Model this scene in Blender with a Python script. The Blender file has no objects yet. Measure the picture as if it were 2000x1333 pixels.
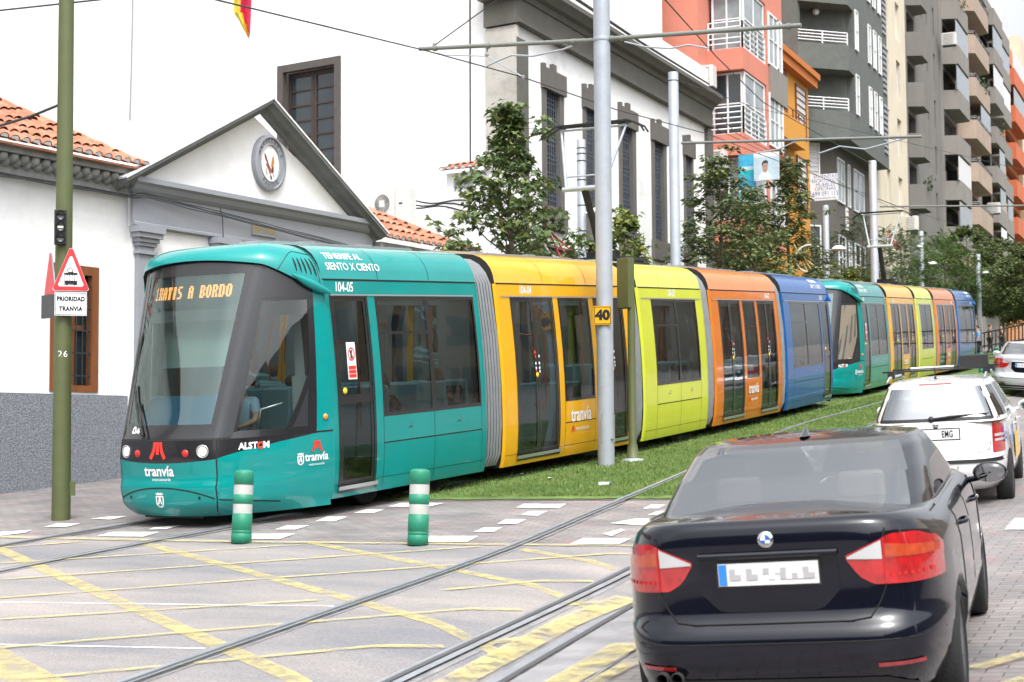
import bpy, bmesh, math, random
from mathutils import Vector, Matrix
R = math.radians
random.seed(7)
sc = bpy.context.scene
C = sc.collection
# ---------------------------------------------------------------- camera
# World: x = across the street (camera at x=0, tram side negative), y = up the street, z = true up.
G = 0.07107          # street gradient
XF = 0.062           # crossfall of the car lane, rises to the right of x=-5.5
HC = 2.03
FPX = 3100.0; CX = 1000.0; CY = 666.5
ROLL = 0.0067; PITCH = math.atan((857 - 666.5) / FPX); YAW = R(24.3727)
def _raw(px, py):
    x = px - CX; y = -(py - CY)
    xr = x * math.cos(ROLL) + y * math.sin(ROLL); yr = -x * math.sin(ROLL) + y * math.cos(ROLL)
    v = Vector((xr, FPX * math.cos(PITCH) - yr * math.sin(PITCH), FPX * math.sin(PITCH) + yr * math.cos(PITCH)))
    c, s = math.cos(YAW), math.sin(YAW)
    return Vector((c * v[0] - s * v[1], s * v[0] + c * v[1], v[2]))
cam_d = bpy.data.cameras.new('camera'); cam = bpy.data.objects.new('camera', cam_d); C.objects.link(cam)
sc.camera = cam
cam_d.sensor_width = 36; cam_d.lens = FPX / 2000 * 36
cam_d.clip_start = 0.1; cam_d.clip_end = 3000
fw = _raw(CX, CY).normalized()
rt = (_raw(CX + 1, CY) - _raw(CX, CY)).normalized()
up = rt.cross(fw)
cam.matrix_world = Matrix.Translation((0, 0, HC)) @ Matrix((rt, up, -fw)).transposed().to_4x4()
cam_d.dof.use_dof = True; cam_d.dof.focus_distance = 19.0; cam_d.dof.aperture_fstop = 4.5
sc.render.resolution_x = 1024; sc.render.resolution_y = 682
# ---------------------------------------------------------------- sky and sun (bright overcast)
w = bpy.data.worlds.new('World'); sc.world = w; w.use_nodes = True
nt = w.node_tree; nt.nodes.clear()
out = nt.nodes.new('ShaderNodeOutputWorld'); bg = nt.nodes.new('ShaderNodeBackground')
sky = nt.nodes.new('ShaderNodeTexSky'); sky.sky_type = 'NISHITA'; sky.sun_disc = False
SUN_EL = 58; SUN_AZ = 142     # azimuth measured from +y clockwise
sky.sun_elevation = R(SUN_EL); sky.sun_rotation = R(SUN_AZ); sky.dust_density = 4.0; sky.air_density = 1.0; sky.ozone_density = 1.0
hs = nt.nodes.new('ShaderNodeHueSaturation'); hs.inputs['Saturation'].default_value = 0.12; hs.inputs['Value'].default_value = 1.25
tcw = nt.nodes.new('ShaderNodeTexCoord'); nzw = nt.nodes.new('ShaderNodeTexNoise'); nzw.inputs['Scale'].default_value = 2.2; nzw.inputs['Detail'].default_value = 6
rmp = nt.nodes.new('ShaderNodeValToRGB'); rmp.color_ramp.elements[0].position = .3; rmp.color_ramp.elements[0].color = (.80, .83, .88, 1); rmp.color_ramp.elements[1].position = .65; rmp.color_ramp.elements[1].color = (1.22, 1.21, 1.19, 1)
mlw = nt.nodes.new('ShaderNodeMixRGB'); mlw.blend_type = 'MULTIPLY'; mlw.inputs[0].default_value = 1
nt.links.new(sky.outputs[0], hs.inputs['Color']); nt.links.new(tcw.outputs['Generated'], nzw.inputs['Vector'])
nt.links.new(nzw.outputs[0], rmp.inputs[0]); nt.links.new(hs.outputs[0], mlw.inputs[1]); nt.links.new(rmp.outputs[0], mlw.inputs[2])
sxw = nt.nodes.new('ShaderNodeSeparateXYZ'); mrw = nt.nodes.new('ShaderNodeMapRange'); mrw.inputs['From Min'].default_value = .02; mrw.inputs['From Max'].default_value = .8; mrw.inputs['To Min'].default_value = .85; mrw.inputs['To Max'].default_value = 2.1
mgw = nt.nodes.new('ShaderNodeMixRGB'); mgw.blend_type = 'MULTIPLY'; mgw.inputs[0].default_value = 1
nt.links.new(tcw.outputs['Generated'], sxw.inputs[0]); nt.links.new(sxw.outputs[2], mrw.inputs[0]); nt.links.new(mlw.outputs[0], mgw.inputs[1]); nt.links.new(mrw.outputs[0], mgw.inputs[2])
nt.links.new(mgw.outputs[0], bg.inputs[0]); nt.links.new(bg.outputs[0], out.inputs[0])
bg.inputs[1].default_value = 0.15
sd = bpy.data.lights.new('sun', 'SUN'); sd.energy = 1.5; sd.angle = R(14); sd.color = (1, .97, .92)
so = bpy.data.objects.new('sun', sd); C.objects.link(so)
az = R(SUN_AZ); el = R(SUN_EL)
sdir = Vector((math.sin(az) * math.cos(el), math.cos(az) * math.cos(el), math.sin(el)))
so.rotation_euler = sdir.to_track_quat('Z', 'Y').to_euler(); so.location = (0, 0, 60)
sc.view_settings.view_transform = 'Standard'; sc.view_settings.look = 'None'
sc.view_settings.exposure = 0.2; sc.view_settings.gamma = 1; sc.view_settings.use_curve_mapping = False
sc.cycles.max_bounces = 7; sc.cycles.transparent_max_bounces = 14; sc.cycles.glossy_bounces = 3; sc.cycles.diffuse_bounces = 3
sc.cycles.transmission_bounces = 4; sc.cycles.caustics_reflective = False; sc.cycles.caustics_refractive = False
# ---------------------------------------------------------------- placing helpers
XB = (-5.2, -4.1, 7.0)
def gz(x, y):
    if x <= XB[0]: return G * y
    if x <= XB[1]: return G * y - .145 * (x - XB[0]) / (XB[1] - XB[0])
    return G * y - .145 + XF * (min(x, XB[2]) - XB[1])
def gp(px, py, h=0.0):
    d = _raw(px, py); o = Vector((0, 0, HC)); t = (h - HC) / (d.z - G * d.y)
    for _ in range(40):
        P = o + t * d; t += (P.z - gz(P.x, P.y) - h) / -(d.z - G * d.y)
    return o + t * d
def at_plane(px, py, p0, n):
    d = _raw(px, py); o = Vector((0, 0, HC)); t = (Vector(p0) - o).dot(n) / d.dot(n); return o + t * d
# ---------------------------------------------------------------- mesh builder
class MB:
    def __init__(s): s.v = []; s.f = []; s.m = []; s.sm = []
    def add(s, vs, fs, mi=0, smooth=False):
        b = len(s.v); s.v += [tuple(v) for v in vs]
        for f in fs: s.f.append([b + i for i in f]); s.m.append(mi); s.sm.append(smooth)
        return s
    def box(s, c, d, mi=0, rz=0, M=None):
        vs = []
        for x in (-.5, .5):
            for y in (-.5, .5):
                for z in (-.5, .5):
                    p = Vector((x * d[0], y * d[1], z * d[2]))
                    if rz: p = Matrix.Rotation(rz, 3, 'Z') @ p
                    p = p + Vector(c)
                    if M: p = M @ p
                    vs.append(p)
        return s.add(vs, [(0, 1, 3, 2), (4, 6, 7, 5), (0, 4, 5, 1), (2, 3, 7, 6), (0, 2, 6, 4), (1, 5, 7, 3)], mi)
    def bb(s, a, b, mi=0):
        return s.box([(a[i] + b[i]) / 2 for i in range(3)], [abs(b[i] - a[i]) for i in range(3)], mi)
    def quad(s, a, b, c, d, mi=0): return s.add([a, b, c, d], [(0, 1, 2, 3)], mi)
    def poly(s, pts, mi=0): return s.add(pts, [tuple(range(len(pts)))], mi)
    def prism(s, pts, vec, mi=0):
        n = len(pts); vec = Vector(vec); p = [Vector(a) for a in pts]; q = [a + vec for a in p]
        fs = [tuple(range(n)), tuple(range(2 * n - 1, n - 1, -1))] + [(i, i + n, (i + 1) % n + n, (i + 1) % n) for i in range(n)]
        return s.add(p + q, fs, mi)
    def tube(s, pts, r, mi=0, n=8, cap=True, closed=False):
        pts = [Vector(p) for p in pts]; m = len(pts)
        rs = r if isinstance(r, (list, tuple)) else [r] * m
        vs = []; prev = None
        for i, p in enumerate(pts):
            if closed: t = pts[(i + 1) % m] - pts[i - 1]
            else: t = pts[min(i + 1, m - 1)] - pts[max(i - 1, 0)]
            t.normalize()
            if prev is None:
                a = Vector((0, 0, 1)) if abs(t.z) < .9 else Vector((1, 0, 0))
                u = t.cross(a).normalized()
            else: u = (prev - t * prev.dot(t)).normalized()
            prev = u; v = t.cross(u)
            for k in range(n):
                an = 2 * math.pi * k / n; vs.append(p + (u * math.cos(an) + v * math.sin(an)) * rs[i])
        fs = []
        for i in range(m if closed else m - 1):
            j = (i + 1) % m
            for k in range(n): fs.append((i * n + k, i * n + (k + 1) % n, j * n + (k + 1) % n, j * n + k))
        s.add(vs, fs, mi, True)
        if cap and not closed: s.add(vs[:n], [tuple(range(n))], mi); s.add(vs[-n:], [tuple(range(n))], mi)
        return s
    def lathe(s, prof, c=(0, 0, 0), ax=(0, 0, 1), mi=0, n=24, smooth=True):
        ax = Vector(ax).normalized(); a = Vector((0, 0, 1)) if abs(ax.z) < .9 else Vector((1, 0, 0))
        u = ax.cross(a).normalized(); v = ax.cross(u); c = Vector(c); vs = []
        for r, z in prof:
            for k in range(n):
                an = 2 * math.pi * k / n; vs.append(c + ax * z + (u * math.cos(an) + v * math.sin(an)) * r)
        fs = []
        for i in range(len(prof) - 1):
            for k in range(n): fs.append((i * n + k, i * n + (k + 1) % n, (i + 1) * n + (k + 1) % n, (i + 1) * n + k))
        return s.add(vs, fs, mi, smooth)
    def grid(s, rows, mi=0, smooth=True, closed=False, flip=False):
        m = len(rows[0]); vs = [p for r in rows for p in r]; fs = []
        for i in range(len(rows) - 1):
            for k in range(m if closed else m - 1):
                q = (i * m + k, i * m + (k + 1) % m, (i + 1) * m + (k + 1) % m, (i + 1) * m + k)
                fs.append(q[::-1] if flip else q)
        return s.add(vs, fs, mi, smooth)
    def build(s, name, mats, parent=None, fixn=False, bevel=0, weld=False):
        me = bpy.data.meshes.new(name); me.from_pydata(s.v, [], s.f)
        mats = mats if isinstance(mats, (list, tuple)) else [mats]
        for m in mats: me.materials.append(m)
        me.polygons.foreach_set('material_index', s.m); me.polygons.foreach_set('use_smooth', s.sm)
        if fixn or weld:
            bm = bmesh.new(); bm.from_mesh(me)
            if weld: bmesh.ops.remove_doubles(bm, verts=bm.verts, dist=.0005)
            bmesh.ops.recalc_face_normals(bm, faces=bm.faces); bm.to_mesh(me); bm.free()
        o = bpy.data.objects.new(name, me); C.objects.link(o)
        if parent is not None: o.parent = parent
        if bevel:
            b = o.modifiers.new('bevel', 'BEVEL'); b.width = bevel; b.segments = 2; b.limit_method = 'ANGLE'; b.angle_limit = R(40)
        return o
def tag(o, label=None, cat=None, group=None, kind=None):
    if label: o['label'] = label
    if cat: o['category'] = cat
    if group: o['group'] = group
    if kind: o['kind'] = kind
    return o
def empty(name, loc=(0, 0, 0), rz=0, **k):
    o = bpy.data.objects.new(name, None); C.objects.link(o); o.location = loc; o.rotation_euler = (0, 0, rz); o.empty_display_size = .2
    return tag(o, **k)
def kids(o): return [c for c in bpy.data.objects if c.parent == o]
def copy_tree(o, parent=None):
    c = o.copy(); C.objects.link(c)
    if parent is not None: c.parent = parent
    for ch in kids(o): copy_tree(ch, c)
    return c
def shear_base(pt):   # point on the sloped street, used as base
    return Vector((pt[0], pt[1], gz(pt[0], pt[1])))
# ---------------------------------------------------------------- text and pictograms
def text_mesh(txt, size=1, bold=0.0, align='CENTER', shear=0, spacing=1.0, xs=1.0):
    cu = bpy.data.curves.new('t', 'FONT'); cu.body = txt; cu.size = size; cu.align_x = align; cu.align_y = 'CENTER'
    cu.offset = bold; cu.shear = shear; cu.space_character = spacing; cu.resolution_u = 3
    o = bpy.data.objects.new('t', cu); C.objects.link(o)
    dg = bpy.context.evaluated_depsgraph_get(); dg.update(); me = bpy.data.meshes.new_from_object(o.evaluated_get(dg))
    vs = [(v.co.x * xs, v.co.y) for v in me.vertices]; fs = [tuple(p.vertices) for p in me.polygons]
    bpy.data.objects.remove(o); bpy.data.curves.remove(cu); bpy.data.meshes.remove(me)
    return vs, fs
def decal(mb, vf, fn, mi=0):
    vs, fs = vf; mb.add([fn(x, y) for x, y in vs], fs, mi); return mb
# ---------------------------------------------------------------- materials
M = {}
def lin(c): return tuple(((x / 255 / 12.92) if x / 255 <= .04045 else ((x / 255 + .055) / 1.055) ** 2.4) for x in c)
def mat(name, col, rough=.5, metal=0, var=0, vs=3.0, bump=0, bs=30.0, coat=0, spec=.5, emit=0, ecol=None, stretch=None, dirt=0, dcol=(.1, .09, .08), dsc=1.5):
    m = bpy.data.materials.new(name); m.use_nodes = True; n = m.node_tree.nodes; l = m.node_tree.links; b = n['Principled BSDF']
    b.inputs['Base Color'].default_value = (*col, 1); b.inputs['Roughness'].default_value = rough; b.inputs['Metallic'].default_value = metal
    b.inputs['Coat Weight'].default_value = coat; b.inputs['Coat Roughness'].default_value = .04; b.inputs['Specular IOR Level'].default_value = spec
    if emit: b.inputs['Emission Strength'].default_value = emit; b.inputs['Emission Color'].default_value = (*(ecol or col), 1)
    if var or bump or dirt:
        tc = n.new('ShaderNodeTexCoord'); mp = n.new('ShaderNodeMapping'); l.new(tc.outputs['Object'], mp.inputs[0])
        if stretch: mp.inputs['Scale'].default_value = stretch
    last = None
    if var:
        nz = n.new('ShaderNodeTexNoise'); nz.inputs['Scale'].default_value = vs; nz.inputs['Detail'].default_value = 6; nz.inputs['Roughness'].default_value = .65; l.new(mp.outputs[0], nz.inputs['Vector'])
        r = n.new('ShaderNodeValToRGB'); r.color_ramp.elements[0].position = .3; r.color_ramp.elements[1].position = .7
        r.color_ramp.elements[0].color = (*[max(0, c * (1 - var)) for c in col], 1); r.color_ramp.elements[1].color = (*[min(1, c * (1 + var)) for c in col], 1)
        l.new(nz.outputs[0], r.inputs[0]); last = r.outputs[0]
    if dirt:
        nz2 = n.new('ShaderNodeTexNoise'); nz2.inputs['Scale'].default_value = dsc; nz2.inputs['Detail'].default_value = 9; nz2.inputs['Roughness'].default_value = .75; l.new(mp.outputs[0], nz2.inputs['Vector'])
        r2 = n.new('ShaderNodeValToRGB'); r2.color_ramp.elements[0].position = .52; r2.color_ramp.elements[1].position = .75
        r2.color_ramp.elements[0].color = (0, 0, 0, 1); r2.color_ramp.elements[1].color = (dirt, dirt, dirt, 1)
        l.new(nz2.outputs[0], r2.inputs[0]); mx = n.new('ShaderNodeMixRGB'); l.new(r2.outputs[0], mx.inputs[0])
        if last: l.new(last, mx.inputs[1])
        else: mx.inputs[1].default_value = (*col, 1)
        mx.inputs[2].default_value = (*dcol, 1); last = mx.outputs[0]
    if last: l.new(last, b.inputs['Base Color'])
    if bump:
        nb = n.new('ShaderNodeTexNoise'); nb.inputs['Scale'].default_value = bs; nb.inputs['Detail'].default_value = 5; l.new(mp.outputs[0], nb.inputs['Vector'])
        bp = n.new('ShaderNodeBump'); bp.inputs['Strength'].default_value = bump; bp.inputs['Distance'].default_value = .02
        l.new(nb.outputs[0], bp.inputs['Height']); l.new(bp.outputs[0], b.inputs['Normal'])
    M[name] = m; return m
def glass(name, tint, ior=1.5, rough=.01, gcol=(1, 1, 1), wav=0):
    m = bpy.data.materials.new(name); m.use_nodes = True; n = m.node_tree.nodes; l = m.node_tree.links; n.clear()
    o = n.new('ShaderNodeOutputMaterial'); mx = n.new('ShaderNodeMixShader'); t = n.new('ShaderNodeBsdfTransparent'); g = n.new('ShaderNodeBsdfGlossy'); f = n.new('ShaderNodeFresnel')
    t.inputs[0].default_value = (*tint, 1); g.inputs[0].default_value = (*gcol, 1); g.inputs['Roughness'].default_value = rough; f.inputs[0].default_value = ior
    l.new(f.outputs[0], mx.inputs[0]); l.new(t.outputs[0], mx.inputs[1]); l.new(g.outputs[0], mx.inputs[2]); l.new(mx.outputs[0], o.inputs[0])
    if wav:
        tc = n.new('ShaderNodeTexCoord'); nz = n.new('ShaderNodeTexNoise'); nz.inputs['Scale'].default_value = 1.3; bp = n.new('ShaderNodeBump'); bp.inputs['Strength'].default_value = wav; bp.inputs['Distance'].default_value = .1
        l.new(tc.outputs['Object'], nz.inputs['Vector']); l.new(nz.outputs[0], bp.inputs['Height']); l.new(bp.outputs[0], g.inputs['Normal']); l.new(bp.outputs[0], f.inputs['Normal'])
    M[name] = m; return m
mat('teal', (.0, .235, .222), .28, coat=.55, spec=.12, var=.05, vs=2, bump=.03, bs=3, dirt=.16, dcol=(.08, .16, .15), dsc=1.2)
mat('yellow', (.72, .36, .008), .3, coat=.5, spec=.12, var=.05, vs=2, bump=.03, bs=3, dirt=.16, dcol=(.40, .25, .06), dsc=1.2)
mat('lime', (.56, .60, .045), .3, coat=.5, spec=.12, var=.05, vs=2, bump=.03, bs=3)
mat('orange', (.62, .165, .010), .3, coat=.45, spec=.12, var=.05, vs=2, bump=.03, bs=3)
mat('blue', (.001, .085, .30), .3, coat=.45, spec=.08, var=.05, vs=2, bump=.03, bs=3)
for k_ in ('teal', 'yellow', 'lime', 'orange', 'blue'): M[k_].node_tree.nodes['Principled BSDF'].inputs['Coat IOR'].default_value = 1.62; M[k_].node_tree.nodes['Principled BSDF'].inputs['Coat Weight'].default_value = .6
mat('black', (.012, .012, .014), .25, coat=.5)
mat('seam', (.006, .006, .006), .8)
mat('pillar', (.022, .025, .03), .35, coat=.1)
mat('rubber', (.02, .02, .02), .8, bump=.2)
mat('under', (.02, .019, .018), .9, var=.4, vs=8)
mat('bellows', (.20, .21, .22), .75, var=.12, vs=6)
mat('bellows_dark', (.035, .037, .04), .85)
mat('white', (.8, .8, .8), .4)
mat('decal_white', (.8, .8, .8), .45)
mat('red', (.55, .02, .02), .35)
mat('decal_red', (.65, .035, .02), .45)
mat('silver', (.55, .57, .6), .35, metal=.8)
mat('galv', (.36, .39, .43), .5, metal=.25, var=.08, vs=5, bump=.05, bs=12, dirt=.25, dcol=(.22, .23, .25), dsc=2)
mat('khaki', (.085, .10, .036), .55, var=.1, vs=4, bump=.04, bs=20, dirt=.3, dcol=(.07, .08, .035), dsc=3)
mat('interior', (.30, .33, .34), .6)
mat('floor_in', (.06, .06, .065), .7)
mat('seat_blue', (.22, .42, .47), .5)
mat('seat_dark', (.03, .06, .10), .7)
mat('grab', (.75, .17, .02), .3)
mat('console', (.08, .38, .66), .45)
mat('ceil_light', (.9, .95, 1), .5, emit=4, ecol=(.8, .95, 1))
mat('led', (1, .45, .12), .5, emit=1.5, ecol=(1, .42, .12))
mat('led_panel', (.12, .15, .16), .4)
mat('lamp_on', (1, .9, .75), .3, emit=2.2, ecol=(1, .88, .68))
mat('amber', (.8, .25, .02), .3, coat=.5)
mat('blind', (.62, .80, .74), .8)  # pale tone also carries the sky reflection of the windscreen
mat('yellow_button', (.8, .6, .02), .4)
glass('tram_glass', (.56, .63, .61), 1.6, wav=.05)
glass('door_glass', (.55, .60, .58), 1.55, wav=.05)
glass('windshield_glass', (.84, .97, .93), 2.2, gcol=(.84, 1, .95))
glass('cab_glass', (.66, .76, .73), 1.75, wav=.04)
glass('lens', (.9, .9, .9), 1.4)
# ================================================================= GROUND
def paver_mat(name, c1, c2, c3, bw, bh, rot=0, wet=.7, stain=None):
    m = bpy.data.materials.new(name); m.use_nodes = True; n = m.node_tree.nodes; l = m.node_tree.links; b = n['Principled BSDF']
    tc = n.new('ShaderNodeTexCoord'); mp = n.new('ShaderNodeMapping'); mp.inputs['Rotation'].default_value = (0, 0, rot); l.new(tc.outputs['Object'], mp.inputs[0])
    br = n.new('ShaderNodeTexBrick'); br.inputs['Scale'].default_value = 1; br.inputs['Brick Width'].default_value = bw; br.inputs['Row Height'].default_value = bh
    br.inputs['Mortar Size'].default_value = .006; br.inputs['Mortar Smooth'].default_value = .3; br.inputs['Bias'].default_value = 0
    br.inputs['Color1'].default_value = (*c1, 1); br.inputs['Color2'].default_value = (*c2, 1); br.inputs['Mortar'].default_value = (*c3, 1); l.new(mp.outputs[0], br.inputs[0])
    nz = n.new('ShaderNodeTexNoise'); nz.inputs['Scale'].default_value = 1.1; nz.inputs['Detail'].default_value = 8; nz.inputs['Roughness'].default_value = .7; l.new(mp.outputs[0], nz.inputs[0])
    r = n.new('ShaderNodeValToRGB'); r.color_ramp.elements[0].position = .32; r.color_ramp.elements[1].position = .66; r.color_ramp.elements[0].color = (.55, .56, .58, 1); r.color_ramp.elements[1].color = (1.25, 1.2, 1.18, 1); l.new(nz.outputs[0], r.inputs[0])
    mu = n.new('ShaderNodeMixRGB'); mu.blend_type = 'MULTIPLY'; mu.inputs[0].default_value = .8; l.new(br.outputs[0], mu.inputs[1]); l.new(r.outputs[0], mu.inputs[2])
    col = mu.outputs[0]
    if stain:
        n2 = n.new('ShaderNodeTexNoise'); n2.inputs['Scale'].default_value = 2.6; n2.inputs['Detail'].default_value = 5; l.new(mp.outputs[0], n2.inputs[0])
        r2 = n.new('ShaderNodeValToRGB'); r2.color_ramp.elements[0].position = .55; r2.color_ramp.elements[1].position = .72; r2.color_ramp.elements[0].color = (0, 0, 0, 1); r2.color_ramp.elements[1].color = (.5, .5, .5, 1); l.new(n2.outputs[0], r2.inputs[0])
        m2 = n.new('ShaderNodeMixRGB'); l.new(r2.outputs[0], m2.inputs[0]); l.new(col, m2.inputs[1]); m2.inputs[2].default_value = (*stain, 1); col = m2.outputs[0]
    l.new(col, b.inputs['Base Color'])
    rr = n.new('ShaderNodeMapRange'); rr.inputs['To Min'].default_value = wet - .2; rr.inputs['To Max'].default_value = wet + .15; l.new(nz.outputs[0], rr.inputs[0]); l.new(rr.outputs[0], b.inputs['Roughness'])
    bp = n.new('ShaderNodeBump'); bp.inputs['Strength'].default_value = .5; bp.inputs['Distance'].default_value = .01; l.new(br.outputs['Fac'], bp.inputs['Height']); bp.invert = True; l.new(bp.outputs[0], b.inputs['Normal'])
    M[name] = m; return m
paver_mat('pavers', (.255, .235, .228), (.20, .19, .188), (.10, .094, .092), .22, .11, 0, .6, stain=(.28, .15, .15))
def asphalt_mat():
    m = bpy.data.materials.new('asphalt'); m.use_nodes = True; n = m.node_tree.nodes; l = m.node_tree.links; b = n['Principled BSDF']
    tc = n.new('ShaderNodeTexCoord'); mp = n.new('ShaderNodeMapping'); mp.inputs['Rotation'].default_value = (0, 0, R(-24)); mp.inputs['Scale'].default_value = (.25, 1, 1); l.new(tc.outputs['Object'], mp.inputs[0])
    nz = n.new('ShaderNodeTexNoise'); nz.inputs['Scale'].default_value = .9; nz.inputs['Detail'].default_value = 7; nz.inputs['Roughness'].default_value = .6; l.new(mp.outputs[0], nz.inputs[0])
    r = n.new('ShaderNodeValToRGB'); e = r.color_ramp.elements; e[0].position = .34; e[0].color = (.175, .175, .19, 1); e[1].position = .62; e[1].color = (.335, .295, .275, 1)
    x = r.color_ramp.elements.new(.48); x.color = (.255, .235, .228, 1); l.new(nz.outputs[0], r.inputs[0])
    n2 = n.new('ShaderNodeTexNoise'); n2.inputs['Scale'].default_value = 60; n2.inputs['Detail'].default_value = 4; l.new(tc.outputs['Object'], n2.inputs[0])
    r2 = n.new('ShaderNodeValToRGB'); r2.color_ramp.elements[0].position = .35; r2.color_ramp.elements[0].color = (.72, .72, .72, 1); r2.color_ramp.elements[1].position = .65; r2.color_ramp.elements[1].color = (1.15, 1.15, 1.15, 1); l.new(n2.outputs[0], r2.inputs[0])
    mu = n.new('ShaderNodeMixRGB'); mu.blend_type = 'MULTIPLY'; mu.inputs[0].default_value = 1; l.new(r.outputs[0], mu.inputs[1]); l.new(r2.outputs[0], mu.inputs[2])
    l.new(mu.outputs[0], b.inputs['Base Color']); b.inputs['Roughness'].default_value = .62
    bp = n.new('ShaderNodeBump'); bp.inputs['Strength'].default_value = .35; bp.inputs['Distance'].default_value = .006; l.new(n2.outputs[0], bp.inputs['Height']); l.new(bp.outputs[0], b.inputs['Normal'])
    M['asphalt'] = m
asphalt_mat()
mat('grass_base', (.09, .15, .03), .9, var=.45, vs=3, bump=.5, bs=60, dirt=.35, dcol=(.10, .11, .03), dsc=.8)
def blade_mat():
    m = bpy.data.materials.new('grass_blade'); m.use_nodes = True; n = m.node_tree.nodes; l = m.node_tree.links; b = n['Principled BSDF']
    tc = n.new('ShaderNodeTexCoord'); nz = n.new('ShaderNodeTexNoise'); nz.inputs['Scale'].default_value = 1.2; nz.inputs['Detail'].default_value = 8; nz.inputs['Roughness'].default_value = .8; l.new(tc.outputs['Object'], nz.inputs[0])
    r = n.new('ShaderNodeValToRGB'); e = r.color_ramp.elements; e[0].position = .32; e[0].color = (.075, .13, .028, 1); e[1].position = .68; e[1].color = (.20, .24, .06, 1); x = e.new(.5); x.color = (.12, .19, .042, 1)
    l.new(nz.outputs[0], r.inputs[0]); l.new(r.outputs[0], b.inputs['Base Color']); b.inputs['Roughness'].default_value = .6; b.inputs['Transmission Weight'].default_value = 0
    M['grass_blade'] = m
blade_mat()
mat('steel', (.30, .32, .35), .35, metal=.35, var=.2, vs=4, bump=.1, bs=20)
mat('groove', (.08, .08, .085), .8)
mat('rail_bed', (.23, .225, .23), .7, var=.3, vs=3, bump=.2, bs=40)
def paint(name, col, lo, hi, cut):
    m = bpy.data.materials.new(name); m.use_nodes = True; n = m.node_tree.nodes; l = m.node_tree.links; b = n['Principled BSDF']
    tc = n.new('ShaderNodeTexCoord'); nz = n.new('ShaderNodeTexNoise'); nz.inputs['Scale'].default_value = 5; nz.inputs['Detail'].default_value = 9; nz.inputs['Roughness'].default_value = .75; l.new(tc.outputs['Object'], nz.inputs[0])
    r = n.new('ShaderNodeValToRGB'); r.color_ramp.elements[0].position = lo; r.color_ramp.elements[1].position = hi; r.color_ramp.elements[0].color = (cut, cut, cut, 1); r.color_ramp.elements[1].color = (1, 1, 1, 1); l.new(nz.outputs[0], r.inputs[0])
    tr = n.new('ShaderNodeBsdfTransparent'); mx = n.new('ShaderNodeMixShader'); l.new(r.outputs[0], mx.inputs[0]); l.new(tr.outputs[0], mx.inputs[1]); l.new(b.outputs[0], mx.inputs[2]); l.new(mx.outputs[0], n['Material Output'].inputs[0])
    b.inputs['Base Color'].default_value = (*col, 1); b.inputs['Roughness'].default_value = .6; M[name] = m
paint('yellow_paint', (.54, .46, .20), .36, .66, .05)
paint('white_paint', (.74, .73, .71), .33, .48, .2)
paint('thin_white', (.72, .72, .7), .34, .52, .1)
def sheet(name, poly, h, m, nx=1, kind='structure'):
    mb = MB(); mb.poly([(p[0], p[1], gz(p[0], p[1]) + h) for p in poly]); o = mb.build(name, m); tag(o, kind=kind); return o
xs = [-400, -60, XB[0], XB[1], XB[2], 60, 400]; ys = [-60, 0, 60, 200, 600, 1500]
mb = MB(); mb.grid([[(x, y, gz(x, y)) for x in xs] for y in ys], smooth=False); tag(mb.build('ground', M['pavers']), kind='structure')
F0 = gp(-260, 1040); F1 = gp(1243, 1073); TL = [gp(1243, 1180), gp(971, 1333)]
poly = [(-30, 11), (F0.x, F0.y), (F1.x, F1.y), (TL[0].x, TL[0].y), (TL[1].x, TL[1].y), (-3.6, 4), (-3.4, 0), (-30, -8)]
# split at the crossfall break
def clip(poly, xc, keep):
    out = []
    for i in range(len(poly)):
        a = poly[i]; b = poly[(i + 1) % len(poly)]; ia = (a[0] - xc) * keep >= 0; ib = (b[0] - xc) * keep >= 0
        if ia: out.append(a)
        if ia != ib: t = (xc - a[0]) / (b[0] - a[0]); out.append((xc, a[1] + t * (b[1] - a[1])))
    return out
def sheet2(name, poly, h, m, kind='structure'):
    mb = MB()
    for lo_, hi_ in ((-999, XB[0]), (XB[0], XB[1]), (XB[1], 999)):
        q = clip(clip(poly, lo_, 1), hi_, -1)
        if len(q) > 2: mb.poly([(p[0], p[1], gz(p[0], p[1]) + h) for p in q])
    return tag(mb.build(name, m), kind=kind)
sheet2('road', poly, .004, M['asphalt'])
GE = [gp(840, 978), gp(1300, 976)]
gdir = (GE[1] - GE[0]).normalized()
gL = GE[0] - gdir * 4.1; gR = GE[1] + gdir * 1.2
rj = random.Random(9)
gpoly = [((gL.lerp(gR, k / 90)).x, (gL.lerp(gR, k / 90)).y + rj.uniform(-.035, .045)) for k in range(91)] + [ (-5.25, 30), (-5.2, 60), (-5.2, 200), (-13.6, 200), (-13.6, 60)]
sheet2('soil', [(gL.x, gL.y - .10), (gR.x, gR.y - .10), (gR.x, gR.y + .3), (gL.x, gL.y + .3)], .0045, mat('soil', (.13, .10, .08), .95, var=.4, vs=9, bump=.6, bs=40))
sheet2('lawn', gpoly, .013, M['grass_base'])
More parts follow.
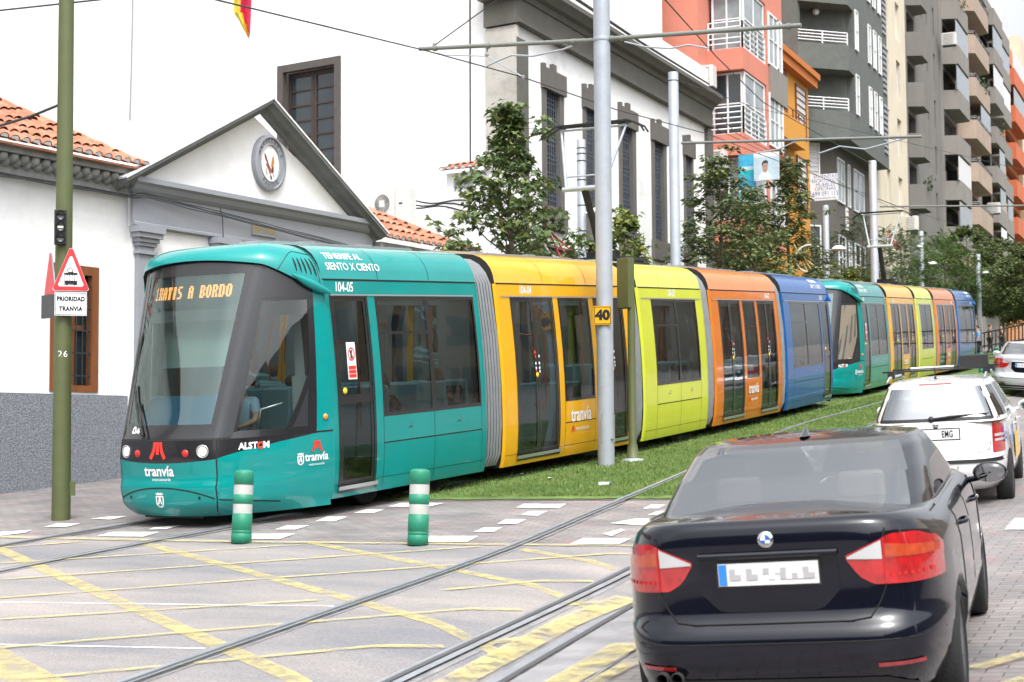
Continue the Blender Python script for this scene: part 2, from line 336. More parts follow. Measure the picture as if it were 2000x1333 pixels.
# grass blades: nearest part of the lawn
def inpoly(x, y):
    return y > 18.02 + (x + 9.28) * (GE[1].y - GE[0].y) / (GE[1].x - GE[0].x) + .03 * math.sin(x * 9) + .02 * math.sin(x * 31) and -12.4 < x < -5.25
trkB = [(-5.2, 4), (-5.41, 8), (-5.53, 13.2), (-5.82, 16.5), (-6.22, 20.7), (-6.85, 27), (-7.25, 32), (-7.3, 40), (-7.35, 60), (-7.6, 130)]
trkA = [(-11.42, 5), (-11.30, 9), (-11.20, 11.6), (-11.07, 13.5), (-10.948, 14.74), (-10.513, 19.88), (-10.19, 24.7), (-10.11, 28.4), (-10.08, 33.5), (-10.2, 38.6), (-10.4, 42), (-10.55, 60), (-10.75, 80), (-10.9, 130)]
def smooth_poly(pts, n=6):
    out = []
    P = [Vector((*p, 0)) for p in pts]
    for i in range(len(P) - 1):
        a = P[max(i - 1, 0)]; b = P[i]; c = P[i + 1]; d = P[min(i + 2, len(P) - 1)]
        for k in range(n):
            t = k / n
            out.append(.5 * ((2 * b) + (c - a) * t + (2 * a - 5 * b + 4 * c - d) * t * t + (3 * b - a - 3 * c + d) * t ** 3))
    out.append(P[-1]); return out
def ribbon(mb, path, off, wd, h, mi=0):
    L = []
    for i, p in enumerate(path):
        t = (path[min(i + 1, len(path) - 1)] - path[max(i - 1, 0)]).normalized(); n = Vector((t.y, -t.x, 0))
        a = p + n * (off - wd / 2); b = p + n * (off + wd / 2)
        L.append([(a.x, a.y, gz(a.x, a.y) + h), (b.x, b.y, gz(b.x, b.y) + h)])
    mb.grid(L, mi, smooth=False)
PB = smooth_poly(trkB); PA = smooth_poly(trkA)
for path, nm in ((PA, 0), (PB, 1)):
    mb = MB()
    near = [p for p in path if p.y < GE[0].y + .2] if nm == 0 else [p for p in path if p.y < GE[1].y + .2]
    for s in (-.735, .735):
        ribbon(mb, near, s, .20, .008, 2)
        ribbon(mb, path, s - .03 * (1 if s > 0 else -1) * -1, .050, .026, 0)
        ribbon(mb, path, s - .024 * (1 if s > 0 else -1), .030, .0275, 1)
        ribbon(mb, path, s - .058 * (1 if s > 0 else -1), .022, .029, 0)
    o = mb.build('tram_track', [M['steel'], M['groove'], M['rail_bed']]); tag(o, kind='structure')
import array
def grass():
    rnd = random.Random(3); vs = []; fs = []
    def near_rail(x, y):
        for path in (trkB,):
            for i in range(len(path) - 1):
                a, b = path[i], path[i + 1]
                if a[1] <= y <= b[1]:
                    xc = a[0] + (b[0] - a[0]) * (y - a[1]) / (b[1] - a[1])
                    if abs(abs(x - xc) - .735) < .07: return True
        return False
    n = 0
    while n < 95000:
        q = rnd.random() ** 1.7; y = 17.7 + q * 26; x = -12.3 + rnd.random() * 7.3
        if not inpoly(x, y) or near_rail(x, y): continue
        if x < -8.9 and rnd.random() < .75 : continue
        sc_ = 1 + q * 1.6
        hh = (.022 + rnd.random() * .022) * (1 if q > .02 else .8); wd = .006 * sc_; an = rnd.random() * 3.14; lx = (rnd.random() - .5) * .03; ly = (rnd.random() - .5) * .03
        z = gz(x, y) + .018; b = len(vs); dx = math.cos(an) * wd; dy = math.sin(an) * wd
        vs += [(x - dx, y - dy, z), (x + dx, y + dy, z), (x + lx, y + ly, z + hh)]; fs.append((b, b + 1, b + 2)); n += 1
    me = bpy.data.meshes.new('grass'); me.from_pydata(vs, [], fs); me.materials.append(M['grass_blade'])
    o = bpy.data.objects.new('grass', me); C.objects.link(o)
    tag(o, 'short mown green grass between the tram rails', 'grass', kind='stuff')
grass()
# painted markings
def stripe(mb, a, b, wd, h=.012, mi=0, n=48):
    A = gp(*a); B = gp(*b); P = [A + (B - A) * (i / n) for i in range(n + 1)]
    ribbon(mb, [Vector((p.x, p.y, 0)) for p in P], 0, wd, h, mi)
mb = MB()
Y1 = [((-30, 1062), (600, 1345), .15), ((278, 1062), (992, 1288), .13), ((600, 1060), (1170, 1196), .12), ((1016, 1075), (1200, 1114), .12), ((-60, 1262), (90, 1345), .30)]
for a, b, wd in Y1: stripe(mb, a, b, wd, .0085)
Y2 = [((0, 1072), (160, 1060)), ((-20, 1104), (650, 1062)), ((-20, 1136), (936, 1070)), ((-20, 1172), (1230, 1085)), ((-20, 1214), (620, 1175)), ((866, 1155.5), (1160, 1138)), ((-20, 1270), (1020, 1194)), ((40, 1331), (866, 1266)), ((950, 1260), (1051, 1246)), ((1093, 1185), (1195, 1178))]
for a, b in Y2: stripe(mb, a, b, .075, .013)
stripe(mb, (-40, 1051), (450, 1061), .12, .0175); stripe(mb, (450, 1061), (1250, 1072), .10, .0175)
stripe(mb, (860, 1352), (1104, 1222), .20, .0205); stripe(mb, (1104, 1222), (1226, 1172), .20, .0205)
stripe(mb, (1085, 1345), (1228, 1262), .24, .0205); stripe(mb, (1160, 1340), (1236, 1300), .12, .0255)
stripe(mb, (1900, 1312), (2010, 1282), .12, .0205); stripe(mb, (1960, 1345), (2010, 1330), .12, .0205)
tag(mb.build('yellow_box_marking', M['yellow_paint']), kind='structure')
mb = MB()
WQ = [[(0, 1048), (0, 1041), (62, 1037), (50, 1042)], [(86, 1031), (112, 1024), (157, 1024), (129, 1031)], [(178, 1015), (210, 1011), (248, 1010), (217, 1016.5)], [(268, 1002), (298, 999), (330, 999), (300, 1002)],
 [(189, 1049), (217, 1041), (311, 1041), (280, 1050)], [(290, 1036), (301, 1032), (357, 1027), (325, 1035)], [(452, 1055), (470, 1045), (576, 1044.5), (546, 1055)], [(537, 1036), (560, 1028), (604, 1028), (577, 1036)],
 [(615, 1020), (640, 1011), (679, 1011), (654, 1020)], [(690, 1004), (715, 997), (750, 997), (729, 1004)], [(756, 991), (785, 984), (868, 984), (834, 992)], [(1008, 993), (1023, 986), (1106, 986), (1092, 994.5)],
 [(1018, 1008), (1034, 1000), (1069, 1000), (1051, 1009)], [(971, 1025), (988, 1016), (1028, 1016), (1011, 1025)], [(924, 1041), (946, 1032), (981, 1032), (964, 1041)], [(828, 1061), (840, 1049), (935, 1049), (911, 1061)],
 [(1113, 1065), (1139, 1053), (1232, 1054), (1209, 1065)], [(1176, 1045), (1212, 1035), (1221, 1037), (1195, 1049)], [(1191, 1024), (1240, 1015), (1275, 1015), (1258, 1028)], [(1265, 1008), (1285, 1000), (1305, 1000), (1285, 1008)],
 [(1256, 995), (1272, 987.5), (1300, 987.5), (1286, 995)], [(1962, 1036), (1982, 1014), (2030, 1014), (2010, 1036)]]
for q in WQ:
    P = [gp(*p) for p in q]; mb.poly([(p.x, p.y, gz(p.x, p.y) + (.009 if max(q_[1] for q_ in q) < 1045 else .0095)) for p in P])
tag(mb.build('crossing_marking', M['white_paint']), kind='structure')
mb = MB()
for a, b in [((-10, 1178), (385, 1183)), ((385, 1183), (665, 1186)), ((-10, 1261), (402, 1269))]: stripe(mb, a, b, .035, .0075)
tag(mb.build('worn_white_line', M['thin_white']), kind='structure')
# third seam / drain slot beside the right-hand track
mb = MB(); a = gp(971, 1333); b = gp(1226, 1184); d = (b - a); P = [a - d * .6 + d * (i / 8) * 2.0 for i in range(9)]
P = [Vector((p.x, p.y, 0)) for p in P]; ribbon(mb, P, 0, .10, .0105, 0); ribbon(mb, P, .03, .03, .0145, 1)
ribbon(mb, P, .32, .50, .0065, 2)
tag(mb.build('drain_channel', [M['steel'], M['groove'], M['rail_bed']]), kind='structure')
# litter on the grass
mb = MB(); p = gp(1170, 953); mb.tube([p + Vector((0, 0, .045)), p + Vector((.13, .03, .05))], [.03, .026], n=10); mb.tube([p + Vector((.13, .03, .05)), p + Vector((.17, .04, .05))], [.015, .012], 1, n=8)
tag(mb.build('plastic_bottle', [M['white'], M['blue']]), 'crushed white plastic bottle lying on the grass beside the track', 'bottle')
for k, (px, py) in enumerate([(790, 969 + 0), (1075, 941), (1018, 933)]):
    mb = MB(); p = gp(px, py); z = p.z + .05
    mb.poly([(p.x + .05 * math.cos(a_ * .9 + k), p.y + .05 * math.sin(a_ * 1.1), z + .008 * (a_ % 2)) for a_ in range(6)])
    tag(mb.build('paper_scrap', M['white']), 'scrap of white paper lying on the grass by the tram', 'litter', 'scraps of litter on the grass')
# ================================================================= TRAMS
PROF = [(.20, 1.235), (.28, 1.262), (.45, 1.29), (.7, 1.312), (1.0, 1.322), (1.4, 1.322), (1.8, 1.308), (2.2, 1.283), (2.57, 1.252), (2.76, 1.235)]
ROOF = [(2.78, 1.228), (2.88, 1.212), (2.98, 1.175), (3.07, 1.11), (3.14, 1.02), (3.185, .90), (3.21, .70), (3.22, .3)]
def W(h):
    if h <= PROF[0][0]: return PROF[0][1]
    for (a, b), (c, d) in zip(PROF, PROF[1:]):
        if h <= c: return b + (d - b) * (h - a) / (c - a)
    return PROF[-1][1]
HB = [h for h, _ in PROF]
def hsplit(h0, h1): return [h0] + [h for h in HB if h0 + .01 < h < h1 - .01] + [h1]
def shell(mb, u0, u1, h0, h1, off=0, mi=0, side=-1, nu=1):
    """strip of the curved tram side between u0..u1 and h0..h1; side -1 = towards the camera"""
    hs_ = hsplit(h0, h1)
    rows = [[(u0 + (u1 - u0) * k / nu, side * (W(h) + off), h) for k in range(nu + 1)] for h in hs_]
    mb.grid(rows, mi, smooth=True, flip=(side > 0))
def side_wall(mb, u0, u1, openings, mi, side, h0=.2, h1=2.76):
    us = sorted({u0, u1, *[o[0] for o in openings], *[o[1] for o in openings]})
    for a, b in zip(us, us[1:]):
        ops = sorted([o for o in openings if o[0] <= a + 1e-6 and o[1] >= b - 1e-6], key=lambda o: o[2])
        h = h0
        for o in ops:
            if o[2] > h: shell(mb, a, b, h, o[2], 0, mi, side)
            h = o[3]
        if h < h1: shell(mb, a, b, h, h1, 0, mi, side)
def frame_strip(mb, u0, u1, h0, h1, t, off, mi, side):
    shell(mb, u0, u1, h0, h0 + t, off, mi, side); shell(mb, u0, u1, h1 - t, h1, off, mi, side)
    shell(mb, u0, u0 + t, h0 + t, h1 - t, off, mi, side); shell(mb, u1 - t, u1, h0 + t, h1 - t, off, mi, side)
def seam_v(mb, u, h0, h1, mi=1, side=-1, t=.008): shell(mb, u - t / 2, u + t / 2, h0, h1, .002, mi, side)
def seam_h(mb, u0, u1, h, mi=1, side=-1, t=.01): shell(mb, u0, u1, h - t / 2, h + t / 2, .002, mi, side)
def make_section(root, name, colr, L0, L1, doors, windows, label, fleet, logo=None, joint_floor=True):
    """L0..L1 body extent along u, local to the section frame (origin on the ground, centre line)"""
    paint_ = M[colr]
    mb = MB()
    ops = [(a, b, .34, 2.57) for a, b in doors] + [(a, b, h, 2.57) for a, b, h, _ in windows]
    for s in (-1, 1):
        side_wall(mb, L0, L1, ops, 0, s)
        # roof
        rows = [[(u, s * wv, h) for u in (L0, (L0 + L1) / 2, L1)] for h, wv in [(2.76, 1.235)] + ROOF]
        mb.grid(rows, 0, True, flip=(s > 0))
        # dark gutter joint, light top strip over the doors
        shell(mb, L0, L1, 2.755, 2.775, .004, 1, s)
        shell(mb, L0 + .12, L1 - .12, 2.575, 2.592, .012, 3, s)
        # roof panel seams
        for k in (1, 2):
            u = L0 + (L1 - L0) * k / 3
            mb.grid([[(u - .004, s * (wv + .003), h + .002), (u + .004, s * (wv + .003), h + .002)] for h, wv in ROOF], 1, True)
        for a, b, h, mull in windows:
            seam_h(mb, a, b, h - .32, side=s, t=.014); seam_v(mb, a, .24, h, side=s); seam_v(mb, b, .24, h, side=s)
            for q in mull[:1]: seam_v(mb, q, .24, h, side=s)
            for q in ([(a + mull[0]) / 2, (mull[0] + b) / 2] if mull else []):
                shell(mb, q - .05, q + .05, h - .17, h - .163, .003, 1, s); shell(mb, q + .045, q + .052, h - .17, h - .10, .003, 1, s)
                shell(mb, q + .015, q + .035, h - .15, h - .11, .006, 3, s)
        seam_h(mb, L0, L1, .36, side=s, t=.006)
        # rolled edges of the module ends
        for u in (L0, L1):
            q = .035 if u == L0 else -.035
            mb.grid([[(u + q, s * (W(h) + .002), h), (u, s * (W(h) + .012), h), (u - q * .8, s * (W(h) - .03), h)] for h in hsplit(.2, 2.76)], 0, True)
    mb.grid([[(u, wv, 3.22) for u in (L0, L1)] for wv in (-.3, .3)], 0)
    # end rings
    for u in (L0, L1):
        prof = [(W(h), h) for h in HB] + [(wv, h) for h, wv in ROOF]
        outer = [(u, wv, h) for wv, h in prof] + [(u, -wv, h) for wv, h in reversed(prof)]
        inner = [(u, wv * .72, .35 + (h - .2) * .86) for wv, h in prof] + [(u, -wv * .72, .35 + (h - .2) * .86) for wv, h in reversed(prof)]
        n = len(outer); mb.add(outer + inner, [(i, (i + 1) % n, (i + 1) % n + n, i + n) for i in range(n)], 2)
    # roof equipment fairing and cable trays
    mb.box(((L0 + L1) / 2, 0, 3.25), (L1 - L0 - .5, .75, .06), 4); mb.box(((L0 + L1) / 2 + .3, -.45, 3.235), (L1 - L0 - 1.4, .1, .05), 3)
    for k in range(5): mb.box((L0 + .5 + k * (L1 - L0 - 1) / 4, .1 * (-1) ** k, 3.29), (.25, .3, .04), 3)
    # underfloor
    mb.box(((L0 + L1) / 2, 0, .26), (L1 - L0 - .06, 2.3, .14), 2)
    body = mb.build('body_section', [paint_, M['seam'], M['under'], M['silver'], M['interior']], root)
    body['label'] = label
    # interior
    mb = MB(); mb.box(((L0 + L1) / 2, 0, .345), (L1 - L0 - .02, 2.36, .03), 0); mb.box(((L0 + L1) / 2, 0, 2.74), (L1 - L0 - .02, 2.2, .03), 1)
    for s in (-1, 1):
        mb.box(((L0 + L1) / 2, s * 1.08, 2.64), (L1 - L0 - .04, .16, .16), 1)
        for a, b, h, mull in windows: mb.box(((a + b) / 2, s * 1.24, (.36 + h) / 2), (b - a - .02, .03, h - .38), 1)
        mb.box(((L0 + L1) / 2, s * .45, 2.715), (L1 - L0 - .3, .12, .02), 2)
        mb.box((L1 - .1, s * .95, 1.5), (.12, .5, 2.3), 1); mb.box((L0 + .06, s * 1.0, 1.5), (.1, .42, 2.3), 1)
    mb.build('interior', [M['floor_in'], M['interior'], M['ceil_light']], body)
    # windows
    for a, b, h, mull in windows:
        for s in (-1, 1):
            mb = MB(); bounds = [a] + list(mull) + [b]
            for p, q in zip(bounds, bounds[1:]):
                shell(mb, p, q, h, 2.57, -.008, 0, s); frame_strip(mb, p, q, h, 2.57, .045, .003, 1, s)
                if q - p > .9 and len(bounds) > 2 and p == a: shell(mb, p + .045, q - .045, 2.10, 2.135, .004, 1, s)
            o = mb.build('window', [M['tram_glass'], M['black'], M['silver']], body)
    # doors
    for a, b in doors:
        for s in (-1, 1):
            mb = MB(); dbl = (b - a) > .95; mid = (a + b) / 2
            leaves = [(a, mid - .004), (mid + .004, b)] if dbl else [(a, b)]
            for p, q in leaves:
                shell(mb, p, q, .34, 2.57, -.012, 0, s); frame_strip(mb, p, q, .34, 2.57, .06, -.004, 1, s)
                if not dbl: shell(mb, p + .06, q - .06, 1.30, 1.40, -.006, 1, s)
            frame_strip(mb, a - .035, b + .035, .325, 2.585, .035, .006, 1, s)
            shell(mb, a - .05, b + .05, .29, .335, .035, 3, s); shell(mb, a - .05, b + .05, .255, .29, .02, 1, s)
            # buttons
            bu = mid - .03 if dbl else a + .12
            mb.lathe([(0, .012), (.032, .012), (.038, 0)], (bu, s * (W(1.42)), 1.45), (0, s, 0), 2, 14)
            if dbl:
                for k, (cc, hh) in enumerate([(4, 1.62), (5, 1.72), (4, 1.55), (5, 1.50)]):
                    for du in (-.06, .05):
                        mb.lathe([(0, .006), (.022, .006)], (mid + du, s * W(hh), hh + .0 * k), (0, s, 0), cc if du < 0 else 4, 10)
                shell(mb, mid - .09, mid - .035, 1.76, 1.80, .002, 5, s)
            mb.build('door', [M['door_glass'], M['black'], M['yellow_button'], M['silver'], M['decal_white'], M['decal_red']], body)
        # grab poles seen through the door
        mb = MB(); gx = (a + b) / 2 + .05
        mb.tube([(gx, -.75, .36), (gx, -.75, 2.65)], .017, 0); mb.tube([(b + .02, -1.1, 1.0), (b + .02, -1.1, 2.0), (b + .02, -.7, 2.05)], .015, 0)
        mb.tube([(a + .1, -1.17, .75), (a + .16, -1.17, .62), (a + .16, -1.17, 1.25)], .014, 0)
        mb.build('grab_pole', M['grab'], body)
    if fleet:
        mb = MB(); um = fleet[1]; decal(mb, text_mesh(fleet[0], .17, .004, xs=.8), lambda x, y: (um + x, -(W(2.67) + .004), 2.67 + y), 0)
        mb.build('fleet_number', M['decal_white'], body)
    if logo: tranvia_logo(body, *logo)
    return body
def emblem_m(mb, fn, s, mi):
    """three-bar M shaped emblem"""
    for sx in (-1, 1):
        mb.add([fn(*p) for p in [(sx * .10 * s, .5 * s), (sx * .30 * s, .5 * s), (sx * .38 * s, .05 * s), (sx * .62 * s, -.38 * s), (sx * .42 * s, -.5 * s), (sx * .17 * s, -.02 * s)]], [tuple(range(6))], mi)
    mb.add([fn(*p) for p in [(-.09 * s, .5 * s), (.09 * s, .5 * s), (.11 * s, -.2 * s), (-.11 * s, -.2 * s)]], [(0, 1, 2, 3)], mi)
def shield(mb, fn, s, mi):
    import math as m_
    o = [(-.35, .3), (.35, .3)] + [(.35 * m_.cos(a), -.2 + .35 * m_.sin(a)) for a in [-k * m_.pi / 8 for k in range(0, 9)]]
    i_ = [(x * .72, (y - .02) * .78 + .0) for x, y in o]
    n = len(o); mb.add([fn(x * s, y * s) for x, y in o + i_], [(k, (k + 1) % n, (k + 1) % n + n, k + n) for k in range(n)], mi)
    for q in ([(-.06, .18), (.06, .18), (.2, -.3), (.08, -.3), (0, 0), (-.08, -.3), (-.2, -.3)], [(-.14, .24), (.14, .24), (.14, .17), (-.14, .17)]):
        mb.add([fn(x * s, y * s) for x, y in q], [tuple(range(len(q)))], mi)
    mb.add([fn(x * s, y * s) for x, y in [(-.28, .36), (.28, .36), (.36, .52), (.2, .44), (.12, .56), (0, .45), (-.12, .56), (-.2, .44), (-.36, .52)]], [tuple(range(9))], mi)
def tranvia_logo(body, u, h, s, red=True):
    f = lambda x, y: (u + x, -(W(h + y) + .005), h + y)
    mb = MB(); decal(mb, text_mesh('tranvía', .30 * s, .006 * s, xs=.85), f, 0)
    decal(mb, text_mesh('metrotenerife', .085 * s, .001, xs=.95), lambda x, y: f(x + .05 * s, y - .21 * s), 0)
    if red: emblem_m(mb, lambda x, y: f(x - .28 * s, y - .21 * s), .1 * s, 1)
    mb.build('lettering', [M['decal_white'], M['decal_red']], body)
# ----- cab nose surface: t in [-2,2] (0 = centre line, +-1 = front corner, +-2 = cab end), h = height
UE = 1.42
def lerp(a, b, t): return a + (b - a) * t
def tab(T, h):
    if h <= T[0][0]: return T[0][1]
    for (a, b), (c, d) in zip(T, T[1:]):
        if h <= c: return b + (d - b) * (h - a) / (c - a)
    return T[-1][1]
T_UC = [(.14, .06), (.2, -.02), (.28, -.06), (.48, -.08), (.56, -.06), (.8, -.08), (1.0, -.06), (1.03, -.03), (3.03, .60)]
T_UK = [(.14, .18), (.2, .10), (.28, .05), (.48, .02), (.56, .05), (.8, .04), (1.0, .07), (1.03, .10), (3.03, .82)]
T_WK = [(.14, .59), (.2, .64), (.3, .69), (.8, .70), (1.0, .69), (3.03, .83)]
def S(t, h, off=0):
    s = -1 if t < 0 else 1; a = abs(t)
    def base(a):
        uc, uk, wk = tab(T_UC, h), tab(T_UK, h), tab(T_WK, h)
        if a <= 1: return uc + (uk - uc) * a ** 2.4, wk * a
        q = a - 1; cu = uk + .38 * (UE - uk); cw = wk + .66 * (W(h) - wk)
        return (1 - q) ** 2 * uk + 2 * q * (1 - q) * cu + q * q * UE, (1 - q) ** 2 * wk + 2 * q * (1 - q) * cw + q * q * W(h)
    u, wv = base(a)
    if off:
        e = .01; p, q = base(max(a - e, 0)), base(a + e if a + e <= 2 else 2); du, dw = q[0] - p[0], q[1] - p[1]; n = math.hypot(du, dw) or 1
        u += -dw / n * off; wv += du / n * off
    return (u, wv * s, h)
def npatch(mb, t0, t1, h0, h1, mi=0, off=0, nt=10, nh=8):
    f0 = h0 if callable(h0) else (lambda t: h0); f1 = h1 if callable(h1) else (lambda t: h1)
    rows = []
    for j in range(nh + 1):
        rows.append([S(t0 + (t1 - t0) * i / nt, lerp(f0(t0 + (t1 - t0) * i / nt), f1(t0 + (t1 - t0) * i / nt), j / nh), off) for i in range(nt + 1)])
    mb.grid(rows, mi, True, flip=True)
def belt(t):   # lower edge of the black band: dips at the front, sweeps up along the side
    a = abs(t)
    if a <= 1: return .745 + .04 * a * a
    q = a - 1; return .785 + .235 * (q ** .8)
def brow(t):
    a = abs(t)
    if a <= 1: return 3.03 - .07 * a ** 2
    q = a - 1; return 2.96 - .37 * q ** 1.25
def make_nose(body, colr, front_label=True, text=True):
    """cab nose parts, local frame: nose tip at u=0, cab end at u=UE"""
    P_ = M[colr]
    mb = MB(); npatch(mb, -2, 2, .14, belt, 0, 0, 64, 14)
    # bumper cover arc seam and vertical corner seams
    arc = lambda t: .47 - .13 * abs(t) ** 2.2 if abs(t) < 1 else .34 - .16 * (abs(t) - 1)
    npatch(mb, -1.55, 1.55, lambda t: arc(t) - .007, lambda t: arc(t) + .007, 1, .003, 48, 1)
    for s in (-1, 1):
        npatch(mb, s * 1.0, s * 1.012, .15, belt, 1, .003, 1, 10)
        for tt, hh in ((.72, .36), ): 
            c = S(s * tt, hh, .002); mb.lathe([(0, .004), (.014, .004), (.018, 0)], c, (-1, 0, 0), 1, 10)
    mb.tube([(.12, -.42, .13), (.12, .42, .13)], .014, 2)
    mb.build('lower_fairing', [P_, M['seam'], M['rubber']], body)
    mb = MB(); npatch(mb, -2, 2, belt, 1.0, 0, 0, 48, 4); npatch(mb, -2, 2, .995, 1.015, 1, .002, 48, 1)
    for s in (-1, 1): npatch(mb, s * 1.0, s * 1.012, belt, 1.0, 1, .003, 1, 4)
    mb.build('light_band', [M['black'], M['seam']], body)
    # windscreen
    mb = MB(); npatch(mb, -.93, .93, 1.02, 2.93, 0, 0, 24, 14); mb.build('windshield', [M['windshield_glass']], body)
    mb = MB()
    npatch(mb, -.95, .95, 1.015, 1.17, 0, .004, 24, 2); npatch(mb, -1, 1, lambda t: 2.86 - .0 * t, brow, 0, .003, 24, 3)
    for s in (-1, 1):
        npatch(mb, s * .86, s * .96, 1.1, 2.90, 0, .004, 2, 12)
    mb.build('windshield_frame', [M['black']], body)
    for s in (-1, 1):
        mb = MB(); npatch(mb, s * .94, s * 1.13, 1.015, brow, 0, .006, 5, 12); mb.build('corner_post', [M['pillar']], body)
    # cab side windows
    for s in (-1, 1):
        mb = MB(); npatch(mb, s * 1.13, s * 1.84, 1.02, 2.56, 0, 0, 10, 10)
        npatch(mb, s * 1.12, s * 1.85, 1.0, 1.08, 1, .003, 10, 1); npatch(mb, s * 1.12, s * 1.85, 2.53, brow, 1, .003, 10, 3)
        npatch(mb, s * 1.77, s * 1.85, 1.05, 2.56, 1, .004, 2, 8); npatch(mb, s * 1.12, s * 1.16, 1.05, 2.56, 1, .004, 1, 8)
        # diagonal trim that leaves the small rear quarter light
        rows = []
        for j in range(9):
            q = j / 8; tt = lerp(1.60, 1.80, q); hh = lerp(1.05, 1.75, q); rows.append([S(s * (tt - .02), hh, .006), S(s * (tt + .03), hh, .006)])
        mb.grid(rows, 1); mb.poly([S(s * 1.62, 1.06, .004), S(s * 1.80, 1.06, .004), S(s * 1.80, 1.70, .004)], 2)
        npatch(mb, s * 1.12, s * 1.85, 2.555, 2.572, 2, .006, 10, 1)
        mb.build('side_window', [M['cab_glass'], M['black'], M['pillar']], body)
    for s in (-1, 1):
        mb = MB(); npatch(mb, s * 1.85, s * 2, 1.0, brow, 0, 0, 3, 12); mb.grid([[(UE, s * (W(h) - .001), h), (UE + .001, s * W(h), h)] for h in hsplit(.2, 2.76)], 1); dp_ = mb.build('door_post', [P_, M['seam']], body)
        mb = MB(); c = S(s * 1.93, 1.17, .0); mb.lathe([(0, .02), (.03, .016), (.036, 0)], c, (-.15, s, 0), 0, 14); mb.build('indicator', [M['amber']], dp_)
    # roof cowl
    mb = MB(); rows = []; n = 60; nv = 14
    def cowl(t, v):
        a = abs(t); s = -1 if t < 0 else 1
        B = Vector(S(t, brow(t), .05 if a < 1.9 else .05 * (2 - a) * 10)); B.y = B.y
        if a <= 1: Rg = Vector((1.35 - .05 * a, s * .55 * a, 3.235)); K = Vector((B.x + .04, B.y * 1.0, 3.235 - .015 * a))
        else:
            q = a - 1; Rg = Vector((1.30 + .12 * q, s * lerp(.55, .66, q), 3.235 - .03 * q)); K = Vector((B.x + .04 * (1 - q), B.y, lerp(3.22, 3.17, q)))
        P = (1 - v) ** 2 * B + 2 * v * (1 - v) * K + v * v * Rg
        return P
    for j in range(nv + 1): rows.append([cowl(-2 + 4 * i / n, j / nv) for i in range(n + 1)])
    mb.grid(rows, 0, True, flip=True)
    mb.poly([rows[-1][i] for i in range(n + 1)] , 0)
    # underside of the brow
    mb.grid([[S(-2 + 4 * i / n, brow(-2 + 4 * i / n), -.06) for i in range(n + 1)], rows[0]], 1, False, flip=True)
    # grille slots and fin over the cab door
    def cw(t, v, o=.004):
        p = cowl(t, v); e = .02; du = cowl(t + e, v) - cowl(t - e, v); dv = cowl(t, min(v + e, 1)) - cowl(t, max(v - e, 0)); nn = du.cross(dv).normalized()
        if nn.z < 0: nn = -nn
        return p + nn * o
    for s in (-1, 1):
        for k in range(5):
            tt = 1.60 + .075 * k; v0 = .17 - .012 * (4 - k); v1 = .43 - .02 * (4 - k)
            rr = []
            for j in range(7):
                v = lerp(v0, v1, j / 6); wd = .017 * math.sin(math.pi * (.12 + .76 * j / 6)); rr.append([cw(s * (tt - wd - .03 * (j / 6)), v), cw(s * (tt + wd - .03 * (j / 6)), v)])
            mb.grid(rr, 1)
        line = [cw(s * lerp(1.30, 1.93, j / 16), .02 + .50 * math.sin(math.pi / 2 * min(1, j / 9)), .002) for j in range(17)] + [cw(s * 1.95, v, .002) for v in (.45, .35, .25, .15, .05)]
        mb.tube(line, .004, 1, 5)
        tr = [S(s * t, brow(t) + .03, .05) for t in (1.52, 1.62, 1.72, 1.82, 1.92)] + [(UE + .04, s * 1.33, 2.60)]
        mb.tube(tr, [.012, .035, .05, .056, .05, .02], 0, 10)
    mb.build('roof_cowl', [P_, M['seam']], body)
    # lights
    for s in (-1, 1):
        t = .80; c = Vector(S(s * t, .875, .004))
        mb = MB(); mb.lathe([(.074, .0), (.074, .012), (.062, .014), (.054, -.012), (.0, -.02)], c, (-1, s * .25, 0), 1, 24); mb.lathe([(0, .016), (.034, .012), (.048, .002)], c, (-1, s * .25, 0), 0, 20)
        mb.build('headlight', [M['lamp_on'], M['silver']], body)
        c = Vector(S(s * .50, .855, .003)); mb = MB(); mb.lathe([(0, .016), (.034, .012), (.044, 0)], c, (-1, s * .1, 0), 0, 20); mb.build('tail_light', M['red'], body)
    fF = lambda uo: (lambda x, y: S(0, 0))
    def onfront(h0, t0=0.0):
        def f(x, y):
            wv = t0 - x; hh = h0 + y; wk = tab(T_WK, hh); t = max(-1, min(1, wv / wk)); return S(t, hh, .006)
        return f
    mb = MB(); emblem_m(mb, onfront(.885, .03), .20, 0); mb.build('front_emblem', M['decal_red'], body)
    if text:
        mb = MB(); decal(mb, text_mesh('tranvía', .165, .004, xs=.95), onfront(.655, .03), 0); decal(mb, text_mesh('metrotenerife', .05, .0, xs=.95), onfront(.565, .0), 0)
        shield(mb, onfront(.335, .03), .16, 0)
        decal(mb, text_mesh('04', .14, .004, shear=.2), onfront(1.10, .44), 0)
        mb.build('lettering', [M['decal_white'], M['decal_red']], body); mb = MB()
        def onside(tc, h0):
            p0 = Vector(S(-tc, h0, 0))
            def f(x, y):
                # x runs to the back: step along t by arc length
                t = tc; e = .01
                L = (Vector(S(-(tc + e), h0)) - Vector(S(-(tc - e), h0))).length / (2 * e)
                return S(-min(2, t + x / L), h0 + y, .006)
            return f
        decal(mb, text_mesh('ALST', .10, .004), onside(1.27, .905), 0); decal(mb, text_mesh('M', .10, .004), (lambda f: (lambda x, y: f(x + .215, y)))(onside(1.27, .905)), 0)
        f = onside(1.27, .905); n_ = 14
        ring = [((.15 + .042 * math.cos(k * 2 * math.pi / n_)), .042 * math.sin(k * 2 * math.pi / n_)) for k in range(n_)]; inn = [((x - .15) * .5 + .15, y * .5) for x, y in ring]
        mb.add([f(*p) for p in ring + inn], [(k, (k + 1) % n_, (k + 1) % n_ + n_, k + n_) for k in range(n_)], 1)
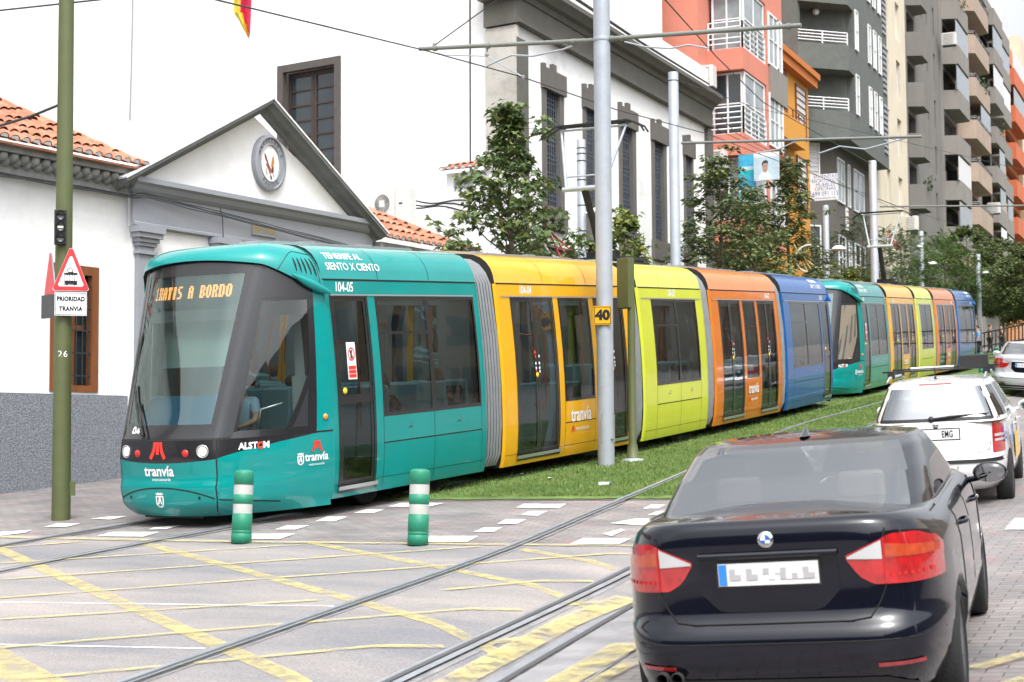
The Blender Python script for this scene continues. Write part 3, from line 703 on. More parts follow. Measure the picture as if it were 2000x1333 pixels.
        mb.build('maker_lettering', [M['decal_white'], M['decal_red']], body); mb = MB(); fs = onside(1.86, .72)
        decal(mb, text_mesh('tranvía', .135, .003, xs=.9), lambda x, y: fs(x - .02, y), 0); decal(mb, text_mesh('metrotenerife', .04, 0), lambda x, y: fs(x - .02, y - .085), 0)
        emblem_m(mb, lambda x, y: fs(x - .01, y + .12), .13, 1); shield(mb, lambda x, y: fs(x - .25, y - .01), .13, 0)
        mb.build('side_logo', [M['decal_white'], M['decal_red']], body)
    # destination display: dot matrix letters
    F5 = {'1': '00100 01100 00100 00100 00100 00100 01110', 'I': '11111 00100 00100 00100 00100 00100 11111', '!': '11011 11011 01010 11011 01010 11011 11011', 'A': '01110 11011 11011 11111 11011 11011 11011', 'T': '11111 11111 01110 01110 01110 01110 01110', 'i': '01110 01110 01110 01110 01110 01110 01110', 'S': '01111 11000 11000 01110 00011 00011 11110', ' ': '00000 ' * 7, 'B': '11110 11011 11011 11110 11011 11011 11110', 'O': '01110 11011 11011 11011 11011 11011 01110', 'R': '11110 11011 11011 11110 11010 11011 11011', 'D': '11110 11011 11011 11011 11011 11011 11110'}
    fw_ = onfront(2.655, 0.0)
    mb = MB(); npatch(mb, -.86, .86, 2.50, 2.86, 1, -.05, 16, 3)
    s_ = '1!ATiS A BORDO'; px_ = .0142; tot = len(s_) * 6 * px_
    for i, ch in enumerate(s_):
        for r_, row in enumerate(F5[ch].split()):
            for c_, b_ in enumerate(row):
                if b_ == '1':
                    x = -tot / 2 + (i * 6 + c_) * px_ * 1.0; y = (3 - r_) * .021
                    def g(x, y):
                        hh = 2.67 + y; t = -x / tab(T_WK, hh); return S(max(-1, min(1, t)), hh, -.045)
                    mb.add([g(x - .0068, y - .009), g(x + .0068, y - .009), g(x + .0068, y + .009), g(x - .0068, y + .009)], [(0, 1, 2, 3)], 0)
    npatch(mb, -.84, .84, 2.33, 2.46, 2, -.05, 12, 1)
    mb.build('destination_display', [M['led'], M['led_panel'], M['interior']], body)
    # wipers
    mb = MB(); a = Vector(S(.28, 1.03, .03)); b = Vector(S(.62, 1.42, .03)); c = Vector(S(.30, 1.03, .03)); mb.tube([a, b], .012, 0, 6)
    mb.tube([Vector(S(.40, 1.03, .03)), Vector(S(.66, 1.40, .035))], .01, 0, 6); mb.tube([Vector(S(.40, 1.06, .028)), Vector(S(.56, 1.24, .028)), Vector(S(.80, 1.62, .028))], .014, 0, 6)
    mb.build('wiper', M['rubber'], body)
    # dashboard, cab bulkhead, driver's desk, pale sheet as sunblind and painted-in sky reflection
    mb = MB()
    rows = []
    for j in range(7):
        q = j / 6; rows.append([(lerp(.16, .62, q) + .10 * abs(x) ** 2, x * .60 * lerp(1, 1.12, q), 1.12 + .36 * math.sin(q * math.pi * .62)) for x in [-1 + k / 6 for k in range(13)]])
    mb.grid(rows, 0, True, flip=True); mb.box((.40, 0, .75), (.5, 1.1, .7), 1)
    mb.box((.66, .05, 1.22), (.1, 1.0, .2), 1); mb.box((1.05, 0, .335), (.7, 1.2, .03), 1)
    mb.tube([(.75, -.75, 1.05), (.62, -.9, 1.3), (.95, -.95, 1.35)], .012, 2)
    mb.build('driver_desk', [M['console'], M['black'], M['silver']], body)
    mb = MB(); mb.box((1.38, 0, 1.5), (.03, 2.2, 2.35), 0) if False else None
    mb.box((1.40, .75, 1.5), (.03, .9, 2.3), 0); mb.box((1.40, -.95, 1.0), (.03, .35, 1.3), 0); mb.box((1.40, 0, 2.55), (.03, 2.2, .35), 0)
    mb.box((1.15, 0, 2.86), (.5, 1.3, .04), 0); mb.box((.95, .2, 2.30), (.05, .5, .04), 1)
    mb.build('cab_interior', [M['interior'], M['ceil_light']], body)
    if text:
        mb = MB(); mb.grid([[(lerp(.86, .72, j / 6), .62 - 1.24 * i / 8, lerp(2.42, 1.80 + .0 * i, j / 6)) for i in range(9)] for j in range(7)], 0)
        mb.build('sunblind_sheen', M['blind'], body)  # one sheet for the sunblind and the pale reflection on the glass
def make_bellows(root, La):
    mb = MB(); n = 7; prof = [(.24, 1.16), (.4, 1.24), (.8, 1.28), (1.4, 1.29), (2.0, 1.27), (2.5, 1.22), (2.76, 1.19), (2.92, 1.12), (3.04, 1.02), (3.12, .88), (3.16, .6), (3.17, .2)]
    full = [(-wv, h) for h, wv in prof] + [(wv, h) for h, wv in reversed(prof)]
    rows = []; ks = []
    for k in range(n * 4 + 1):
        u = -La / 2 + La * k / (n * 4); d = -.045 * (0.5 + .5 * math.cos(2 * math.pi * k / 4)); rows.append([(u, wv * (1 + d / 1.2), h + (d if h > 2.9 else 0)) for wv, h in full]); ks.append(u)
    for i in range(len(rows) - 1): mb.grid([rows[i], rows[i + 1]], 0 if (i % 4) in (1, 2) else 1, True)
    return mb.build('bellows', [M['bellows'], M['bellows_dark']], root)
def make_wheel(body, u):
    for s in (-1, 1):
        mb = MB(); mb.lathe([(0, .06), (.06, .06), (.08, .03), (.2, .03), (.24, .06), (.29, .06), (.29, -.04), (0, -.04)], (u, s * .86, .295), (0, s, 0), 0, 28); mb.build('wheel', M['rubber'], body)
def make_seats(body, rows_, heads=True, dz=.0):
    for u, back in rows_:
        for wv in (-1.0, -.55, .72, 1.05) if 0 else (-.98, -.53, .98, .53):
            mb = MB(); d = back
            pr = [(0, .42), (.04, .80), (.09, 1.28), (.12, 1.30), (.15, 1.27), (.12, .8), (.10, .44)]
            mb.prism([(u + d * a, wv - .21, h + .0) for a, h in pr], (0, .42, 0), 0); mb.prism([(u + d * (a + .004), wv - .17, h + .02 * 0) for a, h in [(.10, .46), (.16, .8), (.155, 1.22), (.17, 1.22), (.18, .8), (.14, .46)]], (0, .34, 0), 1)
            mb.box((u + d * .28, wv, .46), (.42, .42, .08), 0); mb.box((u + d * .25, wv, .4), (.1, .1, .1), 1)
            mb.v = [(a_, b_, c_ + dz) for a_, b_, c_ in mb.v]; mb.build('seat', [M['seat_blue'], M['seat_dark']], body, bevel=0)
def pantograph(root):
    mb = MB()
    mb.box((0, 0, .10), (1.3, .9, .07), 0); mb.box((-.3, 0, .18), (.4, .5, .12), 0); mb.box((.35, .2, .18), (.25, .2, .16), 0)
    for sy in (-.4, .4): mb.tube([(-.6, sy, .03), (.6, sy, .03)], .035, 0)
    mb.tube([(-.4, 0, .18), (-1.05, 0, 1.35)], [.075, .055], 0); mb.tube([(-.2, .12, .2), (-.98, .08, 1.3)], .02, 0)
    mb.box((-.28, 0, .2), (.16, .5, .1), 0); mb.build('pantograph_base', M['under'], root)
    mb = MB(); mb.tube([(-1.05, -.42, 1.32), (-1.05, .42, 1.32)], .045)
    mb.tube([(-1.05, -.35, 1.34), (-.55, -.62, 2.42)], [.03, .022]); mb.tube([(-1.05, .35, 1.34), (-.55, .62, 2.42)], [.03, .022]); mb.tube([(-.95, -.42, 1.55), (-.95, .42, 1.55)], .015)
    mb.tube([(-.55, -.62, 2.42), (-.55, .62, 2.42)], .02); mb.build('pantograph_arm', M['galv'], root)
    mb = MB()
    for dx in (-.62, -.42):
        mb.tube([(dx, -.98, 2.28), (dx, -.92, 2.38), (dx, -.72, 2.49), (dx, .72, 2.49), (dx, .92, 2.38), (dx, .98, 2.28)], .018)
        mb.box((dx, 0, 2.50), (.05, 1.35, .03))
    mb.tube([(-.62, -.6, 2.47), (-.42, -.6, 2.47)], .02); mb.tube([(-.62, .6, 2.47), (-.42, .6, 2.47)], .02)
    mb.build('pantograph_head', M['under'], root)
def frame_m(O, psi):
    ax = Vector((math.sin(psi), math.cos(psi), G)).normalized(); ay = Vector((-math.cos(psi), math.sin(psi), 0)); az = ax.cross(ay)
    m = Matrix((ax, ay, az)).transposed().to_4x4(); m.translation = Vector(O); return m
# section chain: name, colour, joint-to-joint length, heading
CH = [('teal', 5.20, 4.83), ('yellow', 4.86, 3.82), ('lime', 3.735, 1.23), ('orange', 5.12, .39), ('blue', 5.1, -1.2)]
def chain(O, psis):
    fr = []; O = Vector(O)
    for (nm, L, _), p in zip(CH, psis):
        m = frame_m(O, R(p)); fr.append(m); O = O + m.col[0].xyz * L
    return fr, O
O1 = Vector((-10.948, 14.741, 1.038))
fr1, end1 = chain(O1, [c[2] for c in CH])
root1 = empty('tram'); root1.matrix_world = Matrix.Translation(O1)
tag(root1, 'teal fronted five section articulated tram nearest the camera, orange lit destination board over its windshield', 'tram', 'multicoloured trams following each other')
secs = []
s1 = make_section(root1, 's', 'teal', UE, 4.95, [(1.56, 2.27)], [(2.47, 4.84, 1.10, (3.64,))], 'teal cab section', ('104-05', 1.85))
make_nose(s1, 'teal'); make_wheel(s1, 2.62); make_wheel(s1, 4.15)
make_seats(s1, [(2.66, 1), (3.36, 1), (4.02, 1), (4.8, -1)], dz=.17)
# slogan on the roof shoulder
def on_roof(u0, h0):
    def f(x, y):
        s_ = h0 + y; acc = 0
        for (a, b), (c, d) in zip(ROOF, ROOF[1:]):
            L_ = math.hypot(c - a, d - b)
            if s_ <= acc + L_: t = (s_ - acc) / L_; return (u0 + x, -(b + (d - b) * t + .006), a + (c - a) * t + .005)
            acc += L_
        return (u0 + x, -.5, 3.225)
    return f
mb = MB(); decal(mb, text_mesh('TENERIFE AL', .14, .001, shear=-.05), on_roof(2.00, .29)); decal(mb, text_mesh('SIENTO X CIENTO', .135, .001), on_roof(2.12, .14)); mb.build('slogan', M['decal_white'], s1)
# no-smoking style warning sticker on the first door
mb = MB(); f = lambda x, y: (1.86 + x, -(W(1.8 + y) + .002), 1.8 + y)
mb.add([f(-.09, -.22), f(.09, -.22), f(.09, .22), f(-.09, .22)], [(0, 1, 2, 3)], 0); f = lambda x, y: (1.86 + x, -(W(1.8 + y) + .005), 1.8 + y)
n_ = 24; ring = [(.07 * math.cos(k * 2 * math.pi / n_), .08 + .08 * math.sin(k * 2 * math.pi / n_)) for k in range(n_)]; inn = [(x * .8, (y - .08) * .8 + .08) for x, y in ring]
mb.add([f(*p) for p in ring + inn], [(k, (k + 1) % n_, (k + 1) % n_ + n_, k + n_) for k in range(n_)], 1)
mb.add([f(-.05, .13), f(-.04, .14), f(.05, .03), f(.04, .02)], [(0, 1, 2, 3)], 1); mb.add([f(-.02, .12), f(.02, .13), f(.0, .05), f(.03, .03), f(-.02, .03)], [(0, 1, 2, 3, 4)], 2)
for k in range(3): mb.add([f(-.075, -.06 - k * .05), f(.075, -.06 - k * .05), f(.075, -.10 - k * .05), f(-.075, -.10 - k * .05)], [(0, 1, 2, 3)], 1)
mb.build('warning_sticker', [M['decal_white'], M['decal_red'], M['black']], s1)
secs.append(s1)
s2 = make_section(root1, 's', 'yellow', .27, 4.68, [(.68, 1.95), (3.42, 4.45)], [(2.16, 3.22, 1.02, ())], 'yellow section with two double doors', ('104-04', 1.15), (2.70, .80, 1.0)); make_seats(s2, [(2.3, 1), (3.1, -1)]); secs.append(s2)
s3 = make_section(root1, 's', 'lime', .27, 3.50, [], [(.85, 3.15, 1.10, (2.05,))], 'lime green section without doors', ('104-03', 1.9)); make_wheel(s3, 1.1); make_wheel(s3, 2.7); make_seats(s3, [(.95, 1), (1.75, 1), (2.3, -1), (3.0, -1)], dz=.17); secs.append(s3)
s4 = make_section(root1, 's', 'orange', .27, 4.92, [(.78, 2.12), (3.42, 4.62)], [(2.34, 3.22, 1.02, ())], 'orange section with two double doors', ('104-02', 4.2), (2.78, .80, 1.0)); make_seats(s4, [(2.5, 1), (3.1, -1)]); secs.append(s4)
s5 = make_section(root1, 's', 'blue', .27, 4.98, [(4.12, 4.82)], [(.9, 3.92, 1.10, (2.4,))], 'blue cab section at the rear', ('104-01', 4.2)); make_seats(s5, [(1.0, 1), (1.9, 1), (2.8, -1)]); make_wheel(s5, 1.0); make_wheel(s5, 2.8)
mb = MB(); decal(mb, text_mesh('TENERIFE AL', .14, .001), on_roof(3.9, .32)); decal(mb, text_mesh('SIENTO X CIENTO', .135, .001), on_roof(3.95, .16)); mb.build('slogan', M['decal_white'], s5)
secs.append(s5)
# rear cab: same nose turned round, as one sub-assembly of the blue section
nose_holder_before = set(bpy.data.objects)
tmp = bpy.data.objects.new('tmp', None); C.objects.link(tmp)
make_nose(tmp, 'blue', text=False)
T = Matrix.Translation((4.98 + UE, 0, 0)) @ Matrix.Rotation(math.pi, 4, 'Z')
for o in list(bpy.data.objects):
    if o.parent == tmp:
        if o.name.startswith(('headlight', 'destination')): bpy.data.objects.remove(o); continue
        o.data.transform(T); o.parent = s5
bpy.data.objects.remove(tmp)
for o, m in zip(secs, fr1): o.matrix_local = Matrix.Translation(-O1) @ m
bls = []
for i in range(4):
    ps = (CH[i][2] + CH[i + 1][2]) / 2; m = frame_m(fr1[i + 1].translation, R(ps)); b = make_bellows(root1, .56); b.matrix_local = Matrix.Translation(-O1) @ m; bls.append(b)
pg = bpy.data.objects.new('pantograph', None)
mbp = MB(); 
pant = MB().box((0, 0, .02), (1.4, 1.0, .04)).build('pantograph', M['under'], root1)
pantograph(pant); PU = 4.55
PU = 2.2; pant.matrix_local = Matrix.Translation(-O1) @ fr1[2] @ Matrix.Translation((PU, 0, 3.24))
# second tram: a copy of every part, set straight on the track behind
root2 = copy_tree(root1); O2 = Vector((-10.4, 42.0, G * 42.0)); root2.matrix_world = Matrix.Translation(O2)
tag(root2, 'second five section tram following behind, far up the street beyond the blue rear cab', 'tram')
fr2, end2 = chain(O2, [-.5] * 5)
k2 = [o for o in kids(root2)]
# map copies by order of mesh data
for o in k2:
    for s_, m in zip(secs, fr2):
        if o.data == s_.data: o.matrix_local = Matrix.Translation(-O2) @ m
    for i, b in enumerate(bls):
        if o.data == b.data: o.matrix_local = Matrix.Translation(-O2) @ fr2[i + 1]
    if o.data == pant.data: o.matrix_local = Matrix.Translation(-O2) @ fr2[2] @ Matrix.Translation((PU, 0, 3.24)); o.scale = (1, 1, 1)
# ================================================================= BUILDINGS
def plaster(name, col, **k): return mat(name, col, k.pop('rough', .85), **k)
plaster('white_plaster', (.78, .78, .78), var=.05, vs=1.2, bump=.3, bs=25, dirt=.3, dcol=(.5, .5, .49), dsc=.7)
plaster('white_plaster_b', (.80, .80, .79), var=.04, vs=.5, bump=.2, bs=8, dirt=.55, dcol=(.30, .29, .28), dsc=.6)
plaster('stained_wall', (.78, .77, .75), var=.04, vs=.6, dirt=.5, dcol=(.55, .42, .36), dsc=.5, stretch=(1.2, 1.2, .12))
plaster('peeling', (.46, .44, .40), var=.12, vs=1.5, bump=.3, bs=6, dirt=.7, dcol=(.15, .14, .12), dsc=.9)
plaster('render_grey', (.20, .212, .238), rough=.95, var=.55, vs=38, bump=.9, bs=45)
plaster('trim_grey', (.27, .285, .315), var=.06, vs=2, dirt=.2, dcol=(.16, .17, .18), dsc=2)
plaster('rake_grey', (.15, .16, .162), var=.2, vs=3, dirt=.4, dcol=(.2, .21, .2), dsc=3)
plaster('stone_dark', (.105, .10, .085), var=.15, vs=1.5, bump=.2, bs=10, dirt=.4, dcol=(.17, .16, .14), dsc=1.2)
plaster('stone_win', (.12, .11, .10), var=.15, vs=2, bump=.2, bs=12, dirt=.3, dcol=(.07, .065, .06), dsc=2)
plaster('eave_conc', (.24, .24, .23), var=.25, vs=5, bump=.4, bs=14)
plaster('wood_dark', (.05, .032, .026), rough=.55, var=.2, vs=8, stretch=(1, 1, .15))
plaster('wood_frame', (.085, .072, .065), rough=.6, var=.15, vs=6)
plaster('wood_brown', (.19, .065, .02), rough=.5, var=.25, vs=7, stretch=(1, 1, .12))
plaster('coral', (.56, .20, .14), var=.07, vs=.8, bump=.1, bs=6, dirt=.2, dcol=(.40, .12, .08), dsc=.8)
plaster('ochre', (.56, .26, .035), var=.06, vs=.8, dirt=.2, dcol=(.42, .18, .03), dsc=.8)
plaster('ochre_orange', (.48, .15, .03), var=.06, vs=.8)
plaster('green_grey', (.105, .115, .105), var=.12, vs=2.5, bump=.9, bs=5, dirt=.15, dcol=(.12, .13, .12), dsc=.6)
plaster('brown_grey', (.10, .092, .08), var=.1, vs=1, bump=.3, bs=6)
plaster('cream', (.60, .53, .41), var=.06, vs=.7, dirt=.25, dcol=(.42, .37, .3), dsc=.5)
plaster('concrete_dark', (.165, .156, .143), var=.14, vs=1.2, bump=.4, bs=5, dirt=.35, dcol=(.09, .09, .09), dsc=.5, stretch=(1, 1, .4))
plaster('concrete_mid', (.215, .20, .18), var=.12, vs=1.2, dirt=.35, dcol=(.13, .125, .12), dsc=.5, stretch=(1, 1, .4))
plaster('beige', (.35, .27, .21), var=.1, vs=1, dirt=.3, dcol=(.22, .16, .12), dsc=.6)
plaster('brick_orange', (.50, .13, .055), var=.1, vs=1)
plaster('apricot', (.55, .23, .09), var=.06, vs=1)
mat('pane', (.03, .04, .045), .06, spec=.8, var=.3, vs=1.2)
mat('pane_light', (.22, .25, .26), .12, spec=.7, var=.3, vs=1.5)
mat('curtain', (.42, .42, .40), .9, var=.15, vs=5, stretch=(6, 6, .3))
mat('alu', (.72, .73, .74), .4, var=.03)
mat('shutter', (.60, .60, .60), .6, var=.05)
mat('iron', (.025, .028, .032), .5)
mat('dark_in', (.02, .02, .022), .8)
mat('ac_white', (.62, .61, .58), .5, var=.04, dirt=.2, dcol=(.4, .38, .34), dsc=4)
mat('cable', (.035, .038, .04), .7)
mat('gold', (.42, .32, .12), .5)
def tile_mat():
    m = mat('roof_tile', (.42, .14, .06), .85, bump=.3, bs=40); n = m.node_tree.nodes; l = m.node_tree.links; b = n['Principled BSDF']
    tc = n.new('ShaderNodeTexCoord'); nz = n.new('ShaderNodeTexNoise'); nz.inputs['Scale'].default_value = 2.3; nz.inputs['Detail'].default_value = 7; nz.inputs['Roughness'].default_value = .8
    gm = n.new('ShaderNodeObjectInfo'); r = n.new('ShaderNodeValToRGB'); e = r.color_ramp.elements; e[0].position = .32; e[0].color = (.20, .08, .05, 1); e[1].position = .7; e[1].color = (.46, .28, .19, 1); x = e.new(.5); x.color = (.37, .15, .085, 1)
    l.new(tc.outputs['Object'], nz.inputs[0]); l.new(nz.outputs[0], r.inputs[0]); l.new(r.outputs[0], b.inputs['Base Color'])
tile_mat()
class Plane:
    """vertical wall plane: origin (x,y), heading from +y; s runs along, off runs towards the street"""
    def __init__(s, x, y, head): s.o = Vector((x, y, 0)); s.d = Vector((math.sin(head), math.cos(head), 0)); s.n = Vector((math.cos(head), -math.sin(head), 0))
    def sz(s, px, py): P = at_plane(px, py, s.o, s.n); return (P - s.o).dot(s.d), P.z
    def pt(s, a, z, off=0): p = s.o + s.d * a + s.n * off; return Vector((p.x, p.y, z))
    def box(s, mb, s0, s1, z0, z1, d0, d1, mi=0):
        v = [s.pt(a, z, o) for a in (s0, s1) for o in (d0, d1) for z in (z0, z1)]
        mb.add(v, [(0, 1, 3, 2), (4, 6, 7, 5), (0, 4, 5, 1), (2, 3, 7, 6), (0, 2, 6, 4), (1, 5, 7, 3)], mi)
    def gnd(s, a): p = s.pt(a, 0); return gz(p.x, p.y)
def holed(mb, pl, s0, s1, z0, z1, holes, depth=.25, mi=0, off=0, jmi=None):
    ss = sorted({s0, s1, *[h[0] for h in holes], *[h[1] for h in holes]})
    for a, b in zip(ss, ss[1:]):
        hs_ = sorted([h for h in holes if h[0] <= a + 1e-6 and h[1] >= b - 1e-6], key=lambda h: h[2]); z = z0
        for h in hs_:
            if h[2] > z: mb.quad(pl.pt(a, z, off), pl.pt(b, z, off), pl.pt(b, h[2], off), pl.pt(a, h[2], off), mi)
            z = h[3]
        if z < z1: mb.quad(pl.pt(a, z, off), pl.pt(b, z, off), pl.pt(b, z1, off), pl.pt(a, z1, off), mi)
    for a, b, c, d in holes:
        P = [pl.pt(a, c, off), pl.pt(b, c, off), pl.pt(b, d, off), pl.pt(a, d, off)]; Q = [pl.pt(a, c, off - depth), pl.pt(b, c, off - depth), pl.pt(b, d, off - depth), pl.pt(a, d, off - depth)]
        mb.add(P + Q, [(i, (i + 1) % 4, (i + 1) % 4 + 4, i + 4) for i in range(4)], mi if jmi is None else jmi)
def building(name, **k):
    o = empty(name); tag(o, **k); return o
def window(par, pl, s0, s1, z0, z1, off, fm='alu', pm='pane', fw=.06, mul=1, bars=1, name='window', depth=.18):
    """frame in the opening, pane as a sub-part"""
    if depth <= .06 and off > 0: off = depth + .012
    mb = MB(); d0 = off - depth; d1 = d0 + .06
    pl.box(mb, s0, s0 + fw, z0, z1, d0, d1); pl.box(mb, s1 - fw, s1, z0, z1, d0, d1); pl.box(mb, s0 + fw, s1 - fw, z0, z0 + fw, d0, d1); pl.box(mb, s0 + fw, s1 - fw, z1 - fw, z1, d0, d1)
    for k in range(1, mul + 1):
        x = lerp(s0, s1, k / (mul + 1)); pl.box(mb, x - fw * .4, x + fw * .4, z0 + fw, z1 - fw, d0, d1 - .004)
    for k in range(1, bars + 1):
        z = lerp(z0, z1, k / (bars + 1)); pl.box(mb, s0 + fw, s1 - fw, z - fw * .3, z + fw * .3, d0, d1 - .008)
    w_ = mb.build(name, M[fm], par); mb = MB(); mb.quad(pl.pt(s0, z0, d0 + .02), pl.pt(s1, z0, d0 + .02), pl.pt(s1, z1, d0 + .02), pl.pt(s0, z1, d0 + .02)); mb.build('pane', M[pm], w_); return w_
def tile_roof(mb, eave0, eave1, up, length, cw=.20, row=.34, r=.085, caps=True):
    """barrel tile columns from the eave line upwards; length(f) gives slope length at fraction f"""
    E0 = Vector(eave0); E1 = Vector(eave1); L = (E1 - E0).length; e = (E1 - E0).normalized(); up = Vector(up).normalized(); nrm = e.cross(up)
    if nrm.z < 0: nrm = -nrm
    n = int(L / cw); rnd = random.Random(5)
    for i in range(n):
        f = (i + .5) / n; ln = length(f)
        if ln < .1: continue
        base = E0 + e * (L * f); k = max(1, int(ln / row)); rw = ln / k
        for j in range(k):
            a = base + up * (j * rw - (.06 if j else 0)) + nrm * (.035 + .012 * (rnd.random() - .5)); b = base + up * ((j + 1) * rw) + nrm * .0 + e * (.02 * (rnd.random() - .5))
            A = []; B = []
            for q in range(6):
                an = math.pi * q / 5; rr = r * (1 + .06 * (rnd.random() - .5)); o = e * (-math.cos(an) * rr) + nrm * (math.sin(an) * rr * .8); A.append(a + o); B.append(b + o * .88)
            mb.grid([A, B], 0, True)
            if j == 0 and caps: mb.add([a - up * .001] + [a + (p - a) * .8 for p in A], [(0, q, q + 1) for q in range(1, 6)], 1)
            mb.quad(a - e * (cw * .5) - nrm * .03, a - e * (cw * .5) - nrm * .03 + up * rw, a + e * (cw * .5) - nrm * .03 + up * rw, a + e * (cw * .5) - nrm * .03, 2)
# ---- left low house
WP = Plane(-16.33, 17.99, R(7.12))
house = building('low_house', label='low white house with clay tile roof and rough grey plinth behind the green pole', cat='house')
mb = MB(); zt = 5.98; wn = (.93, 1.86, 2.79, 4.74)
holed(mb, WP, -12, 2.5, 2.75, zt, [wn], .22, 0); WP.box(mb, -12, 2.5, -.6, 2.75, -.3, .035, 1)
mb.quad(WP.pt(-12, 2, -6), WP.pt(-12, 2, 0), WP.pt(-12, zt, 0), WP.pt(-12, zt, -6), 0); mb.quad(WP.pt(2.5, 2, -.3), WP.pt(2.5, zt, -.3), WP.pt(2.5, zt, -6), WP.pt(2.5, 2, -6), 0)
mb.build('wall', [M['white_plaster'], M['render_grey']], house)
mb = MB()
for a, b, c, d in [(wn[0] - .02, wn[0] + .12, wn[2], wn[3]), (wn[1] - .12, wn[1] + .02, wn[2], wn[3]), (wn[0] + .12, wn[1] - .12, wn[2], wn[2] + .1), (wn[0] + .12, wn[1] - .12, wn[3] - .14, wn[3])]: WP.box(mb, a, b, c, d, -.1, .02)
for a in (.33, .66): x = lerp(wn[0] + .1, wn[1] - .1, a); WP.box(mb, x - .03, x + .03, wn[2] + .1, wn[3] - .1, -.2, -.15)
WP.box(mb, wn[0] + .12, wn[1] - .12, 3.75, 3.83, -.2, -.155)
wf = mb.build('window_frame', M['wood_brown'], house)
mb = MB(); mb.quad(*[WP.pt(a, z, -.21) for a, z in [(wn[0], wn[2]), (wn[1], wn[2]), (wn[1], wn[3]), (wn[0], wn[3])]]); mb.build('pane', M['pane'], wf)
mb = MB()
for k in range(6): x = lerp(wn[0] + .15, wn[1] - .15, k / 5); mb.tube([WP.pt(x, wn[2] + .08, -.02), WP.pt(x, wn[3] - .1, -.02)], .009, 0, 6)
for k in range(5): z = lerp(wn[2] + .25, wn[3] - .3, k / 4); WP.box(mb, wn[0] + .1, wn[1] - .1, z - .012, z + .012, -.03, -.012)
mb.build('window_bars', M['iron'], wf)
mb = MB(); WP.box(mb, -12, 2.5, 5.95, 6.10, 0, .12); WP.box(mb, -12, 2.5, 6.24, 6.33, 0, .30)
for k in range(72):
    x = -11.9 + k * .2
    for j, (zz, oo) in enumerate([(6.13, .14), (6.19, .2)]):
        c = WP.pt(x + .1 * j, zz, oo); mb.lathe([(.0, .075), (.05, .065), (.08, .02), (.085, -.06)], c, (WP.n.x, WP.n.y, .25), 0, 8)
mb.build('eave_moulding', M['eave_conc'], house)
mb = MB(); E0 = WP.pt(-12, 6.38, .42); E1 = WP.pt(2.55, 6.38, .42); upv = -WP.n * .86 + Vector((0, 0, .50)); WP.box(mb, -12, 2.5, 6.33, 6.36, 0, .40, 0)
tile_roof(mb, E0, E1, upv, lambda f: min(3.7, (1 - f) * 14.5 * 1.25 + .12))
mb.build('tile_roof', [M['roof_tile'], M['white_plaster'], M['roof_tile']], house)
# ---- portal with pediment
pb = building('pediment_portal', label='white portal block with grey triangular pediment, pilasters and an oval coat of arms plaque', cat='building')
PW = Plane(WP.pt(0, 0, .10).x, WP.pt(0, 0, .10).y, R(7.12))
mb = MB(); PW.box(mb, 2.5, 8.8, 0, 5.42, -3, 0, 0); PW.box(mb, 2.52, 8.78, 5.42, 6.2, -3, 0, 0)
apx = (5.45, 7.72); gl = (2.5, 6.2); gr = (8.6, 6.2)
mb.prism([PW.pt(gl[0], gl[1], -3), PW.pt(gr[0], gr[1], -3), PW.pt(apx[0], apx[1], -3)], PW.n * 3.0, 0)
PW.box(mb, 2.5, 8.8, 0, 2.6, 0, .03, 1)
mb.build('wall', [M['white_plaster'], M['render_grey']], pb)
def mould(mb, pl, a, b, prof, mi=0):
    """extrude a profile [(off, dz)] from point a=(s,z) to b=(s,z); dz measured perpendicular to the run"""
    d = Vector((b[0] - a[0], b[1] - a[1])).normalized(); nn = Vector((-d.y, d.x)); rows = []
    for q in (a, b): rows.append([pl.pt(q[0] + nn.x * dz, q[1] + nn.y * dz, o) for o, dz in prof])
    n = len(prof); mb.add(rows[0] + rows[1], [(i, (i + 1) % n, (i + 1) % n + n, i + n) for i in range(n)] + [tuple(range(n)), tuple(range(2 * n - 1, n - 1, -1))], mi)
mb = MB(); mould(mb, PW, (2.4, 6.0), (8.9, 6.0), [(0, .24), (.22, .24), (.22, .16), (.17, .12), (.13, .05), (.08, .0), (0, 0)])
mould(mb, PW, (2.46, 5.46), (8.86, 5.46), [(0, .54), (.06, .54), (.06, .08), (.10, .06), (.10, .02), (0, 0)]); mb.build('entablature', M['trim_grey'], pb)
mb = MB()
PR = Plane(PW.pt(0, 0, .32).x, PW.pt(0, 0, .32).y, R(7.12)); RA = PR.sz(534, 191); RL = PR.sz(246, 346); RR_ = PR.sz(759, 456)
rk = [(0, -.02), (.32, -.02), (.32, -.07), (.25, -.10), (.20, -.14), (.10, -.16), (.06, -.21), (0, -.21)]
mould(mb, PW, RL, (RA[0] + .01, RA[1]), rk); mould(mb, PW, (RA[0] - .01, RA[1]), RR_, rk)
mb.build('raking_cornice', M['rake_grey'], pb)
mb = MB()
for a, b in ((RL, (RA[0] + .01, RA[1])), ((RA[0] - .01, RA[1]), RR_)): mould(mb, PW, a, b, [(-.2, .012), (.34, .012), (.34, -.018), (-.2, -.018)])
mb.build('cornice_cap', M['white_plaster'], pb)
for s0 in (2.56, 4.4, 6.4, 8.3):
    mb = MB(); PW.box(mb, s0, s0 + .34, 1, 5.02, 0, .10); PW.box(mb, s0 - .03, s0 + .37, 5.02, 5.07, 0, .14)
    for k, (e, z0, z1) in enumerate([(0, 5.07, 5.15), (.03, 5.15, 5.21), (.06, 5.21, 5.28), (.10, 5.28, 5.36), (.13, 5.36, 5.46)]): PW.box(mb, s0 - e, s0 + .34 + e, z0, z1, 0, .10 + e)
    mb.build('pilaster', M['trim_grey'], pb)
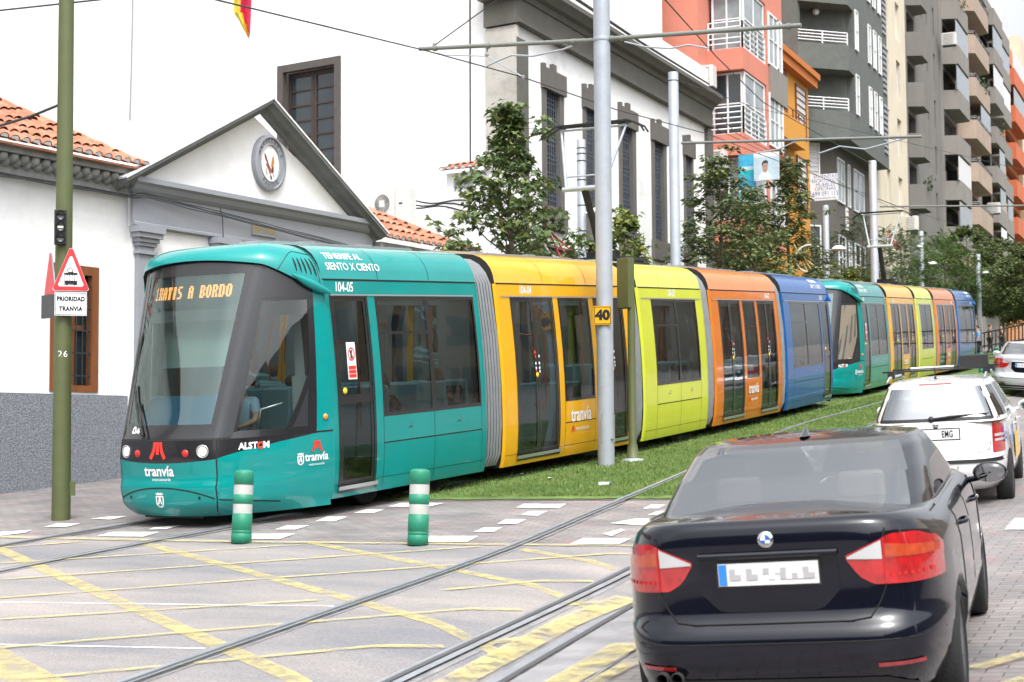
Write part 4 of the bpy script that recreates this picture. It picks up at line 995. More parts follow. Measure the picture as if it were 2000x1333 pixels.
# frieze plate with the year
mb = MB(); PW.box(mb, 5.30, 5.95, 5.62, 5.84, .06, .085); PW.box(mb, 5.5, 5.95, 5.30, 5.36, .06, .08)
decal(mb, text_mesh('AÑO 1869', .17, .006, xs=.8), lambda x, y: PW.pt(5.62 + x, 5.73 + y, .09), 1); mb.build('date_plate', [M['trim_grey'], M['gold']], pb)
# oval plaque
mb = MB(); cs, cz = PW.sz(521, 320)
def oval(rx, rz, off, n=36): return [PW.pt(cs + rx * math.cos(2 * math.pi * k / n), cz + rz * math.sin(2 * math.pi * k / n), off) for k in range(n)]
mb.grid([oval(.42, .50, 0), oval(.42, .50, .10), oval(.37, .455, .12), oval(.365, .45, .085), oval(.27, .34, .085), oval(.26, .33, .10), oval(.25, .32, .07)], 0, False, closed=True)
mb.poly(oval(.25, .32, .07), 1)
for txt, a0, dr in (('ARTILLERIA', 90, -1), ('PARQUE', -90, 1)):
    for k, ch in enumerate(txt):
        an = R(a0 + dr * (k - (len(txt) - 1) / 2) * 14.5)
        def f(x, y, an=an, dr=dr):
            ca, sa = math.cos(an), math.sin(an); rx, rz = .317, .396; q = y * -dr; 
            return PW.pt(cs + (rx + q) * ca + x * -sa * dr * -1 * -1 if 0 else cs + (rx + q) * ca + x * (sa if dr < 0 else -sa), cz + (rz + q) * sa + x * (-ca if dr < 0 else ca), .092)
        decal(mb, text_mesh(ch, .10, .002), f, 2)
for c, pts in ((3, [(-.16, .16), (-.12, .14), (-.05, .0), (-.02, -.04), (-.08, -.01), (-.14, .08)]), (4, [(.06, .1), (.10, .16), (.12, .02), (.08, -.06), (.03, -.04)]), (5, [(-.08, .0), (.0, -.06), (.05, -.14), (.0, -.2), (-.05, -.1), (-.12, -.03)]), (3, [(.04, -.08), (.10, -.02), (.11, -.14), (.06, -.18)]), (6, [(.02, -.2), (.06, -.26), (.04, -.3), (.0, -.24)]), (6, [(.08, -.16), (.12, -.22), (.1, -.24)]), (7, [(-.13, -.1), (-.09, -.09), (-.07, -.2), (-.12, -.22)])):
    mb.poly([PW.pt(cs + x * .95, cz + z, .074 + .001 * c) for x, z in pts], c)
plq = mb.build('coat_of_arms', [M['trim_grey'], M['white'], M['stone_win'], mat('arms_brown', (.16, .05, .03), .6), mat('arms_orange', (.5, .2, .05), .6), mat('arms_red', (.3, .08, .05), .6), M['iron'], mat('arms_pale', (.5, .48, .45), .6)], pb)
# cables drooping along the entablature
def cable_run(name, pl, pts, r, label, off=.2):
    mb = MB(); mb.tube([pl.pt(a, z, o) for a, z, o in pts], r, 0, 6); o = mb.build(name, M['cable']); tag(o, label, 'cable'); return o
mb = MB()
for k in range(4):
    rnd = random.Random(k); mb.tube([WP.pt(-3 + i * .45, 5.93 - .02 * k + .02 * rnd.random(), .15 + .03 * k) for i in range(13)] + [PW.pt(2.6 + i * .5, 5.99 - .03 * k - i * .028 + .02 * rnd.random(), .14 + .03 * k) for i in range(14)], .009, 0, 5)
tag(mb.build('wall_cable', M['cable']), 'bundle of thin cables running under the eaves and along the grey entablature', 'cable')
mb = MB(); c0 = PW.pt(4.35, 5.95, .2); mb.tube([c0, PW.pt(4.45, 5.8, .16), PW.pt(4.47, 5.5, .16), PW.pt(4.47, 4.6, .14)], .008, 0, 5); tag(mb.build('downpipe_cable', M['cable']), 'thin grey cable dropping beside the second pilaster capital', 'cable')
# ---- low roof right of the portal
h2 = building('annex_house', label='small annex with terracotta tile roof right of the pediment, behind the tram roof', cat='house')
mb = MB(); WP.box(mb, 8.85, 12.2, 0, 5.62, -1.4, .05); mb.build('wall', M['white_plaster'], h2)
mb = MB(); WP.box(mb, 8.95, 12.3, 5.62, 5.86, .05, .3); mb.build('eave_moulding', M['eave_conc'], h2)
mb = MB(); tile_roof(mb, WP.pt(8.95, 5.92, .42), WP.pt(12.3, 5.92, .42), upv, lambda f: min(1.7, (1 - f) * 3.35 * .8 + .12)); mb.build('tile_roof', [M['roof_tile'], M['white_plaster'], M['roof_tile']], h2)
# ---- big white barracks: blank side wall + street front
FX, FY = -16.0, 35.6
FP = Plane(FX, FY, R(1.0))
mw = building('white_hall', label='large white hall with blank side wall, dark stone cornice and five tall barred windows', cat='building')
SP = Plane(FX, FY, R(-81.5)); SP.n = Vector((-SP.d.y, SP.d.x, 0)) * -1
if SP.n.y > 0: SP.n = -SP.n
a0, z0_ = SP.sz(543, 330); a1, _ = SP.sz(666, 330); _, z1_ = SP.sz(600, 121)
lo, hi = min(a0, a1), max(a0, a1)
mb = MB(); holed(mb, SP, 0.0, 46, 0, 22, [(lo, hi, z0_ - .6, z1_)], .35, 0)
L_F = FP.sz(1384, 200)[0]; ztop = FP.sz(1040, 95)[1]
wins = []
for pa, pb_, pt_ in ((1057, 1097, 128), (1137, 1166, 170), (1207, 1238, 205), (1271, 1298, 250), (1334, 1351, 292)):
    sa, zz = FP.sz(pa, pt_); sb, _ = FP.sz(pb_, pt_); wins.append((sa, sb))
zw1 = FP.sz(1077, 128)[1] - .42; zw0 = FP.sz(1284, 470)[1]
hl = [(a + (b - a) * .17, a + (b - a) * .80, zw0, zw1 - .28) for a, b in wins]
holed(mb, FP, 0, L_F, 0, 14.4, hl, .35, 0, off=0, jmi=1)
mb.quad(SP.pt(46, 22, 0), SP.pt(0, 22, 0), FP.pt(0, 22, 0), FP.pt(0, 14.4, 0)) if 0 else None
mb.build('wall', [M['white_plaster_b'], M['stone_win']], mw)
mb = MB(); w0 = (lo, hi, z0_ - .6, z1_)
fwid = .20
for a, b, c, d in [(w0[0], w0[0] + fwid, w0[2], w0[3]), (w0[1] - fwid, w0[1], w0[2], w0[3]), (w0[0] + fwid, w0[1] - fwid, w0[3] - fwid, w0[3]), (w0[0] + fwid, w0[1] - fwid, w0[2], w0[2] + fwid)]: SP.box(mb, a, b, c, d, -.12, .05)
wfr = mb.build('window_frame', M['wood_frame'], mw)
mb = MB(); i0, i1, j0, j1 = w0[0] + fwid, w0[1] - fwid, w0[2] + fwid, w0[3] - fwid; mid = (i0 + i1) / 2
for p, q in ((i0, mid - .005), (mid + .005, i1)):
    SP.box(mb, p, p + .09, j0, j1, -.25, -.2); SP.box(mb, q - .09, q, j0, j1, -.25, -.2); SP.box(mb, p + .09, q - .09, j1 - .14, j1, -.25, -.2)
    for k in range(1, 7): z = lerp(j0, j1 - .1, k / 7); SP.box(mb, p + .09, q - .09, z - .02, z + .02, -.25, -.205)
mb.build('sash', M['wood_dark'], wfr)
mb = MB(); mb.quad(SP.pt(i0, j0, -.235), SP.pt(i1, j0, -.235), SP.pt(i1, j1, -.235), SP.pt(i0, j1, -.235)); mb.build('pane', M['pane'], wfr)
# corner pier and cornices
mb = MB(); zc = FP.sz(1040, 62)[1]; zc = 12.0
FP.box(mb, -.12, .55, 0, base - .5 if 'base' in globals() else 12, .0, .12, 1)
SP.box(mb, -.12, .78, 0, 12.3, .0, .14, 0)
mb.build('corner_pier', [M['peeling'], M['stone_dark']], mw)
e0 = FP.sz(1020, 85)[1]; c_lo = FP.sz(1385, 250)[1]; c_hi = FP.sz(1385, 215)[1]
zA = FP.sz(1180, 150)[1]
mb = MB(); base = FP.sz(1018, 54)[1] + .5
mould(mb, FP, (-.15, base - .5), (L_F - .1, base - .5), [(0, .62), (.16, .62), (.16, .12), (.22, .08), (.22, 0), (0, 0)])
mould(mb, FP, (-.4, base + .12), (L_F - .1, base + .12), [(0, .46), (.55, .46), (.55, .34), (.46, .26), (.38, .17), (.26, .12), (.2, .0), (0, 0)])
SP.box(mb, -.16, .80, base - .52, base + .13, 0, .2); SP.box(mb, -.3, .85, base + .12, base + .58, 0, .4)
mb.build('cornice', M['stone_dark'], mw)
mb = MB(); FP.box(mb, L_F - .5, L_F, 0, base - .55, 0, .14); mb.build('end_pilaster', M['stone_dark'], mw)
for (a, b) in wins:
    w_ = b - a; mb = MB(); zt_ = zw1 + .12
    # stone surround, stepped ears and keystone
    FP.box(mb, a, a + w_ * .17, zw0 - .5, zt_ - .3, 0, .05); FP.box(mb, a + w_ * .80, b + .02, zw0 - .5, zt_ - .3, 0, .05)
    FP.box(mb, a - .05, b + .07, zt_ - .42, zt_ + .12, 0, .12); FP.box(mb, a + w_ * .40, a + w_ * .58, zt_ + .12, zt_ + .30, 0, .10); FP.box(mb, a - .05, a + .10, zt_ + .12, zt_ + .22, 0, .10)
    FP.box(mb, a - .05, b + .05, zw0 - .62, zw0 - .02, 0, .13)
    wn_ = mb.build('window_surround', M['stone_win'], mw)
    mb = MB(); mb.quad(FP.pt(a, zw0, -.3), FP.pt(b, zw0, -.3), FP.pt(b, zw1, -.3), FP.pt(a, zw1, -.3)); mb.build('pane', M['pane'], wn_)
    mb = MB(); x0, x1 = a + w_ * .17, a + w_ * .80
    for k in range(6): x = lerp(x0 + .06, x1 - .06, k / 5); mb.tube([FP.pt(x, zw0, -.05), FP.pt(x, zw1 - .28, -.05)], .017, 0, 5)
    nz_ = 6
    for k in range(nz_):
        z = lerp(zw0 + .3, zw1 - .6, k / (nz_ - 1))
        for dz in (-.12, 0, .12): FP.box(mb, x0, x1, z + dz - .012, z + dz + .012, -.07, -.04)
        for q in range(6):
            x = lerp(x0 + .06, x1 - .06, q / 5); mb.lathe([(0, -.03), (.03, 0), (0, .03)], FP.pt(x, z, -.045), (0, 0, 1), 0, 6)
    mb.build('window_bars', mat('bars_blue', (.07, .09, .115), .5) if 'bars_blue' not in M else M['bars_blue'], wn_)
mb = MB(); FP.box(mb, .6, L_F, zw0 - 1.35, zw0 - 1.15, 0, .22); FP.box(mb, .6, L_F, zw0 - 1.15, zw0 - 1.08, 0, .3); mb.build('string_course', M['stone_dark'], mw)
# taller stained wall rising behind the hall
tb = building('stained_wall_block', label='tall plain white block with rusty streaks, rising behind the cornice of the white hall', cat='building')
mb = MB(); FP.box(mb, 1.8, L_F - .05, 10, 26, -9, -1.6); mb.build('wall', M['stained_wall'], tb)
# roof hut with louvre
hut = building('roof_hut', label='small white hut with tiled cap and louvred vent, beside the first street tree', cat='hut')
HP = Plane(-17.3, 29.6, R(1.0)); HP = Plane(SP.pt(3.2, 0, 2.0).x, SP.pt(3.2, 0, 2.0).y, R(-80))
HQ = Plane(SP.pt(0, 0, 1.6).x, SP.pt(0, 0, 1.6).y, R(-81.5)); HQ.n = SP.n.copy()
ha, hz = HQ.sz(872, 345); hb, hz0 = HQ.sz(957, 440); lo_, hi_ = min(ha, hb), max(ha, hb); ht = HQ.sz(900, 337)[1]
mb = MB(); HQ.box(mb, lo_, hi_, 0, ht, -1.5, 0); mb.build('wall', M['white_plaster'], hut)
mb = MB(); tile_roof(mb, HQ.pt(lo_ - .1, ht + .04, .2), HQ.pt(hi_ + .1, ht + .04, .2), -HQ.n * .9 + Vector((0, 0, .3)), lambda f: .9, caps=True); mb.build('tile_roof', [M['roof_tile'], M['white_plaster'], M['roof_tile']], hut)
la, lz1 = HQ.sz(888, 347); lb, lz0 = HQ.sz(925, 364); l0, l1 = min(la, lb), max(la, lb); mb = MB()
for k in range(5): z = lerp(lz0, lz1, k / 5); HQ.box(mb, l0, l1, z, z + .05, 0, .04)
mb.build('louvre', M['trim_grey'], hut)
# air conditioner by the annex roof
AQ = Plane(SP.pt(0, 0, 2.6).x, SP.pt(0, 0, 2.6).y, R(-81.5)); AQ.n = SP.n.copy()
def ac_unit(pl, px0, px1, py0, py1, label, off=0, fanl=True, d=.35, group=None):
    a, z1 = pl.sz(px0, py0); b, z0 = pl.sz(px1, py1); s0, s1 = min(a, b), max(a, b); z0_, z1_ = min(z0, z1), max(z0, z1)
    o = building('air_conditioner', label=label, cat='air conditioner', group=group); mb = MB(); pl.box(mb, s0, s1, z0_, z1_, off, off + d); mb.build('casing', M['ac_white'], o, bevel=.015)
    mb = MB(); h = z1_ - z0_; left = a if fanl else b
    dirn = 1 if (b > a) == fanl else -1
    c = pl.pt(left + dirn * min(h * .42, abs(s1 - s0) * .45), z1_ - h * .42 if h > 1 else (z0_ + z1_) / 2, off + d); rr = min(h * .36, abs(s1 - s0) * .4)
    mb.lathe([(rr, .004), (rr * .96, .012), (rr * .9, .004)], c, pl.n, 0, 28); mb.lathe([(0, .006), (rr * .9, .006)], c, pl.n, 1, 28)
    for k in range(24):
        an = k * math.pi / 12; e = pl.d * math.cos(an) + Vector((0, 0, math.sin(an))); mb.tube([c + e * rr * .3 + pl.n * .01, c + e * rr * .9 + pl.n * .01], .006, 0, 4)
    v = [c + pl.d * (x * rr * .33) + Vector((0, 0, z * rr * .33)) + pl.n * .02 for x, z in ((-1, -1), (1, -1), (1, 1), (-1, 1))]; mb.poly(v, 2)
    mb.build('fan_grille', [M['ac_white'], M['stone_win'], M['ac_white']], o); return o
ac_unit(AQ, 746, 786, 372, 432, 'white outdoor air conditioner with round fan, beside the annex roof')
ac_o = building('service_cabinet', label='tall pale cabinet standing right next to the round fan air conditioner', cat='cabinet'); mb = MB(); a, zt_ = AQ.sz(786, 370); b, zb_ = AQ.sz(814, 440); AQ.box(mb, min(a, b) + .01, max(a, b), zb_ - 1, zt_, 0, .3); mb.build('casing', M['ac_white'], ac_o, bevel=.02)
mb = MB()
for x, z in ((.25, -.4), (.6, -.8)): AQ.box(mb, min(a, b) + x * .8, min(a, b) + x * .8 + .1, zt_ + z, zt_ + z + .03, .3, .31)
mb.build('vent', M['iron'], ac_o)
mb = MB()
for k in range(3):
    a, z = AQ.sz(714, 383 + 4 * k); b, zz = AQ.sz(872, 385 + 8 * k); mb.tube([AQ.pt(lerp(a, b, t), lerp(z, zz, t) + .05 * math.sin(t * 9 + k), -1.0) for t in [i / 10 for i in range(11)]], .02, 0, 5)
tag(mb.build('cable_bundle', M['cable']), 'sagging cables strung along the white side wall behind the air conditioner', 'cable')
mb = MB(); a, z = SP.sz(262, 0); _, z2 = SP.sz(256, 235); mb.tube([SP.pt(a, z + 1, .04), SP.pt(a + .05, lerp(z, z2, .5), .04), SP.pt(a + .1, z2, .04)], .02, 0, 5); tag(mb.build('hanging_cable', M['trim_grey']), 'thin grey cable hanging down the big blank white wall at left', 'cable')
mb = MB(); a, z = SP.sz(955, 0); _, z2 = SP.sz(952, 300); mb.tube([SP.pt(.12 + 1.1, z + 1, .17), SP.pt(.15 + 1.1, z2 - 3, .17)], .022, 0, 5); tag(mb.build('corner_cable', M['cable']), 'dark cable running down the corner pier of the white hall', 'cable')
# ================================================================= STREET BUILDINGS UP THE HILL
def xat(px, y): # x on the sight line through pixel column px at street distance y (near horizon row)
    d = _raw(px, 800); return d.x / d.y * y
def yat(px, x): d = _raw(px, 800); return x * d.y / d.x
def zat(px, py, y): d = _raw(px, py); return HC + d.z * y / d.y
def railing(par, pts, z, h=1.0, n=4, posts=.9, m='alu', r=.025, name='railing'):
    """white bar railing along a polyline of (x,y) at height z"""
    mb = MB()
    for k in range(n): zz = z + h * (k + 1) / n; mb.tube([(p[0], p[1], zz) for p in pts], r, 0, 5)
    for a, b in zip(pts, pts[1:]):
        L = math.hypot(b[0] - a[0], b[1] - a[1]); m_ = max(1, int(L / posts))
        for k in range(m_ + 1): t = k / m_; mb.box((lerp(a[0], b[0], t), lerp(a[1], b[1], t), z + h / 2), (.05, .05, h))
    return mb.build(name, M[m], par)
def slab(mb, pts, z0, z1, mi=0): mb.prism([(x, y, z0) for x, y in pts], (0, 0, z1 - z0), mi)
# --- coral building
cb = building('coral_building', label='coral red building with stacked white railed balconies and glazed bays', cat='building')
cx0 = -16.3; cy0 = 52.4; cy1 = 58.0; bx = -15.0
mb = MB(); mb.bb((-28, 51.6, 0), (cx0, cy0, 26)); mb.bb((-28, cy0, 0), (cx0 + .0, cy1, 26), 0)
yb0, yb1 = 52.6, 57.9
fl = []
z_r2 = zat(1425, 262, yb0); z_r1 = zat(1425, 95, yb0)      # tops of the two visible balcony parapets
st = z_r1 - z_r2
for k in (-2, -1, 0, 1, 2):
    z = z_r2 + k * st
    slab(mb, [(cx0, yb0), (bx, yb0), (bx, yb1), (cx0, yb1)], z - .75, z)                       # solid parapet band / slab
    if k >= -1: slab(mb, [(cx0 + .002, 55.6), (bx, 55.6), (bx, yb1), (cx0 + .002, yb1)], z, z + st - .75)  # solid part of bay
mb.build('wall', M['coral'], cb)
CP = Plane(bx, 0, 0); CQ = Plane(0, yb0, R(90)); CQ.n = Vector((0, -1, 0))
for k in (-1, 0, 1):
    z = z_r2 + k * st
    if k >= 0: railing(cb, [(cx0 + .05, yb0 + .03), (bx - .03, yb0 + .03), (bx - .03, 55.5)], z, .95, 5)
    if k == 0:
        # glazed enclosure
        mb = MB(); 
    window(cb, Plane(cx0, yb0 + .9, R(90)) if 0 else CP, 55.8, 57.2, z + .1, z + st - .95, .03, 'alu', 'pane_light', .08, 1, 1, depth=.06)
    window(cb, CP, 57.0, 57.7, z + .1, z + st - .95, .03, 'alu', 'curtain', .08, 0, 1, depth=.06)
    gp0 = Plane(cx0, yb0 + .35, R(90)); gp0.n = Vector((0, -1, 0))
    window(cb, gp0, .1, bx - cx0 - .12, z + .02, z + st - .78, 0, 'alu', 'pane_light' if k else 'pane', .07, 1, 1, depth=.0)
    gs = Plane(bx - .1, 0, 0); window(cb, gs, yb0 + .3, 55.5, z + .02, z + st - .78, 0, 'alu', 'pane_light', .07, 1, 1, depth=.0)
mb = MB(); CP.box(mb, 55.9, 58.2, z_r2 + st * .62, z_r2 + st * 1.02, 0, .12); mb.build('panel', M['concrete_mid'], cb)
CW = Plane(cx0, 0, 0)
AW = Plane(cx0, 52.2, R(90)); AW.n = Vector((0, -1, 0))
ac_unit(Plane(cx0 + .9, 51.9, R(90)), 0, 0, 0, 0, '') if 0 else None
def ac_simple(c, label, sz=(.75, .35, .62), group=None):
    o = building('air_conditioner', label=label, cat='air conditioner', group=group); mb = MB(); mb.box(c, sz); mb.build('casing', M['ac_white'], o, bevel=.02)
    mb = MB(); y = c[1] - sz[1] / 2
    for k in range(8): mb.box((c[0] - .05, y - .006, c[2] - sz[2] * .4 + k * sz[2] * .11), (sz[0] * .7, .012, .02))
    mb.build('grille', M['concrete_mid'], o)
    mb = MB(); mb.box((c[0], c[1], c[2] - sz[2] / 2 - .03), (sz[0] * .9, sz[1] * 1.1, .04)); mb.build('bracket', M['iron'], o); return o
y_ = 52.2
ac_simple((xat(1394, y_), y_, zat(1394, 150, y_)), 'white air conditioner on the coral wall left of the upper glazed bay', (.42, .5, .75))
ac_simple((xat(1411, y_), y_, zat(1411, 312, y_)), 'white air conditioner under the lower coral balcony', (.5, .5, .62))
# advertising boards on the coral building
bd = building('beach_billboard', label='turquoise beach poster hanging on the coral building above the trees', cat='billboard'); mb = MB(); y_ = 52.3
x0, x1 = xat(1450, y_), xat(1484, y_); zt_, zb_ = zat(1465, 302, y_), zat(1465, 395, y_)
bands = [(0, .25, 0), (.25, .33, 1), (.33, .45, 2), (.45, .72, 0), (.72, .80, 1), (.80, .9, 2), (.9, 1, 1)]
mb.bb((x0, y_, zb_), (x1, y_ + .08, zt_), 3)
def posterrow(a, b, mi): mb.quad((x0, y_ - .004, lerp(zt_, zb_, a)), (x1, y_ - .004, lerp(zt_, zb_, a)), (x1, y_ - .004, lerp(zt_, zb_, b)), (x0, y_ - .004, lerp(zt_, zb_, b)), mi)
for a, b, c in bands: posterrow(a, b, c)
mb.build('poster', [mat('sea_blue', (.05, .36, .55), .4, var=.3, vs=1.5), mat('sea_pale', (.45, .62, .68), .4, var=.2, vs=3), mat('sea_turq', (.02, .45, .50), .4, var=.2, vs=2), M['alu']], bd)
bd = building('portrait_billboard', label='square white poster with a dark haired man in a pale shirt on the coral building', cat='billboard'); mb = MB(); y_ = 52.0
x0, x1 = xat(1480, y_), xat(1529, y_); zt_, zb_ = zat(1500, 298, y_), zat(1500, 352, y_); w_ = x1 - x0; h_ = zt_ - zb_
mb.bb((x0, y_, zb_), (x1, y_ + .08, zt_), 0)
def pp(u, v): return (x0 + w_ * u, y_ - .004, zb_ + h_ * v)
mb.poly([(p[0], y_ - .003, p[2]) for p in (pp(0, .02), pp(1, .02), pp(1, .85), pp(0, .85))], 1)
mb.poly([pp(.16, .02), pp(.74, .02), pp(.66, .22), pp(.54, .32), pp(.36, .32), pp(.22, .2)], 2)
mb.poly([(p[0], y_ - .006, p[2]) for p in [pp(.45 + .115 * math.cos(a_ * .524), .47 + .20 * math.sin(a_ * .524)) for a_ in range(12)]], 3)
mb.poly([(p[0], y_ - .009, p[2]) for p in (pp(.33, .50), pp(.33, .62), pp(.38, .70), pp(.48, .73), pp(.57, .69), pp(.58, .54), pp(.54, .62), pp(.40, .62))], 4)
for u in (.40, .49): mb.poly([(p[0], y_ - .010, p[2]) for p in (pp(u, .49), pp(u + .04, .49), pp(u + .04, .51), pp(u, .51))], 4)
mb.poly([(p[0], y_ - .010, p[2]) for p in (pp(.42, .36), pp(.49, .36), pp(.49, .375), pp(.42, .375))], 4)
mb.build('poster', [M['alu'], mat('poster_bg', (.45, .56, .64), .4, var=.15, vs=2), mat('shirt_pale', (.62, .68, .72), .6), mat('skin_print', (.42, .26, .20), .6), M['iron']], bd)
# --- ochre building
ob = building('ochre_building', label='narrow ochre yellow building with an orange roof slab, right of the coral building', cat='building')
ox = -16.15; mb = MB(); oy0, oy1 = 58.05, 66.6
zo = zat(1585, 150, 66.0)
mb.bb((-26, oy0, 0), (ox, oy1, zo - .35), 0)
mb.bb((-26, oy0 - .01, 0), (ox - .01, oy0 + .02, 25 if 0 else zo - .3), 0)
slab(mb, [(-26, oy0 - .1), (ox + .35, oy0 - .1), (ox + .35, oy1 + .3), (-26, oy1 + .3)], zo - .35, zo, 1); slab(mb, [(-26, oy0 - .1), (ox + .45, oy0 - .1), (ox + .45, oy1 + .4), (-26, oy1 + .4)], zo, zo + .25, 1)
mb.build('wall', [M['ochre'], M['ochre_orange']], ob)
OP = Plane(ox, 0, 0); mb = MB()
zb1 = zat(1560, 262, 65); 
for z in (zb1, zb1 - 3.0): OP.box(mb, 59.2, 63.0, z, z + 2.4, -.02, .012, 0)
mb.build('recess', M['wood_brown'], ob)
mb = MB(); OP.box(mb, 58.2, 64, zb1 - .9, zb1 + .1, 0, .5); mb.build('balcony', M['ochre'], ob)
railing(ob, [(ox + .45, 59.4), (ox + .45, 64)], zb1 + .1, .35, 1, m='wood_brown')
window(ob, OP, 64.3, 66.0, zb1 - .2, zb1 + 2.0, .03, 'wood_brown', 'shutter', .06, 0, 7, depth=.06)
window(ob, OP, 64.3, 66.0, zb1 - 3.2, zb1 - 1.0, .03, 'wood_brown', 'shutter', .06, 0, 7, depth=.06)
# --- dark green grey corner building
gb = building('green_grey_building', label='dark green grey corner building with diagonal white railed balconies and overhanging upper floors', cat='building')
A = (-14.9, 69.0); B = (-16.73, 67.3); Cc = (-19.5, 67.3); D = (-14.9, 77.7)
zov = zat(1640, 268, 68.2); st = (zat(1620, 60, 68) - zat(1620, 190, 68)); zr = zat(1620, 212, 68)
dgn = Vector((A[0] - B[0], A[1] - B[1], 0)).normalized(); dn = Vector((dgn.y, -dgn.x, 0))
mb = MB(); back = [(-26, 77.7), (-26, 67.3)]
for k in range(-1, 6):
    z = zr + k * st     # floor parapet top
    if k >= 0:
        slab(mb, [B, A, D, (-26, 77.7), (-26, 67.3)], z - 1.12 if k else zov, z, 0)
        # storey wall: recessed diagonal loggia
        Ai = (A[0] - .05, A[1] + 1.3); Bi = (B[0] - .9, B[1] + 1.0)
        slab(mb, [Bi, (A[0] - .35, A[1] + 1.15), (A[0], A[1] + 1.15), D, (-26, 77.7), (-26, 67.3), (B[0] - .9, 67.3)], z, z + st - 1.12, 0)
        mb.bb((B[0] - .9 - .0, 67.3, z), (B[0] - .0, 67.75, z + st - 1.12), 0)
slab(mb, [(B[0] - .6, B[1] + .7), (A[0] - .9, A[1] + .5), (A[0] - .9, D[1] - .1), (-26, 77.6), (-26, 68)], 0, zov, 1)
mb.build('wall', [M['green_grey'], M['brown_grey']], gb)
for k in range(0, 4):
    z = zr + k * st; railing(gb, [(B[0] + dn.x * -.05, B[1] + .06), (A[0] - .05, A[1] + .05)], z, .55, 4, posts=1.2, r=.028)
GP = Plane(A[0], 0, 0)
for k in range(-1, 4):
    z = zr + k * st
    for (a, b) in ((70.3, 70.9), (73.1, 73.7), (74.3, 74.9), (75.5, 76.1)):
        if k < 0: continue
        window(gb, GP, a, b, z + .1, z + st - 1.0, .03, 'alu', 'shutter' if (k + int(a)) % 2 else 'curtain', .06, 0, 1, depth=.06)
    if k >= 0:
        mb = MB()
        for q in range(9): GP.box(mb, 76.6, 77.4, z - .6 + q * .28, z - .45 + q * .28, 0, .06)
        mb.build('louvre', M['trim_grey'], gb)
for k, (zz) in enumerate((zr + .4 * st, zr + 1.4 * st)):
    c = Vector((A[0] + B[0], A[1] + B[1], 0)) / 2 - dn * 1.1 * -1 * -1; mb = MB(); p = Vector(((A[0] + B[0]) / 2 - .5, (A[1] + B[1]) / 2 + 1.05, zz + .5)); mb.lathe([(0, -.16), (.12, -.11), (.16, 0), (.12, .11), (0, .16)], p - Vector((0, .2, 0)), (0, 0, 1), 0, 14); mb.build('wall_lamp', M['white'], gb)
LP = Plane(A[0] - .9, 0, 0); LD = Plane(B[0] - .6, B[1] + .7, math.atan2((A[0] - .9) - (B[0] - .6), (A[1] + .5) - (B[1] + .7)))
zl = zov - 2.6
window(gb, LD, .05, 1.45, zov - 1.9, zov - .05, .02, 'alu', 'shutter', .07, 1, 8, depth=.04)
window(gb, LD, .05, 1.45, zov - 5.6, zov - 3.7, .02, 'alu', 'pane', .07, 1, 1, depth=.04)
for a, b in ((70.2, 71.6), (72.3, 72.8), (73.6, 75.8)):
    window(gb, LP, a, b, zov - 2.5, zov - .5, .02, 'alu', 'pane_light', .07, 1 if b - a > 1 else 0, 1, depth=.04); window(gb, LP, a, b, zov - 6, zov - 4.0, .02, 'alu', 'pane', .07, 1 if b - a > 1 else 0, 1, depth=.04)
# sign board with phone number
sg = building('agency_sign', label='white sign board with blue lettering and phone number on the dark green grey building', cat='sign')
y_ = 66.9; x0, x1 = xat(1590, y_), xat(1643, y_); zt_, zb_ = zat(1616, 340, y_), zat(1616, 391, y_)
mb = MB(); mb.bb((x0, y_, zb_), (x1, y_ + .15, zt_)); mb.build('board', M['white'], sg)
mb = MB(); hh = (zt_ - zb_)
for k, (t, s_, b_) in enumerate([('VIVIENDAS', .22, 0), ('ESCRITORIOS', .20, 0), ('MUEBLES', .22, 0), ('OFICINAS', .22, 0), ('699 091 115', .28, .0), ('www.alquila.net', .15, 0)]):
    zz = zt_ - hh * (.10 + .155 * k) - (.04 if k > 3 else 0); decal(mb, text_mesh(t, s_, b_, xs=.95 if k != 4 else .8), lambda x, y: ((x0 + x1) / 2 + .08 + x, y_ - .005, zz + y))
mb.build('lettering', mat('sign_blue', (.02, .10, .35), .5), sg)
sg = building('notice_board', label='small narrow white notice fixed between the lower windows of the dark green grey building', cat='sign'); mb = MB(); LP.box(mb, 71.75, 72.15, zov - 3.7, zov - 2.6, .02, .08); mb.build('board', M['white'], sg)
mb = MB(); 
for k in range(4): LP.box(mb, 71.8, 72.1, zov - 3.55 + k * .25, zov - 3.47 + k * .25, .08, .086)
mb.build('lettering', M['red'], sg)
